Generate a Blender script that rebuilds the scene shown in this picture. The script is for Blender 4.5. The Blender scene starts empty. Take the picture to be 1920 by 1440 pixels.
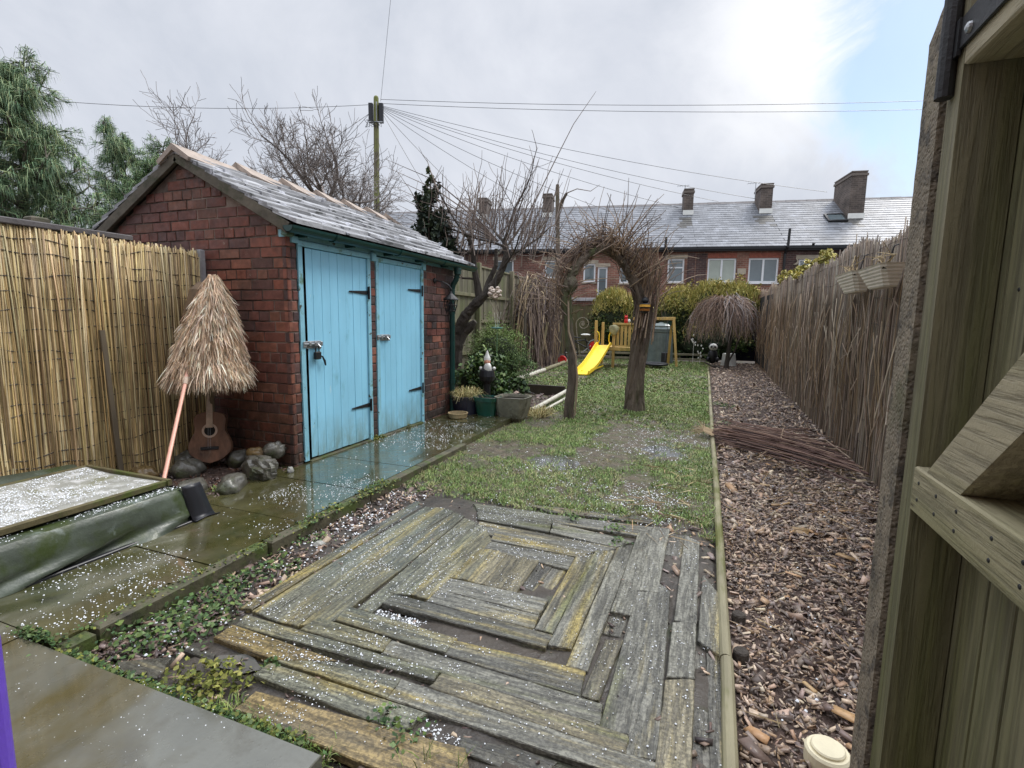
import bpy, math, random
import numpy as np
from mathutils import Vector, Matrix, Euler

scene = bpy.context.scene
COL = scene.collection
R = math.radians
random.seed(11)

# ------------------------------------------------------------------ camera
cd = bpy.data.cameras.new('camera')
cam = bpy.data.objects.new('camera', cd)
COL.objects.link(cam)
cd.sensor_width = 36.0
cd.lens = 950 / 1920 * 36.0
cd.clip_start = 0.02
cd.clip_end = 500
_y, _p, _r = R(20.75), R(7.3), R(0.85)
_f = Vector((-math.sin(_y) * math.cos(_p), math.cos(_y) * math.cos(_p), -math.sin(_p)))
_rt = Vector((math.cos(_y), math.sin(_y), 0))
_up = _rt.cross(_f)
_rt2 = _rt * math.cos(_r) + _up * math.sin(_r)
_up2 = _rt2.cross(_f)
cam.matrix_world = Matrix(((_rt2.x, _up2.x, -_f.x, 0), (_rt2.y, _up2.y, -_f.y, 0), (_rt2.z, _up2.z, -_f.z, 1.25), (0, 0, 0, 1)))
scene.camera = cam

# ------------------------------------------------------------------ world: overcast sky with a blue gap
SUN_EL, SUN_ROT = 52.0, 40.0          # rotation clockwise from +Y towards +X
w = bpy.data.worlds.new('World')
scene.world = w
w.use_nodes = True
nt = w.node_tree
nt.nodes.clear()
def N(t, **k):
    n = nt.nodes.new(t)
    for a, b in k.items():
        setattr(n, a, b)
    return n
def L(a, b): nt.links.new(a, b)
out = N('ShaderNodeOutputWorld'); bg = N('ShaderNodeBackground')
sky = N('ShaderNodeTexSky', sky_type='NISHITA', sun_disc=False)
sky.sun_elevation = R(SUN_EL); sky.sun_rotation = R(SUN_ROT)
tc = N('ShaderNodeTexCoord')
def noise(scale, detail, rough, dist=0.0, vec=None):
    n = N('ShaderNodeTexNoise'); n.inputs['Scale'].default_value = scale; n.inputs['Detail'].default_value = detail
    n.inputs['Roughness'].default_value = rough; n.inputs['Distortion'].default_value = dist
    L(vec or tc.outputs['Generated'], n.inputs['Vector']); return n
def math_(op, a, b=None, clamp=False):
    m = N('ShaderNodeMath', operation=op); m.use_clamp = clamp
    for i, v in enumerate((a, b)):
        if v is None: continue
        if isinstance(v, (int, float)): m.inputs[i].default_value = v
        else: L(v, m.inputs[i])
    return m.outputs[0]
def ramp(fac, stops):
    r = N('ShaderNodeValToRGB')
    el = r.color_ramp.elements
    while len(el) < len(stops): el.new(0.5)
    for e, (p, c) in zip(el, stops):
        e.position = p; e.color = (c[0], c[1], c[2], 1)
    L(fac, r.inputs[0]); return r.outputs[0]
def mix(fac, a, b):
    m = N('ShaderNodeMix', data_type='RGBA')
    if isinstance(fac, (int, float)): m.inputs[0].default_value = fac
    else: L(fac, m.inputs[0])
    for i, v in ((6, a), (7, b)):
        if isinstance(v, tuple): m.inputs[i].default_value = (v[0], v[1], v[2], 1)
        else: L(v, m.inputs[i])
    return m.outputs[2]
def dotdir(d):
    v = N('ShaderNodeVectorMath', operation='DOT_PRODUCT')
    L(tc.outputs['Generated'], v.inputs[0]); v.inputs[1].default_value = Vector(d).normalized()
    return v.outputs['Value']
def near(d, deg0, deg1, warp, amt):
    # 1 inside deg0, 0 outside deg1 of a direction, edge broken by a noise
    ang = math_('ARCCOSINE', dotdir(d))
    ang = math_('ADD', ang, math_('MULTIPLY', math_('SUBTRACT', warp, 0.5), amt))
    m = N('ShaderNodeMapRange', interpolation_type='SMOOTHSTEP')
    m.inputs[1].default_value = R(deg0); m.inputs[2].default_value = R(deg1)
    m.inputs[3].default_value = 1; m.inputs[4].default_value = 0
    L(ang, m.inputs[0]); return m.outputs[0]
n1 = noise(2.6, 9, 0.6, 0.6); n2 = noise(6.5, 10, 0.62, 0.5); n3 = noise(1.1, 3, 0.5)
grey = ramp(n1.outputs[0], [(0.30, (0.53, 0.57, 0.65)), (0.55, (0.66, 0.69, 0.76)), (0.75, (0.78, 0.81, 0.87))])
white = mix(n2.outputs[0], (0.80, 0.82, 0.87), (1.12, 1.12, 1.13))
bright = near((0.13, 0.90, 0.42), 2, 15, n2.outputs[0], 0.22)
clouds = mix(bright, grey, white)
blue = math_('MAXIMUM', near((0.345, 0.86, 0.375), 8.0, 15.0, n2.outputs[0], 0.34),
             near((0.24, 0.91, 0.335), 2.0, 9.0, n2.outputs[0], 0.30))
skyc = N('ShaderNodeVectorMath', operation='SCALE'); L(sky.outputs[0], skyc.inputs[0]); skyc.inputs['Scale'].default_value = 0.105
veil = mix(math_('MULTIPLY', n1.outputs[0], 0.42), skyc.outputs[0], (0.52, 0.68, 0.88))
sep = N('ShaderNodeSeparateXYZ'); L(tc.outputs['Generated'], sep.inputs[0])
zen = N('ShaderNodeMapRange', interpolation_type='SMOOTHSTEP'); L(sep.outputs['Z'], zen.inputs[0])
zen.inputs[1].default_value = .50; zen.inputs[2].default_value = 1.0; zen.inputs[3].default_value = 0.73; zen.inputs[4].default_value = 2.6
zs_ = N('ShaderNodeVectorMath', operation='SCALE'); L(clouds, zs_.inputs[0]); L(zen.outputs[0], zs_.inputs['Scale'])   # overcast skies are brightest overhead
allc = mix(blue, zs_.outputs[0], veil)
L(allc, bg.inputs['Color']); bg.inputs['Strength'].default_value = 1.0
L(bg.outputs[0], out.inputs['Surface'])

sd = bpy.data.lights.new('sun', 'SUN'); sd.energy = 1.4; sd.angle = R(18); sd.color = (1.0, 0.96, 0.90)
so = bpy.data.objects.new('sun', sd); COL.objects.link(so)
_sd = Vector((math.sin(R(SUN_ROT)) * math.cos(R(SUN_EL)), math.cos(R(SUN_ROT)) * math.cos(R(SUN_EL)), math.sin(R(SUN_EL))))
so.rotation_euler = _sd.to_track_quat('Z', 'Y').to_euler()
so.location = (6, 4, 9)

scene.view_settings.view_transform = 'Standard'
scene.view_settings.look = 'None'
scene.view_settings.gamma = 1
scene.view_settings.use_curve_mapping = False
scene.view_settings.exposure = 0.64

# ------------------------------------------------------------------ helpers
def S(r, g, b):
    f = lambda c: (c / 255 / 12.92) if c <= 10 else ((c / 255 + 0.055) / 1.055) ** 2.4
    return (f(r), f(g), f(b))

def mat(name, base, rough=0.75, var=0.3, scale=6.0, bump=0.25, bscale=45.0, attr=False, coat=0.0, metal=0.0,
        grain=None, streak=None, spots=None, spec=0.5, vor=None, stretch=(1, 1, 1), bdist=0.01, rvar=0.0, ztint=None, trans=0.0):
    m = bpy.data.materials.new(name); m.use_nodes = True
    t = m.node_tree; t.nodes.clear()
    def A(ty, **k):
        n = t.nodes.new(ty)
        for a, b in k.items(): setattr(n, a, b)
        return n
    o = A('ShaderNodeOutputMaterial'); b = A('ShaderNodeBsdfPrincipled'); t.links.new(b.outputs[0], o.inputs[0])
    c = A('ShaderNodeTexCoord'); mp = A('ShaderNodeMapping'); mp.inputs['Scale'].default_value = stretch
    t.links.new(c.outputs['Object'], mp.inputs[0])
    def nz(sc, det=6, ro=0.6, di=0.0, raw=False):
        n = A('ShaderNodeTexNoise'); n.inputs['Scale'].default_value = sc; n.inputs['Detail'].default_value = det
        n.inputs['Roughness'].default_value = ro; n.inputs['Distortion'].default_value = di
        t.links.new(c.outputs['Object'] if raw else mp.outputs[0], n.inputs['Vector']); return n.outputs[0]
    def mr(v, a, bb, cc, dd):
        n = A('ShaderNodeMapRange'); t.links.new(v, n.inputs[0])
        for i, x in enumerate((a, bb, cc, dd)): n.inputs[i + 1].default_value = x
        return n.outputs[0]
    def mx(f, a, bb, bt='MIX'):
        n = A('ShaderNodeMix', data_type='RGBA', blend_type=bt)
        if isinstance(f, (int, float)): n.inputs[0].default_value = f
        else: t.links.new(f, n.inputs[0])
        for i, v in ((6, a), (7, bb)):
            if isinstance(v, tuple): n.inputs[i].default_value = (v[0], v[1], v[2], 1)
            else: t.links.new(v, n.inputs[i])
        return n.outputs[2]
    if attr:
        at = A('ShaderNodeAttribute', attribute_name='Col'); col = at.outputs['Color']
        col = mx(1.0, col, (base[0], base[1], base[2]), 'MULTIPLY') if base != (1, 1, 1) else col
    else:
        col = base
    lum = mr(nz(scale), 0.3, 0.7, 1 - var, 1 + var)
    cc = A('ShaderNodeCombineColor'); [t.links.new(lum, cc.inputs[i]) for i in range(3)]
    col = mx(1.0, col if not isinstance(col, tuple) else (col[0], col[1], col[2]), cc.outputs[0], 'MULTIPLY')
    for s in (spots or []):      # (colour, scale, lo, hi, detail)
        f = mr(nz(s[1], s[4] if len(s) > 4 else 5, 0.65, 0.3), s[2], s[3], 0, 1)
        col = mx(f, col, s[0])
    if ztint:                    # (colour, height, strength): tint strongest near the ground (dirt on the doors), broken by noise
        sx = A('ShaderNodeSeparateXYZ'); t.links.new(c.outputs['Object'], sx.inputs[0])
        zz = mr(sx.outputs['Z'], ztint[3] if len(ztint) > 3 else 0.0, ztint[1], 1, 0)
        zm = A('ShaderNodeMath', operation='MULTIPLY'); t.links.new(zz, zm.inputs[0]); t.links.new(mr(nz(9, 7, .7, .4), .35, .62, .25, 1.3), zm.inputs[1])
        zq = A('ShaderNodeMath', operation='MULTIPLY', use_clamp=True); t.links.new(zm.outputs[0], zq.inputs[0]); zq.inputs[1].default_value = ztint[2]
        col = mx(zq.outputs[0], col, ztint[0])
    gf = None
    b.inputs['Roughness'].default_value = rough
    if rvar: t.links.new(mr(nz(scale * 1.7), 0.35, 0.65, max(0.02, rough - rvar), min(1, rough + rvar)), b.inputs['Roughness'])
    b.inputs['Metallic'].default_value = metal
    b.inputs['Specular IOR Level'].default_value = spec
    if coat: b.inputs['Coat Weight'].default_value = coat; b.inputs['Coat Roughness'].default_value = 0.06
    if trans: b.inputs['Transmission Weight'].default_value = trans
    h = None
    if bump:
        h = nz(bscale, 5, 0.65, raw=bool(streak))
    if grain:                    # (scale, axis, strength): ridges along an axis, bent by noise
        wv = A('ShaderNodeTexWave', wave_type='BANDS', bands_direction=grain[1])
        wv.inputs['Scale'].default_value = grain[0]; wv.inputs['Distortion'].default_value = grain[3] if len(grain) > 3 else 3.0
        wv.inputs['Detail'].default_value = 3; wv.inputs['Detail Scale'].default_value = 1.2
        t.links.new(mp.outputs[0], wv.inputs['Vector'])
        a = A('ShaderNodeMath', operation='MULTIPLY_ADD'); t.links.new(wv.outputs['Fac'], a.inputs[0]); a.inputs[1].default_value = grain[2]
        if h is not None: t.links.new(h, a.inputs[2])
        h = a.outputs[0]
        if len(grain) > 4: gf = mr(wv.outputs['Fac'], .05, .8, 1 - grain[4], 1.06)
    if streak:                   # (scale, colour strength, bump): fine broken fibres along the stretched axis
        sk = nz(streak[0], 4, .7, .3); gf = mr(sk, .42, .56, 1 - streak[1], 1.10)
        a = A('ShaderNodeMath', operation='MULTIPLY_ADD'); t.links.new(mr(sk, .38, .55, 0, 1), a.inputs[0]); a.inputs[1].default_value = streak[2]
        if len(streak) > 3:
            wt = nz(streak[3], 3, .6, raw=True); w3 = A('ShaderNodeCombineColor'); wm = mr(wt, .44, .56, .62, 1.12); [t.links.new(wm, w3.inputs[i]) for i in range(3)]; col = mx(1.0, col, w3.outputs[0], 'MULTIPLY')
        if h is not None: t.links.new(h, a.inputs[2])
        h = a.outputs[0]
    if vor:                      # (scale, strength): pits
        v = A('ShaderNodeTexVoronoi'); v.inputs['Scale'].default_value = vor[0]; t.links.new(mp.outputs[0], v.inputs['Vector'])
        a = A('ShaderNodeMath', operation='MULTIPLY_ADD'); t.links.new(mr(v.outputs['Distance'], 0.0, vor[2] if len(vor) > 2 else 0.5, 0, 1), a.inputs[0]); a.inputs[1].default_value = vor[1]
        if h is not None: t.links.new(h, a.inputs[2])
        h = a.outputs[0]
    if gf is not None:
        g3 = A('ShaderNodeCombineColor'); [t.links.new(gf, g3.inputs[i]) for i in range(3)]
        col = mx(1.0, col, g3.outputs[0], 'MULTIPLY')
    t.links.new(col, b.inputs['Base Color'])
    if h is not None:
        bp = A('ShaderNodeBump'); bp.inputs['Strength'].default_value = bump if bump else 0.4
        bp.inputs['Distance'].default_value = bdist
        t.links.new(h, bp.inputs['Height']); t.links.new(bp.outputs[0], b.inputs['Normal'])
    return m

def link_mesh(name, V, F, material, parent=None, loc=None, smooth=False, C=None):
    """one mesh object from arrays in world coordinates; children are stored relative to their parents"""
    V = np.asarray(V, dtype=np.float64)
    org = np.array(loc if loc is not None else (WORLD.get(parent.name, (0, 0, 0)) if parent else (0, 0, 0)), float)
    V = V - org
    me = bpy.data.meshes.new(name)
    if isinstance(F, np.ndarray):
        k = F.shape[1]; n = F.shape[0]
        me.vertices.add(len(V)); me.vertices.foreach_set('co', V.astype(np.float32).ravel())
        me.loops.add(n * k); me.loops.foreach_set('vertex_index', F.astype(np.int32).ravel())
        me.polygons.add(n); me.polygons.foreach_set('loop_start', (np.arange(n) * k).astype(np.int32))
        me.update(calc_edges=True)
    else:
        me.from_pydata(V.tolist(), [], F)
    if C is not None:
        C = np.asarray(C, np.float32)
        if C.shape[1] == 3: C = np.hstack([C, np.ones((len(C), 1), np.float32)])
        ca = me.color_attributes.new('Col', 'FLOAT_COLOR', 'POINT'); ca.data.foreach_set('color', C.ravel())
    if smooth: me.polygons.foreach_set('use_smooth', np.ones(len(me.polygons), bool))
    me.update()
    if material: me.materials.append(material)
    o = bpy.data.objects.new(name, me); COL.objects.link(o)
    if parent:
        o.parent = parent
        WORLD[o.name] = tuple(org)
    else:
        o.location = org; WORLD[o.name] = tuple(org)
    return o
WORLD = {}

def tag(o, label=None, cat=None, group=None, kind=None):
    if label: o['label'] = label
    if cat: o['category'] = cat
    if group: o['group'] = group
    if kind: o['kind'] = kind
    return o
def thing(name, loc, label, cat, group=None):
    o = bpy.data.objects.new(name, None); COL.objects.link(o); o.location = loc
    o.empty_display_size = 0.1
    WORLD[o.name] = tuple(loc)
    return tag(o, label, cat, group)
def children(o): return [c for c in list(COL.objects) if c.parent == o]
def copy_tree(o, loc=None, rotz=None, parent=None, label=None):
    c = o.copy(); COL.objects.link(c)
    if parent: c.parent = parent
    if loc is not None: c.location = loc
    if rotz is not None: c.rotation_euler.z = rotz
    if label: c['label'] = label
    for ch in children(o): copy_tree(ch, parent=c)
    return c

class MB:
    def __init__(s, xf=None): s.V = []; s.F = []; s.C = []; s.xf = xf
    def add(s, vs, fs, col=None):
        b = len(s.V)
        for i, v in enumerate(vs):
            s.V.append(tuple(s.xf(v)) if s.xf else tuple(v))
            s.C.append((col[i] if isinstance(col, list) else col) if col is not None else (1, 1, 1))
        s.F.extend([tuple(b + i for i in f) for f in fs])
    def hexa(s, lo, hi, col=None, ins=0.0):
        """box from 4 lower corners to 4 upper corners; ins = chamfer of the upper face"""
        if ins:
            c = [sum(p[i] for p in hi) / 4 for i in range(3)]
            nrm = (Vector(hi[1]) - Vector(hi[0])).cross(Vector(hi[3]) - Vector(hi[0])).normalized()
            mid = [tuple(Vector(p) - nrm * ins) for p in hi]
            top = []
            for p in hi:
                d = Vector(c) - Vector(p); top.append(tuple(Vector(p) + d * min(0.45, ins * 1.4 / max(1e-6, d.length))))
            s.add(list(lo) + mid + top, [(3, 2, 1, 0)] + [(i, (i + 1) % 4, 4 + (i + 1) % 4, 4 + i) for i in range(4)] +
                  [(4 + i, 4 + (i + 1) % 4, 8 + (i + 1) % 4, 8 + i) for i in range(4)] + [(8, 9, 10, 11)], col)
        else:
            s.add(list(lo) + list(hi), [(3, 2, 1, 0), (4, 5, 6, 7)] + [(i, (i + 1) % 4, 4 + (i + 1) % 4, 4 + i) for i in range(4)], col)
    def box(s, a, b, col=None, bev=0.0):
        x0, y0, z0 = [min(a[i], b[i]) for i in range(3)]; x1, y1, z1 = [max(a[i], b[i]) for i in range(3)]
        if bev:
            e = min(bev, (x1 - x0) * .4, (y1 - y0) * .4, (z1 - z0) * .4)
            vs = []
            for (z, d) in ((z0, e), (z0 + e, 0), (z1 - e, 0), (z1, e)):
                vs += [(x0 + d, y0 + d, z), (x1 - d, y0 + d, z), (x1 - d, y1 - d, z), (x0 + d, y1 - d, z)]
            fs = [(3, 2, 1, 0), (12, 13, 14, 15)]
            for k in range(3):
                fs += [(4 * k + i, 4 * k + (i + 1) % 4, 4 * k + 4 + (i + 1) % 4, 4 * k + 4 + i) for i in range(4)]
            s.add(vs, fs, col)
        else:
            s.hexa([(x0, y0, z0), (x1, y0, z0), (x1, y1, z0), (x0, y1, z0)], [(x0, y0, z1), (x1, y0, z1), (x1, y1, z1), (x0, y1, z1)], col)
    def bar(s, p, q, w, h, up=(0, 0, 1), col=None, bev=0.0):
        p = Vector(p); q = Vector(q); d = (q - p).normalized(); u = Vector(up)
        sd_ = d.cross(u)
        if sd_.length < 1e-4: sd_ = d.cross(Vector((1, 0, 0)))
        sd_.normalize(); u = sd_.cross(d).normalized()
        e = bev
        rings = []
        prof = [(-w / 2 + e, -h / 2), (w / 2 - e, -h / 2), (w / 2, -h / 2 + e), (w / 2, h / 2 - e), (w / 2 - e, h / 2), (-w / 2 + e, h / 2), (-w / 2, h / 2 - e), (-w / 2, -h / 2 + e)] if e else \
               [(-w / 2, -h / 2), (w / 2, -h / 2), (w / 2, h / 2), (-w / 2, h / 2)]
        n = len(prof)
        vs = [tuple(c + sd_ * a + u * b) for c in (p, q) for a, b in prof]
        s.add(vs, [tuple(range(n - 1, -1, -1)), tuple(range(n, 2 * n))] + [(i, (i + 1) % n, n + (i + 1) % n, n + i) for i in range(n)], col)
    def tube(s, pts, rad, n=6, col=None, cap=True, closed=False):
        pts = [Vector(p) for p in pts]
        m = len(pts)
        rr = rad if isinstance(rad, (list, tuple)) else [rad] * m
        prev = None; vs = []
        for i, p in enumerate(pts):
            if closed: d = pts[(i + 1) % m] - pts[i - 1]
            else: d = pts[min(i + 1, m - 1)] - pts[max(i - 1, 0)]
            if d.length < 1e-9: d = Vector((0, 0, 1))
            d.normalize()
            if prev is None:
                a = d.cross(Vector((0, 0, 1)))
                if a.length < 0.05: a = d.cross(Vector((1, 0, 0)))
            else:
                a = prev - d * prev.dot(d)
                if a.length < 1e-4: a = d.cross(Vector((1, 0, 0)))
            a.normalize(); prev = a; b = d.cross(a)
            for k in range(n):
                t = 2 * math.pi * k / n
                vs.append(tuple(p + (a * math.cos(t) + b * math.sin(t)) * rr[i]))
        fs = []
        for i in range(m if closed else m - 1):
            j = (i + 1) % m
            for k in range(n):
                fs.append((i * n + k, i * n + (k + 1) % n, j * n + (k + 1) % n, j * n + k))
        if cap and not closed:
            fs.append(tuple(range(n - 1, -1, -1))); fs.append(tuple((m - 1) * n + k for k in range(n)))
        if isinstance(col, list): col = [c for c in col for _ in range(n)]
        s.add(vs, fs, col)
    def lathe(s, c, prof, n=20, col=None, rot=None, cap=True, sx=1.0, sy=1.0):
        vs = []
        for r, z in prof:
            for k in range(n):
                t = 2 * math.pi * k / n
                v = Vector((r * math.cos(t) * sx, r * math.sin(t) * sy, z))
                if rot is not None: v = rot @ v
                vs.append((c[0] + v.x, c[1] + v.y, c[2] + v.z))
        fs = []
        for i in range(len(prof) - 1):
            for k in range(n):
                fs.append((i * n + k, i * n + (k + 1) % n, (i + 1) * n + (k + 1) % n, (i + 1) * n + k))
        if cap:
            fs.append(tuple(range(n - 1, -1, -1))); m = len(prof) - 1
            fs.append(tuple(m * n + k for k in range(n)))
        s.add(vs, fs, col)
    def blob(s, c, rad, rough=0.2, seed=0, n=10, m=14, col=None, rotz=0.0, flat=False):
        rd = random.Random(seed)
        ph = [(rd.uniform(.8, 2.6), rd.uniform(0, 6.3), rd.uniform(.8, 2.6), rd.uniform(0, 6.3), rd.uniform(.3, 1)) for _ in range(5)]
        vs = []
        for i in range(n + 1):
            th = math.pi * i / n
            for k in range(m):
                p = 2 * math.pi * k / m
                v = Vector((math.sin(th) * math.cos(p), math.sin(th) * math.sin(p), math.cos(th)))
                g = sum(a[4] * math.sin(a[0] * 3 * v.x + a[1] + a[2] * 2 * v.z) * math.cos(a[2] * 3 * v.y + a[3]) for a in ph) / 3
                if i in (0, n): g = ph[0][4] * .2
                v *= 1 + rough * g + (rd.uniform(-.04, .04) if 0 < i < n else 0)
                if flat: v = Vector([round(x * 2.2) / 2.2 * .35 + x * .65 for x in v])
                x, y, z = v.x * rad[0], v.y * rad[1], v.z * rad[2]
                cs, sn = math.cos(rotz), math.sin(rotz)
                vs.append((c[0] + x * cs - y * sn, c[1] + x * sn + y * cs, c[2] + z))
        fs = [(i * m + k, (i + 1) * m + k, (i + 1) * m + (k + 1) % m, i * m + (k + 1) % m) for i in range(n) for k in range(m)]
        s.add(vs, fs, col)
    def build(s, name, material, parent=None, loc=None, smooth=False, colored=None):
        use = colored if colored is not None else any(c != (1, 1, 1) for c in s.C)
        return link_mesh(name, s.V, s.F, material, parent, loc, smooth, s.C if use else None)

def dense(pts, rad, k=4):
    """resample a polyline smoothly, with knots in its radius"""
    P = [Vector(p) for p in pts]; out_p, out_r = [], []
    rd_ = random.Random(len(pts) * 7 + int(P[0].x * 100))
    for i in range(len(P) - 1):
        a, b_, c_, d_ = P[max(0, i - 1)], P[i], P[i + 1], P[min(len(P) - 1, i + 2)]
        for j in range(k):
            t = j / k
            out_p.append(0.5 * ((2 * b_) + (c_ - a) * t + (2 * a - 5 * b_ + 4 * c_ - d_) * t * t + (3 * b_ - a - 3 * c_ + d_) * t ** 3))
            out_r.append((rad[i] * (1 - t) + rad[i + 1] * t) * rd_.uniform(.90, 1.12))
    return out_p + [P[-1]], out_r + [rad[-1]]
def roughen(mb, amp, f=1.0):
    for i, (x, y, z) in enumerate(mb.V):
        n = math.sin(x * 41 * f + z * 6 * f + 3 * math.sin(y * 23)) + math.sin(y * 47 * f - z * 7 * f + 2 * math.sin(x * 31)) + .6 * math.sin((x + y) * 90 * f + z * 15)
        mb.V[i] = (x + amp * n * .7, y - amp * n * .5 + amp * .4 * math.sin(x * 60 + z * 9), z)

# numpy helpers -------------------------------------------------------
class VN:                                    # 2-D value noise
    def __init__(s, seed, n=64): s.g = np.random.RandomState(seed).rand(n, n); s.n = n
    def __call__(s, x, y):
        x = np.asarray(x, float); y = np.asarray(y, float)
        xi = np.floor(x).astype(int); yi = np.floor(y).astype(int); fx = x - xi; fy = y - yi
        fx = fx * fx * (3 - 2 * fx); fy = fy * fy * (3 - 2 * fy); n = s.n
        g = lambda a, b: s.g[a % n, b % n]
        return (g(xi, yi) * (1 - fx) + g(xi + 1, yi) * fx) * (1 - fy) + (g(xi, yi + 1) * (1 - fx) + g(xi + 1, yi + 1) * fx) * fy
    def fbm(s, x, y):
        x = np.asarray(x, float); y = np.asarray(y, float)
        return (s(x, y) + .5 * s(x * 2.1 + 7, y * 2.1 + 3) + .25 * s(x * 4.3 + 1, y * 4.3 + 9)) / 1.75

def cards(P, size, rs, col, up=0.3, aspect=2.0, fold=0.0):
    """leaf shaped (diamond) faces at points P, random facing; returns V,F,C arrays"""
    n = len(P)
    d = rs.normal(size=(n, 3)); d[:, 2] = np.abs(d[:, 2]) * 0.6 + up; d /= np.linalg.norm(d, axis=1)[:, None]
    a = np.cross(d, rs.normal(size=(n, 3))); a /= np.linalg.norm(a, axis=1)[:, None]
    b = np.cross(d, a)
    sz = np.asarray(size) * np.ones(n) * rs.uniform(.6, 1.3, n)
    l = a * sz[:, None]; q = b * (sz / aspect)[:, None]
    V = np.stack([P - l, P + q - l * .1, P + l, P - q - l * .1], 1).reshape(-1, 3)
    F = np.arange(n * 4).reshape(-1, 4)
    return V, F, np.repeat(col, 4, axis=0)

def needles(P, D, length, width, rs, col, droop=0.5):
    """bent blades from P along D (unit), dropping by droop at the tip: 5 verts, 2 faces (quad + tri as quad)"""
    n = len(P)
    ln = length * rs.uniform(.7, 1.2, n) if np.isscalar(length) else length
    side = np.cross(D, rs.normal(size=(n, 3))); side /= np.linalg.norm(side, axis=1)[:, None] + 1e-9
    wv = side * (width * .5 if np.isscalar(width) else (width * .5)[:, None])
    mid = P + D * (ln * .55)[:, None]; mid[:, 2] -= ln * droop * .22
    tip = P + D * (ln * (1 - .25 * abs(droop)))[:, None]; tip[:, 2] -= ln * droop * .85
    V = np.stack([P - wv, P + wv, mid + wv * .8, mid - wv * .8, tip + wv * .15, tip - wv * .15], 1).reshape(-1, 3)
    k = np.arange(n)[:, None] * 6
    F = np.concatenate([k + np.array([[0, 1, 2, 3]]), k + np.array([[3, 2, 4, 5]])], 0)
    return V, F, np.repeat(col, 6, axis=0)

def join(parts):
    Vs, Fs, Cs, o = [], [], [], 0
    for V, F, C in parts:
        Vs.append(V); Fs.append(F + o); Cs.append(C); o += len(V)
    return np.concatenate(Vs), np.concatenate(Fs), np.concatenate(Cs)

def pal(rs, n, cols, jit=0.12):
    c = np.array(cols)[rs.randint(0, len(cols), n)]
    return np.clip(c * (1 + rs.uniform(-jit, jit, (n, 1))) * (1 + rs.uniform(-.04, .04, (n, 3))), 0, 1)
# ================================================================== materials
M = {}
M['soil'] = mat('wet_soil', S(62, 56, 49), rough=0.55, var=0.45, scale=5, bump=0.6, bscale=28, bdist=0.02, spots=[(S(66, 72, 48), 3.0, .55, .7)], rvar=.25)
M['mud'] = mat('lawn_mud', S(92, 82, 66), rough=0.5, var=0.5, scale=9, bump=1.0, bscale=42, bdist=0.03, rvar=.3,
               spots=[(S(84, 88, 50), 7, .46, .6, 9), (S(64, 56, 46), 14, .52, .66, 9), (S(168, 166, 160), 34, .60, .68, 8)])
M['flag'] = mat('wet_flagstone', S(74, 72, 44), rough=0.32, var=0.40, scale=3.0, bump=0.10, bscale=9, bdist=0.012, coat=1.0, rvar=.2,
                spots=[(S(92, 82, 64), 2.2, .56, .68), (S(54, 58, 28), 1.5, .5, .62), (S(42, 44, 24), 6, .58, .7)])
M['patio'] = mat('wet_patio', S(98, 99, 90), rough=0.25, var=0.25, scale=2.5, bump=0.12, bscale=14, bdist=0.01, coat=1.0, rvar=.12, vor=(42, -1.2, .2),
                 spots=[(S(76, 70, 44), 1.1, .50, .62), (S(76, 74, 62), 5, .5, .7)])
M['kerb'] = mat('mossy_concrete', S(84, 80, 62), rough=0.7, var=0.4, scale=6, bump=0.5, bscale=50, spots=[(S(70, 84, 34), 4, .48, .6), (S(48, 46, 38), 9, .5, .7)])
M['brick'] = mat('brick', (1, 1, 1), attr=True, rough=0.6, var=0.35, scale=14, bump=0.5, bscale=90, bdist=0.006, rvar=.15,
                 spots=[(S(54, 44, 40), 1.6, .54, .74), (S(80, 76, 54), 2.3, .64, .78), (S(150, 136, 124), 11, .68, .74)], ztint=(S(48, 44, 36), .8, .8))  # bricks turn darker and browner towards the ground
M['mortar'] = mat('mortar', S(134, 120, 110), rough=0.9, var=0.4, scale=5, bump=0.6, bscale=80, spots=[(S(66, 56, 50), 1.3, .42, .58)], ztint=(S(50, 46, 38), .9, .9))
M['mortar_pale'] = mat('mortar_pale', S(150, 138, 126), rough=0.9, var=0.3, scale=5, bump=0.6, bscale=80)
M['slate'] = mat('stone_slate', (1, 1, 1), attr=True, rough=0.55, var=0.35, scale=9, bump=0.5, bscale=40,
                 spots=[(S(200, 202, 210), 9, .56, .66, 9), (S(60, 62, 60), 11, .58, .66)], stretch=(1, .45, 1))
M['ridge'] = mat('stone_ridge', S(166, 152, 140), rough=0.85, var=0.25, scale=9, bump=0.5, bscale=60, spots=[(S(96, 84, 72), 7, .58, .72)])
M['barge'] = mat('weathered_bargeboard', S(96, 90, 78), rough=0.85, var=0.35, scale=7, bump=0.5, bscale=40, spots=[(S(62, 66, 44), 6, .5, .66)])
M['blue'] = mat('blue_paint', S(150, 214, 242), rough=0.42, var=0.09, scale=4, bump=0.25, bscale=60, bdist=0.004, spots=[(S(124, 186, 206), 6, .60, .78), (S(84, 112, 108), 26, .70, .74), (S(206, 232, 240), 14, .66, .8)], ztint=(S(104, 116, 84), .38, .6), stretch=(1, 1, .35))
M['bluedirty'] = mat('blue_paint_flaking', S(140, 196, 214), rough=0.5, var=0.12, scale=8, bump=0.3, bscale=60, bdist=0.004, spots=[(S(78, 74, 62), 14, .62, .66), (S(100, 130, 100), 6, .58, .7)])
M['green'] = mat('dark_green_plastic', S(24, 62, 58), rough=0.3, var=0.2, scale=6, bump=0.1, bscale=30)
M['iron'] = mat('black_iron', S(27, 27, 29), rough=0.5, var=0.2, bump=0.3, bscale=70)
M['steel'] = mat('galvanised_steel', S(176, 178, 180), rough=0.35, metal=0.7, var=0.2, scale=20, bump=0.1)
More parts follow.
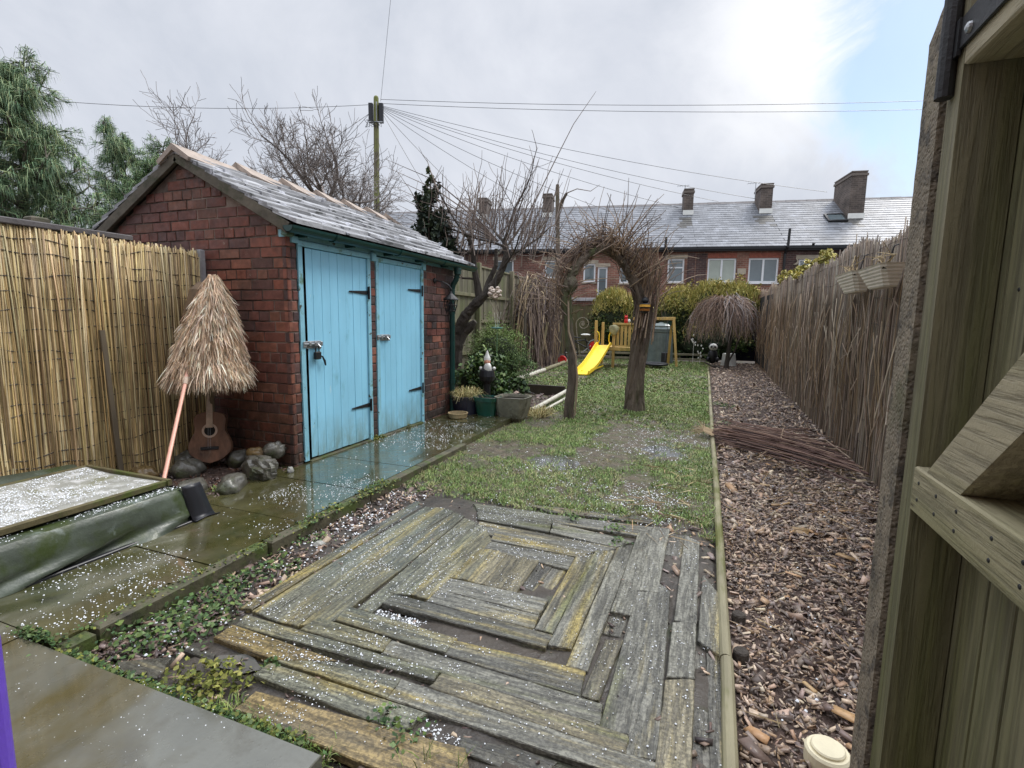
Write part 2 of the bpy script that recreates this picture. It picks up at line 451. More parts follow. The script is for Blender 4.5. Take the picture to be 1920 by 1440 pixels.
M['black'] = mat('black_plastic', S(34, 35, 40), rough=0.4, var=0.2, bump=0.1)
M['dark'] = mat('dark_inside', S(22, 20, 18), rough=0.9, var=0.2, bump=0)
M['reed'] = mat('dry_reed', (1, 1, 1), attr=True, rough=0.55, var=0.25, scale=25, bump=0.3, bscale=120, bdist=0.003, stretch=(1, 1, .25))
M['wire'] = mat('tie_wire', S(58, 50, 40), rough=0.6, bump=0)
M['oldwood'] = mat('old_wood', S(106, 94, 76), rough=0.75, var=0.35, scale=5, bump=0.5, bscale=40, grain=(14, 'X', .8), stretch=(1, 1, .15), spots=[(S(78, 80, 46), 3, .5, .65)])
M['greywood'] = mat('grey_fence_wood', S(128, 122, 100), rough=0.8, var=0.3, scale=5, bump=0.5, bscale=40, stretch=(1, 1, .2), spots=[(S(96, 104, 66), 3, .5, .66)])
M['thatch'] = mat('thatch', (1, 1, 1), attr=True, rough=0.75, var=0.3, scale=20, bump=0)
M['pinkrod'] = mat('pink_wood_handle', S(216, 160, 138), rough=0.4, var=0.1, scale=12, bump=0.05)
M['guitarwood'] = mat('weathered_guitar_wood', S(118, 86, 66), rough=0.5, var=0.4, scale=7, bump=0.15, bscale=30, coat=.0, stretch=(1, 1, .3), spots=[(S(62, 44, 36), 6, .52, .68), (S(120, 104, 90), 11, .62, .74)])
M['guitarpale'] = mat('pale_worn_wood', S(190, 168, 148), rough=0.55, var=0.25, scale=18, bump=0.15)
M['tarp'] = mat('green_tarpaulin', S(70, 78, 66), rough=0.42, var=0.45, scale=5, bump=0.3, bscale=14, bdist=0.015, coat=.12, spots=[(S(54, 66, 28), 4.0, .5, .64), (S(120, 130, 124), 7, .6, .75)])
M['lid'] = mat('felt_lid', S(150, 150, 142), rough=0.7, var=0.25, scale=9, bump=0.4, bscale=90, spots=[(S(104, 104, 62), 2.6, .60, .72), (S(196, 196, 194), 14, .5, .62)])
M['mosswood'] = mat('mossy_batten', S(92, 84, 56), rough=0.7, var=0.4, scale=9, bump=0.4, bscale=50, spots=[(S(74, 84, 28), 6, .48, .6)])
M['rock'] = mat('garden_rock', S(88, 86, 78), rough=0.45, var=0.45, scale=7, bump=0.7, bscale=18, bdist=0.02, coat=.4, spots=[(S(70, 78, 48), 5, .5, .65), (S(60, 56, 50), 10, .55, .68)])
M['rockbrown'] = mat('brown_rock', S(118, 96, 58), rough=0.45, var=0.45, scale=7, bump=0.6, bscale=18, bdist=0.02, coat=.4, spots=[(S(74, 70, 40), 5, .5, .65)])
M['hail'] = mat('hailstone', S(232, 236, 240), rough=0.35, var=0.05, bump=0)
M['leaf'] = mat('leaf', (1, 1, 1), attr=True, rough=0.65, var=0.2, scale=30, bump=0, spec=.3)
M['grass'] = mat('grass_blade', (1, 1, 1), attr=True, rough=0.55, var=0.2, scale=12, bump=0)
M['deck'] = mat('wet_deck_board', (1, 1, 1), attr=True, rough=0.34, var=0.3, scale=9, bump=0.7, bscale=120, bdist=0.004, coat=.35, rvar=.2,
                spots=[(S(158, 142, 82), 9.0, .52, .68, 8), (S(70, 68, 58), 7, .56, .72), (S(104, 108, 60), 6, .60, .74)], streak=(62, .45, .9, 75), stretch=(1, .09, 1))
M['decky'] = mat('wet_deck_board_across', (1, 1, 1), attr=True, rough=0.34, var=0.3, scale=9, bump=0.7, bscale=120, bdist=0.004, coat=.35, rvar=.2,
                spots=[(S(156, 140, 82), 9.0, .52, .68, 8), (S(70, 68, 58), 7, .56, .72), (S(104, 108, 60), 6, .60, .74)], streak=(62, .45, .9, 75), stretch=(.09, 1, 1))
M['chip'] = mat('bark_chip', (1, 1, 1), attr=True, rough=0.5, var=0.3, scale=20, bump=0.4, bscale=60, bdist=0.004, coat=.15)
M['chipbed'] = mat('bark_bed', S(74, 58, 50), rough=0.7, var=0.5, scale=16, bump=0.9, bscale=36, bdist=0.03, spots=[(S(110, 90, 78), 24, .55, .65)])
M['pole'] = mat('round_pole', S(136, 130, 104), rough=0.65, var=0.3, scale=6, bump=0.3, bscale=40, stretch=(1, .25, 1), spots=[(S(96, 98, 48), 5, .48, .62)])
M['bark'] = mat('tree_bark', S(104, 92, 80), rough=0.8, var=0.5, scale=9, bump=1.0, bscale=30, bdist=0.035, stretch=(1, 1, .22), spots=[(S(82, 88, 52), 4, .52, .68)])
M['barkdark'] = mat('dark_tree_bark', S(70, 63, 56), rough=0.8, var=0.5, scale=9, bump=1.0, bscale=34, bdist=0.03, stretch=(1, 1, .3), spots=[(S(92, 96, 72), 3, .58, .7)])
M['twig'] = mat('twig', (1, 1, 1), attr=True, rough=0.75, var=0.2, scale=8, bump=0)
M['concrete'] = mat('pitted_concrete', S(132, 121, 104), rough=0.85, var=0.3, scale=12, bump=0.7, bscale=90, bdist=0.007, vor=(85, 1.0), spots=[(S(84, 78, 70), 16, .5, .64), (S(92, 92, 64), 3, .55, .7)])
M['gate'] = mat('gate_timber', S(138, 130, 108), rough=0.7, var=0.25, scale=6, bump=0.4, bscale=50, bdist=0.006, streak=(60, .26, .7), stretch=(1, 1, .04), ztint=(S(92, 94, 48), 1.3, .8), spots=[(S(92, 96, 54), 2.0, .46, .64), (S(78, 74, 58), 5, .54, .7), (S(60, 56, 44), 40, .70, .74)])
M['gatex'] = mat('gate_timber_across', S(162, 152, 126), rough=0.7, var=0.25, scale=6, bump=0.4, bscale=50, bdist=0.006, streak=(60, .26, .7), stretch=(1, .05, 1), spots=[(S(110, 110, 62), 2.4, .48, .66), (S(70, 62, 46), 34, .66, .70)])

# ================================================================== ground
ZG = -0.07
def sheet(name, x0, x1, y0, y1, z, m, nx=1, ny=1, amp=0.0, seed=0, sc=1.5, kind='structure'):
    vn = VN(seed)
    xs = np.linspace(x0, x1, nx + 1); ys = np.linspace(y0, y1, ny + 1)
    X, Y = np.meshgrid(xs, ys); Z = z + (vn.fbm(X * sc + 20, Y * sc + 20) - .5) * amp
    V = np.stack([X, Y, Z], -1).reshape(-1, 3)
    i = np.arange(ny)[:, None] * (nx + 1) + np.arange(nx)[None, :]; i = i.ravel()
    F = np.stack([i, i + 1, i + nx + 2, i + nx + 1], 1)
    return tag(link_mesh(name, V, F, m, loc=((x0 + x1) / 2, (y0 + y1) / 2, z), smooth=True), kind=kind)
sheet('ground', -150, 150, -60, 220, -0.16, M['soil'], 12, 12)
sheet('soil', -2.25, 0.16, 0.9, 3.6, -0.078, M['soil'], 60, 70, 0.04, 5, 5)
_sv = bpy.data.objects['soil'].data
for _v in _sv.vertices:
    _x = _v.co.x - 1.045; _y = _v.co.y + 2.25
    if -1.8 < _x < .1 and 1.2 < _y < 3.2: _v.co.z += .020
sheet('lawn', -4.2, 0.16, 3.12, 17.9, -0.062, M['mud'], 90, 260, 0.06, 6, 2.2)
_lw = bpy.data.objects['lawn'].data
for _v in _lw.vertices:
    _yy = _v.co.y + bpy.data.objects['lawn'].location.y
    if _yy < 3.5: _v.co.z -= (3.5 - _yy) * .13
    _xx = _v.co.x + bpy.data.objects['lawn'].location.x
    for _cx, _cy, _rx, _ry in ((-.28, 3.9, .28, .42), (-.35, 5.2, .3, .6), (-1.75, 6.5, .25, .35), (-1.15, 4.4, .25, .3)):
        _v.co.z -= .016 * math.exp(-((_xx - _cx) / _rx) ** 2 - ((_yy - _cy) / _ry) ** 2)
sheet('bark_bed', 0.15, 1.75, 0.9, 18.2, -0.085, M['chipbed'], 40, 260, 0.05, 7, 3)
sheet('border', -6.2, -2.2, 6.05, 18.4, -0.052, M['chipbed'], 60, 160, 0.05, 8, 2)
sheet('rockery_soil', -4.03, -3.1, 1.9, 3.2, -0.02, M['chipbed'], 20, 24, 0.05, 9, 4)

# path of flagstones, slightly uneven, and the patio slab by the camera
pv = MB(); rd = random.Random(3); y = 1.06
ylist = [1.06, 1.72, 2.32, 2.95, 3.58, 4.18, 4.8, 5.42, 6.06]
for a, b in zip(ylist[:-1], ylist[1:]):
    dz = rd.uniform(-.003, .003)
    pv.box((-3.16 if a > 3 else -3.3, a + .004, -.14), (-2.2565, b - .004, dz))
tag(pv.build('path', M['flag'], loc=(-2.7, 3.5, 0)), kind='structure')
pt = MB(); pt.box((-6, -1.5, -.14), (-2.42, 1.058, 0.0)); pt.box((-2.41, -1.5, -.14), (-0.96, 1.035, 0.001), bev=.003); pt.box((-.95, -1.5, -.14), (.5, 1.0, -.01), bev=.006)
tag(pt.build('patio', M['patio'], loc=(-1, .5, 0)), kind='structure')

# kerb stones along the path
kb = MB()
for a, b in ((1.18, 2.02), (2.03, 2.92), (2.93, 3.62), (3.63, 4.5)):
    j = rd.uniform(-.012, .012)
    kb.box((-2.256 + j, a, -.13), (-2.188 + j, b - .006, rd.uniform(.0, .012)), bev=.008)
kb.box((-2.262, 1.06, -.13), (-2.2, 1.17, -.012), bev=.01)
tag(kb.build('kerb', M['kerb'], loc=(-2.22, 2.8, 0)), 'low mossy concrete kerb edging the wet path beside the broken deck', 'kerb')

# ================================================================== brick outhouse
XW, YG = -3.14, 3.20
house = thing('brick_outhouse', (XW, YG, 0), 'small brick outhouse with slate roof and two pale blue doors', 'outhouse')
RZ, RX, EZ = 2.53, -4.24, 1.93          # brick apex height, ridge x, eaves height
def slope_z(x): return RZ - abs(x - RX) * (RZ - 1.90) / (RX * -1 + XW)
course = .0845
BR = [S(126, 74, 58), S(114, 68, 56), S(106, 66, 56), S(134, 84, 66), S(110, 68, 58), S(118, 78, 62), S(94, 64, 58)]
BRD = [S(90, 64, 60), S(78, 60, 60), S(110, 66, 58), S(126, 76, 62), S(96, 70, 66), S(134, 86, 70), S(76, 62, 60)]
def bricks(mb, mk, u0, u1, z0, z1, cols, keep=None, length=.228, rs=None, head=None, gap=.011):
    """courses of separate bricks; mk(u,z,depth) gives the world point"""
    k = 0; z = z0
    while z < z1 - .02:
        lw = length if not (head and k % head == head - 1) else length / 2
        u = u0 - (lw / 2 if k % 2 else 0) - (rs.uniform(0, .02) if u1 - u0 > .5 else 0)
        while u < u1 - .004:
            a, b = max(u, u0), min(u + lw - gap, u1)
            zc = z + course - gap
            if b - a > .02 and (keep is None or keep((a + b) / 2, z + course / 2)):
                j = rs.uniform(-.003, .003); dz = rs.uniform(-.002, .002); dd = [rs.uniform(-.0035, .0025) for _ in range(4)]
                q = [(a + j * .5, z + dz), (b + j * .5, z + dz + rs.uniform(-.002, .002)), (b + j * .5, zc + dz), (a + j * .5, zc + dz)]
                c = cols[rs.randrange(len(cols))]; f = rs.uniform(.84, 1.12); c = (c[0] * f, c[1] * f, c[2] * f)
                mb.hexa([mk(p[0], p[1], -.03) for p in q], [mk(p[0], p[1], .007 + d) for p, d in zip(q, dd)], c, ins=.004)
            u += lw
        z += course; k += 1
rs_ = random.Random(21)
wl = MB()
gm = lambda u, z, d: (u, YG - d, z)
bricks(wl, gm, -5.32, XW + .012, -.06, 2.62, BR, keep=lambda u, z: z < slope_z(u) - .02, rs=rs_, head=4)
fm = lambda u, z, d: (XW + d, u, z)
bricks(wl, fm, YG - .010, 3.305, -.06, 1.90, BRD, rs=rs_, length=.115)
bricks(wl, fm, 4.262, 4.350, -.06, 1.80, BRD, rs=rs_, length=.30)
bricks(wl, fm, 5.272, 6.05, -.06, 1.90, BRD, rs=rs_, head=3)
ym = lambda u, z, d: (-u, 6.05 + d, z)
bricks(wl, ym, 3.15, 5.32, -.06, 2.6, BRD, keep=lambda u, z: z < slope_z(-u) - .02, rs=rs_, head=4)
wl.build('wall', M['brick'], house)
mo = MB()
th = .20
poly = [(-5.32, -.1), (XW, -.1), (XW, 1.92), (RX, RZ), (-5.32, slope_z(-5.32))]
for yy, yb in ((YG, YG + th), (6.05, 6.05 - th)):
    mo.add([(x, yy, z) for x, z in poly] + [(x, yb, z) for x, z in poly], [(0, 1, 2, 3, 4), (9, 8, 7, 6, 5)] + [(i, (i + 1) % 5, 5 + (i + 1) % 5, 5 + i) for i in range(5)])
mo.box((XW - .2, YG + th + .001, -.1), (XW, 3.30, 1.9)); mo.box((XW - .2, 4.262, -.1), (XW, 4.350, 1.8)); mo.box((XW - .2, 5.272, -.1), (XW, 6.05 - th - .001, 1.9))
mo.box((-5.32, YG + th + .001, -.1), (-5.12, 6.05 - th - .001, 1.9))
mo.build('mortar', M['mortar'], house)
ins = MB(); ins.box((XW - .32, 3.42, 0.0), (XW - .30, 5.84, 1.9)); ins.box((XW - .30, 3.25, -.05), (XW - .02, 5.3, .02)); ins.build('dark_interior', M['dark'], house)
# door frames and lintel board
dfm = MB()
def frame(y0, y1, zt, zb0):
    w = .048
    dfm.box((XW - .07, y0, zb0), (XW + .016, y0 + w, zt - w), bev=.004)
    dfm.box((XW - .07, y1 - w, -.01), (XW + .016, y1, zt - w), bev=.004)
    dfm.box((XW - .07, y0, zt - w + .001), (XW + .017, y1, zt), bev=.004)
frame(3.308, 4.262, 1.862, .012); frame(4.352, 5.27, 1.850, .0)
dfm.build('door_frame', M['bluedirty'], house)
fb = MB(); fb.box((XW - .05, 3.18, 1.866), (XW + .005, 6.04, 1.925), bev=.003)
for yy in (3.235, 4.275, 5.235): fb.box((XW + .006, yy, 1.80 if yy > 4 else 1.83), (XW + .03, yy + .07, 1.885), bev=.004)
fb.build('fascia', M['bluedirty'], house)
cap = MB(); cap.box((XW + .004, YG - .045, 1.868), (XW + .06, YG + .03, 1.965), bev=.01); cap.build('fascia_end', mat('green_grey_paint', S(98, 128, 116), var=.3, spots=[(S(70, 80, 60), 9, .5, .7)]), house)
sill = MB(); sill.box((XW - .05, 3.36, -.02), (XW + .035, 4.21, .012), bev=.004); sill.box((XW - .05, 4.40, -.02), (XW + .035, 5.22, .012), bev=.004); sill.build('door_sill', M['kerb'], house)
def door(y0, y1, z0, z1, label, nplank, gapl):
    d = MB(); n = nplank; wd = (y1 - y0) / n; rq = random.Random(int(y0 * 100))
    for k in range(n):
        o = rq.uniform(-.0015, .0015)
        d.box((XW - .035, y0 + k * wd + .0018, z0 + rq.uniform(0, .006)), (XW + o, y0 + (k + 1) * wd - .0018, z1), bev=.0035)
    d.box((XW - .06, y0 + .01, z0 + .1), (XW - .036, y1 - .01, z1 - .02))
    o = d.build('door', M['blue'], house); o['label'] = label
    for zh in ((1.485, .37) if y0 < 4 else (1.56, .42)):
        h = MB(); yh = y1 + .004; L_ = .27
        h.add([(XW + .003, yh, zh - .02), (XW + .003, yh - L_, zh - .006), (XW + .003, yh - L_, zh + .006), (XW + .003, yh, zh + .02),
               (XW + .009, yh, zh - .02), (XW + .009, yh - L_, zh - .006), (XW + .009, yh - L_, zh + .006), (XW + .009, yh, zh + .02)],
              [(0, 1, 2, 3), (7, 6, 5, 4), (0, 4, 5, 1), (1, 5, 6, 2), (2, 6, 7, 3), (3, 7, 4, 0)])
        h.box((XW + .010, yh - .002, zh - .06), (XW + .024, yh + .022, zh + .06), bev=.003)
        h.tube([(XW + .022, yh + .01, zh - .062), (XW + .022, yh + .01, zh + .062)], .009, 8)
        for q in (.03, .1, .18, .24): h.lathe((XW + .009, yh - q, zh), [(.006, 0), (.004, .004)], 8, rot=Matrix.Rotation(R(90), 3, 'Y'))
        h.build('hinge', M['iron'], o)
    return o
d1 = door(3.378, 4.212, .022, 1.81, 'pale blue plank door with padlock, nearer the camera', 8, .02)
d2 = door(4.402, 5.222, .014, 1.802, 'pale blue plank door with plain bolt, farther from the camera', 8, .0)
for dd_, yb, zb, pad in ((d1, 3.35, 1.008, True), (d2, 4.37, 1.04, False)):
    b = MB()
    b.box((XW + .004, yb + .02, zb - .032), (XW + .010, yb + .20, zb + .032), bev=.004)
    b.tube([(XW + .022, yb - .02, zb + .008), (XW + .022, yb + .19, zb + .008)], .009, 10)
    for q in (.035, .10, .17): b.box((XW + .011, yb + q, zb - .012), (XW + .034, yb + q + .022, zb + .026), bev=.004)
    b.box((XW + .018, yb - .025, zb - .02), (XW + .026, yb + .01, zb + .03), bev=.003)
    b.tube([(XW + .022, yb + .14, zb + .008), (XW + .05, yb + .145, zb - .02), (XW + .045, yb + .145, zb - .035)], .006, 8)
    b.build('bolt', M['steel'], dd_)
    if pad:
        p = MB(); yp = yb + .125; zp = zb - .085
        p.box((XW + .018, yp - .032, zp - .042), (XW + .044, yp + .032, zp + .026), bev=.007)
        p.tube([(XW + .031, yp - .02, zp + .024), (XW + .031, yp - .02, zp + .05)] + [(XW + .031, yp + .02 * math.cos(t), zp + .05 + .02 * math.sin(t)) for t in (2.6, 2.1, 1.57, 1.0, .5)] + [(XW + .031, yp + .02, zp + .05), (XW + .031, yp + .02, zp + .024)], .0055, 8)
        p.tube([(XW + .03, yp + .03, zp - .01), (XW + .03, yp + .06, zp - .02), (XW + .032, yp + .085, zp - .06), (XW + .032, yp + .095, zp - .10)], [.008, .006, .010, .006], 8)
        p.build('padlock', M['iron'], dd_)
# roof
sl = MB(); rq = random.Random(5)
ang = math.atan2(RZ + .07 - 1.95, RX * -1 - 2.985)
y0r, y1r = YG - .06, 6.36
def roof_side(sgn, xe, ze):
    x0, z0 = RX, RZ + .075
    n = 9
    for k in range(n):
        a = k / n; b = (k + 1) / n
        xa, za = xe + (x0 - xe) * a, ze + (z0 - ze) * a
        xb, zb = xe + (x0 - xe) * min(1, b + .06), ze + (z0 - ze) * min(1, b + .06)
        yy = y0r - rq.uniform(0, .12)
        while yy < y1r:
            wd = rq.uniform(.20, .42); ya, yb = max(yy, y0r), min(yy + wd - .006, y1r)
            if yb - ya > .03:
                t = .024 + rq.uniform(0, .014); e = rq.uniform(-.018, .012); f = rq.uniform(.7, 1.25); dz = rq.uniform(0, .006)
                g_ = .33 if rq.random() < .6 else .20
                c = (g_ * f, g_ * 1.01 * f, g_ * 1.04 * f)
                ex = e * (xe - x0) * 1.4
                dn = [rq.uniform(-.006, .006) for _ in range(2)]
                lo = [(xa + ex, ya, za - e * .5 + .002), (xa + ex, yb, za - e * .5 + .002), (xb, yb, zb - .02), (xb, ya, zb - .02)]
                hi = [(xa + ex, ya, za - e * .5 + t + dn[0] + dz), (xa + ex, yb, za - e * .5 + t + dn[1] + dz), (xb, yb, zb - .003), (xb, ya, zb - .003)]
                if sgn < 0: lo = [lo[i] for i in (1, 0, 3, 2)]; hi = [hi[i] for i in (1, 0, 3, 2)]
                sl.hexa(lo, hi, c, ins=.004)
            yy += wd
roof_side(1, -2.985, 1.955); roof_side(-1, -5.50, 1.955)
rf = sl.build('roof', M['slate'], house)
ub = MB()
for xe in (-3.02, -5.46):
    ub.add([(xe, y0r + .02, 1.94), (xe, y1r - .02, 1.94), (RX, y1r - .02, RZ + .05), (RX, y0r + .02, RZ + .05)], [(0, 1, 2, 3)])
ub.build('roof_boarding', M['barge'], rf)
# ridge stones, each riding up over the next
yk = y0r - .02; lens = [.62, .56, .5, .47, .45, .43, .4]
for i, l in enumerate(lens):
    rdg = MB(); y2 = min(yk + l, y1r + .02); t0, t1 = (.0 if i else .004), .045
    zr = RZ + .085
    def sec(y, up, wdt):
        return [(RX - wdt, y, zr - .105 + up), (RX, y, zr + .022 + up), (RX + wdt, y, zr - .105 + up), (RX + wdt - .02, y, zr - .135 + up), (RX, y, zr - .03 + up), (RX - wdt + .02, y, zr - .135 + up)]
    a = sec(yk, t0 + (.045 if i else .02), .195); b = sec(y2 + .03, t0 - .012, .175)
    rdg.add(a + b, [(5, 4, 3, 2, 1, 0), (6, 7, 8, 9, 10, 11)] + [(j, (j + 1) % 6, 6 + (j + 1) % 6, 6 + j) for j in range(6)])
    rdg.build('ridge_stone', M['ridge'], rf)
    yk = y2
bgd = MB()
for xe in (-3.06, -5.40):
    p = Vector((xe, YG - .042, 1.925)); q = Vector((RX, YG - .042, RZ + .03))
    bgd.bar(p, q, .035, .085, up=(0, 0, 1), bev=.004)
bgd.build('bargeboard', M['barge'], house)
# gutter with joints, downpipe
gt = MB(); gx, gz, gr = -3.015, 1.935, .052
prof = [(gr * math.cos(t), gr * math.sin(t)) for t in np.linspace(math.pi, 2 * math.pi, 9)]
def trough(y0, y1, r, t=.005):
    vs = []
    for yy in (y0, y1):
        vs += [(gx + r * math.cos(a), yy, gz + r * math.sin(a)) for a in np.linspace(math.pi, 2 * math.pi, 10)]
        vs += [(gx + (r - t) * math.cos(a), yy, gz + (r - t) * math.sin(a)) for a in np.linspace(2 * math.pi, math.pi, 10)]
    n = 20
    gt.add(vs, [(i, (i + 1) % n, n + (i + 1) % n, n + i) for i in range(n)] + [tuple(range(n)), tuple(range(2 * n - 1, n - 1, -1))])
trough(3.1, 6.42, gr)
for yy in (3.62, 4.6, 5.55): trough(yy - .03, yy + .03, gr + .008, .007)
for yy in (3.1, 6.42):
    gt.add([(gx + gr * math.cos(a), yy, gz + gr * math.sin(a)) for a in np.linspace(math.pi, 2 * math.pi, 10)], [tuple(range(10))])
for yy in np.arange(3.3, 6.3, .6): gt.box((XW + .005, yy, 1.875), (gx - .02, yy + .025, 1.90))
gt.build('gutter', M['green'], house)
dp = MB()
dp.lathe((gx, 5.93, 1.80), [(.034, 0), (.046, .01), (.046, .06), (.052, .062), (.052, .085), (.04, .09)], 14)
dp.tube([(gx, 5.93, 1.82), (gx - .02, 5.93, 1.74), (gx - .06, 5.93, 1.68), (XW + .05, 5.93, 1.62), (XW + .05, 5.93, .0)], .034, 12)
for zz in (1.35, .4): dp.lathe((XW + .05, 5.93, zz), [(.042, 0), (.042, .05)], 12)
dp.build('downpipe', M['green'], house)

# iron lantern on its wall bracket
ln = thing('wall_lantern', (XW, 5.54, 1.70), 'black wrought iron lantern hanging from a bracket beside the far blue door', 'lantern')
br = MB(); br.lathe((XW + .01, 5.54, 1.70), [(.035, 0), (.03, .012), (.012, .02)], 12, rot=Matrix.Rotation(R(90), 3, 'Y'))
br.tube([(XW + .02, 5.54, 1.70), (XW + .10, 5.57, 1.69), (XW + .17, 5.60, 1.65), (XW + .20, 5.62, 1.60), (XW + .19, 5.62, 1.57)], .008, 8)
br.build('bracket', M['iron'], ln)
cg = MB(); cx, cy, cz = XW + .19, 5.62, 1.36
cg.lathe((cx, cy, cz), [(.012, .215), (.02, .19), (.055, .16), (.095, .125), (.10, .115)], 12, cap=False)
for k in range(10):
    t = 2 * math.pi * k / 10
    cg.tube([(cx + .085 * math.cos(t), cy + .085 * math.sin(t), cz + .118), (cx + .078 * math.cos(t + .25), cy + .078 * math.sin(t + .25), cz + .04), (cx + .06 * math.cos(t), cy + .06 * math.sin(t), cz - .02)], .005, 5)
for zz, rr in ((.118, .087), (.05, .08), (-.02, .06)):
    cg.tube([(cx + rr * math.cos(t), cy + rr * math.sin(t), cz + zz) for t in np.linspace(0, 2 * math.pi, 15)[:-1]], .005, 5, closed=True)
for k in range(6):
    t = 2 * math.pi * k / 6
    cg.tube([(cx + .06 * math.cos(t), cy + .06 * math.sin(t), cz - .02), (cx + .062 * math.cos(t), cy + .062 * math.sin(t), cz - .06)], [.005, .002], 5)
cg.lathe((cx, cy, cz - .03), [(.055, 0), (.055, .01)], 12)
cg.lathe((cx, cy, cz), [(.03, -.02), (.03, .07), (.01, .09)], 10)
cg.build('cage', M['iron'], ln)

# ================================================================== left reed screen
def reeds(n, path, zb, zt, rad, cols, rs, rings=5, sway=.012, spread=.012, nside=4, node=.72):
    """n upright reeds; path(t)->x,y arrays; zb/zt functions of t"""
    t = np.sort(rs.rand(n)); x, y = path(t)
    x = x + rs.normal(0, spread, n); y = y + rs.normal(0, spread * .4, n)
    b = zb(t) + rs.uniform(0, .03, n); tp = zt(t) + rs.normal(0, .018, n) - (rs.rand(n) < .12) * rs.uniform(0, .12, n)
    rr = rad * rs.uniform(.6, 1.25, n)
    lean = rs.normal(0, sway, (n, 2)); bow = rs.normal(0, sway * .7, (n, 2))
    c = pal(rs, n, cols, .22)
    Vs, Cs = [], []
    for k in range(rings):
        f = k / (rings - 1); z = b + (tp - b) * f
        px = x + lean[:, 0] * (f - .5) + bow[:, 0] * math.sin(f * 3.1); py = y + lean[:, 1] * (f - .5) * 1.6 + bow[:, 1] * math.sin(f * 3.1)
        for s in range(nside):
            a = 2 * math.pi * s / nside + .6
            Vs.append(np.stack([px + rr * math.cos(a), py + rr * math.sin(a), z], 1))
            Cs.append(c * (np.where(rs.rand(n) < .3, node, 1.0)[:, None] if 0 < k < rings - 1 else .9))
    V = np.stack(Vs, 1).reshape(-1, 3); C = np.stack(Cs, 1).reshape(-1, 3)
    base = np.arange(n)[:, None] * (rings * nside)
    F = []
    for k in range(rings - 1):
        for s in range(nside):
            q = np.array([[k * nside + s, k * nside + (s + 1) % nside, (k + 1) * nside + (s + 1) % nside, (k + 1) * nside + s]])
            F.append(base + q)
    F.append(base + np.array([[(rings - 1) * nside + s for s in range(4)]]))
    return V, np.concatenate(F), C
rs = np.random.RandomState(4)
lf = thing('reed_fence', (-4.03, 2.0, 0), 'pale yellow reed screen fixed to a dark fence, ending at the outhouse', 'fence')
LY0, LY1 = .2, 3.14
wig = VN(31)
pathL = lambda t: (-4.03 + .02 * np.sin(t * 9) + .02 * (wig(t * 5, t * 0) - .5), LY0 + (LY1 - LY0) * t)
YC = [S(214, 192, 142), S(202, 178, 124), S(182, 156, 108), S(224, 206, 162), S(158, 134, 94), S(202, 178, 134), S(148, 126, 94)]
zt = lambda t: 1.77 + .02 * np.sin(t * 5)
z0f = lambda t: np.full_like(t, -.03)
YC = [tuple(min(.88, v * 1.08) for v in c_) for c_ in YC]
pts = [reeds(1450, pathL, z0f, zt, .0050, YC, rs, sway=.012, spread=.003, node=.45),
       reeds(1100, lambda t: (pathL(t)[0] - .010, pathL(t)[1]), z0f, zt, .0050, [S(160, 136, 94), S(130, 108, 74), S(178, 152, 108)], rs, sway=.016, spread=.0035, node=.6),
       reeds(30, lambda t: (pathL(t)[0] + .006, pathL(t)[1]), z0f, zt, .0046, [S(226, 200, 150), S(210, 178, 124)], rs, sway=.03, spread=.004)]
V, F, C = join(pts)
link_mesh('reed_screen', V, F, M['reed'], lf, C=C)
wr = MB()
for k, zz in enumerate(np.arange(.1, 1.75, .115)):
    wr.tube([(pathL(np.array([t]))[0][0] + .0085, pathL(np.array([t]))[1][0], zz + .022 * math.sin(t * 11 + k * 2) + .010 * math.sin(t * 60 + k) + .03 * (float(wig(t * 9, k)) - .5)) for t in np.linspace(0, 1, 70)], .0036, 4, cap=False)
wr.build('tie_wire', M['wire'], lf)
bk = MB()
for k in range(20): bk.box((-4.10, LY0 + k * .147, 0), (-4.075, LY0 + k * .147 + .141, 1.78))
bk.build('fence_boards', M['oldwood'], lf)
rl = MB(); rl.box((-4.11, LY0, 1.785), (-4.03, 2.62, 1.825), bev=.006); rl.build('top_rail', mat('dark_grey_rail', S(92, 88, 88), var=.3, bump=.4), lf)
fp = MB(); fp.box((-4.14, 2.02, 0), (-4.055, 2.12, 1.86), bev=.01); fp.build('post', M['barge'], lf)
ep = MB(); ep.box((-4.06, 3.125, 0), (-3.985, 3.165, 1.79), bev=.008); ep.build('end_post', mat('grey_concrete_post', S(150, 150, 152), var=.25, bump=.5), lf)
stk = MB(); stk.bar((-3.95, 2.36, -.02), (-3.985, 2.33, 1.13), .035, .02, up=(1, 0, 0), bev=.003)
tag(stk.build('stake', M['oldwood'], loc=(-3.95, 2.36, 0)), 'thin brown wooden stake standing against the yellow reed screen', 'stake')

# ================================================================== thatched parasol head, pole, guitar
tp = thing('thatched_parasol', (-3.66, 2.86, .62), 'shaggy straw thatch parasol top standing in the corner above the guitar', 'parasol')
rs = np.random.RandomState(8)
def straw_layer(n, zlo, zhi, r_of, L, cols, cx0=-3.66, cy0=2.86, tipdx=.10, tipdy=.02):
    th = rs.rand(n) * 2 * math.pi; z = zlo + (zhi - zlo) * rs.rand(n) ** 1.05
    f = (z - .62) / .88
    r = r_of(f) * (1 + rs.normal(0, .04, n))
    P = np.stack([cx0 + tipdx * f + r * np.cos(th), cy0 + tipdy * f + r * np.sin(th), z], 1)
    D = np.stack([np.cos(th) * .30, np.sin(th) * .30, np.full(n, -1.0)], 1) + rs.normal(0, .22, (n, 3)); D /= np.linalg.norm(D, axis=1)[:, None]
    return needles(P, D, L, .0085, rs, pal(rs, n, cols, .28), droop=.15)
TC = [S(248, 226, 200), S(236, 210, 180), S(214, 186, 156), S(252, 238, 216), S(180, 154, 128), S(226, 200, 172)]
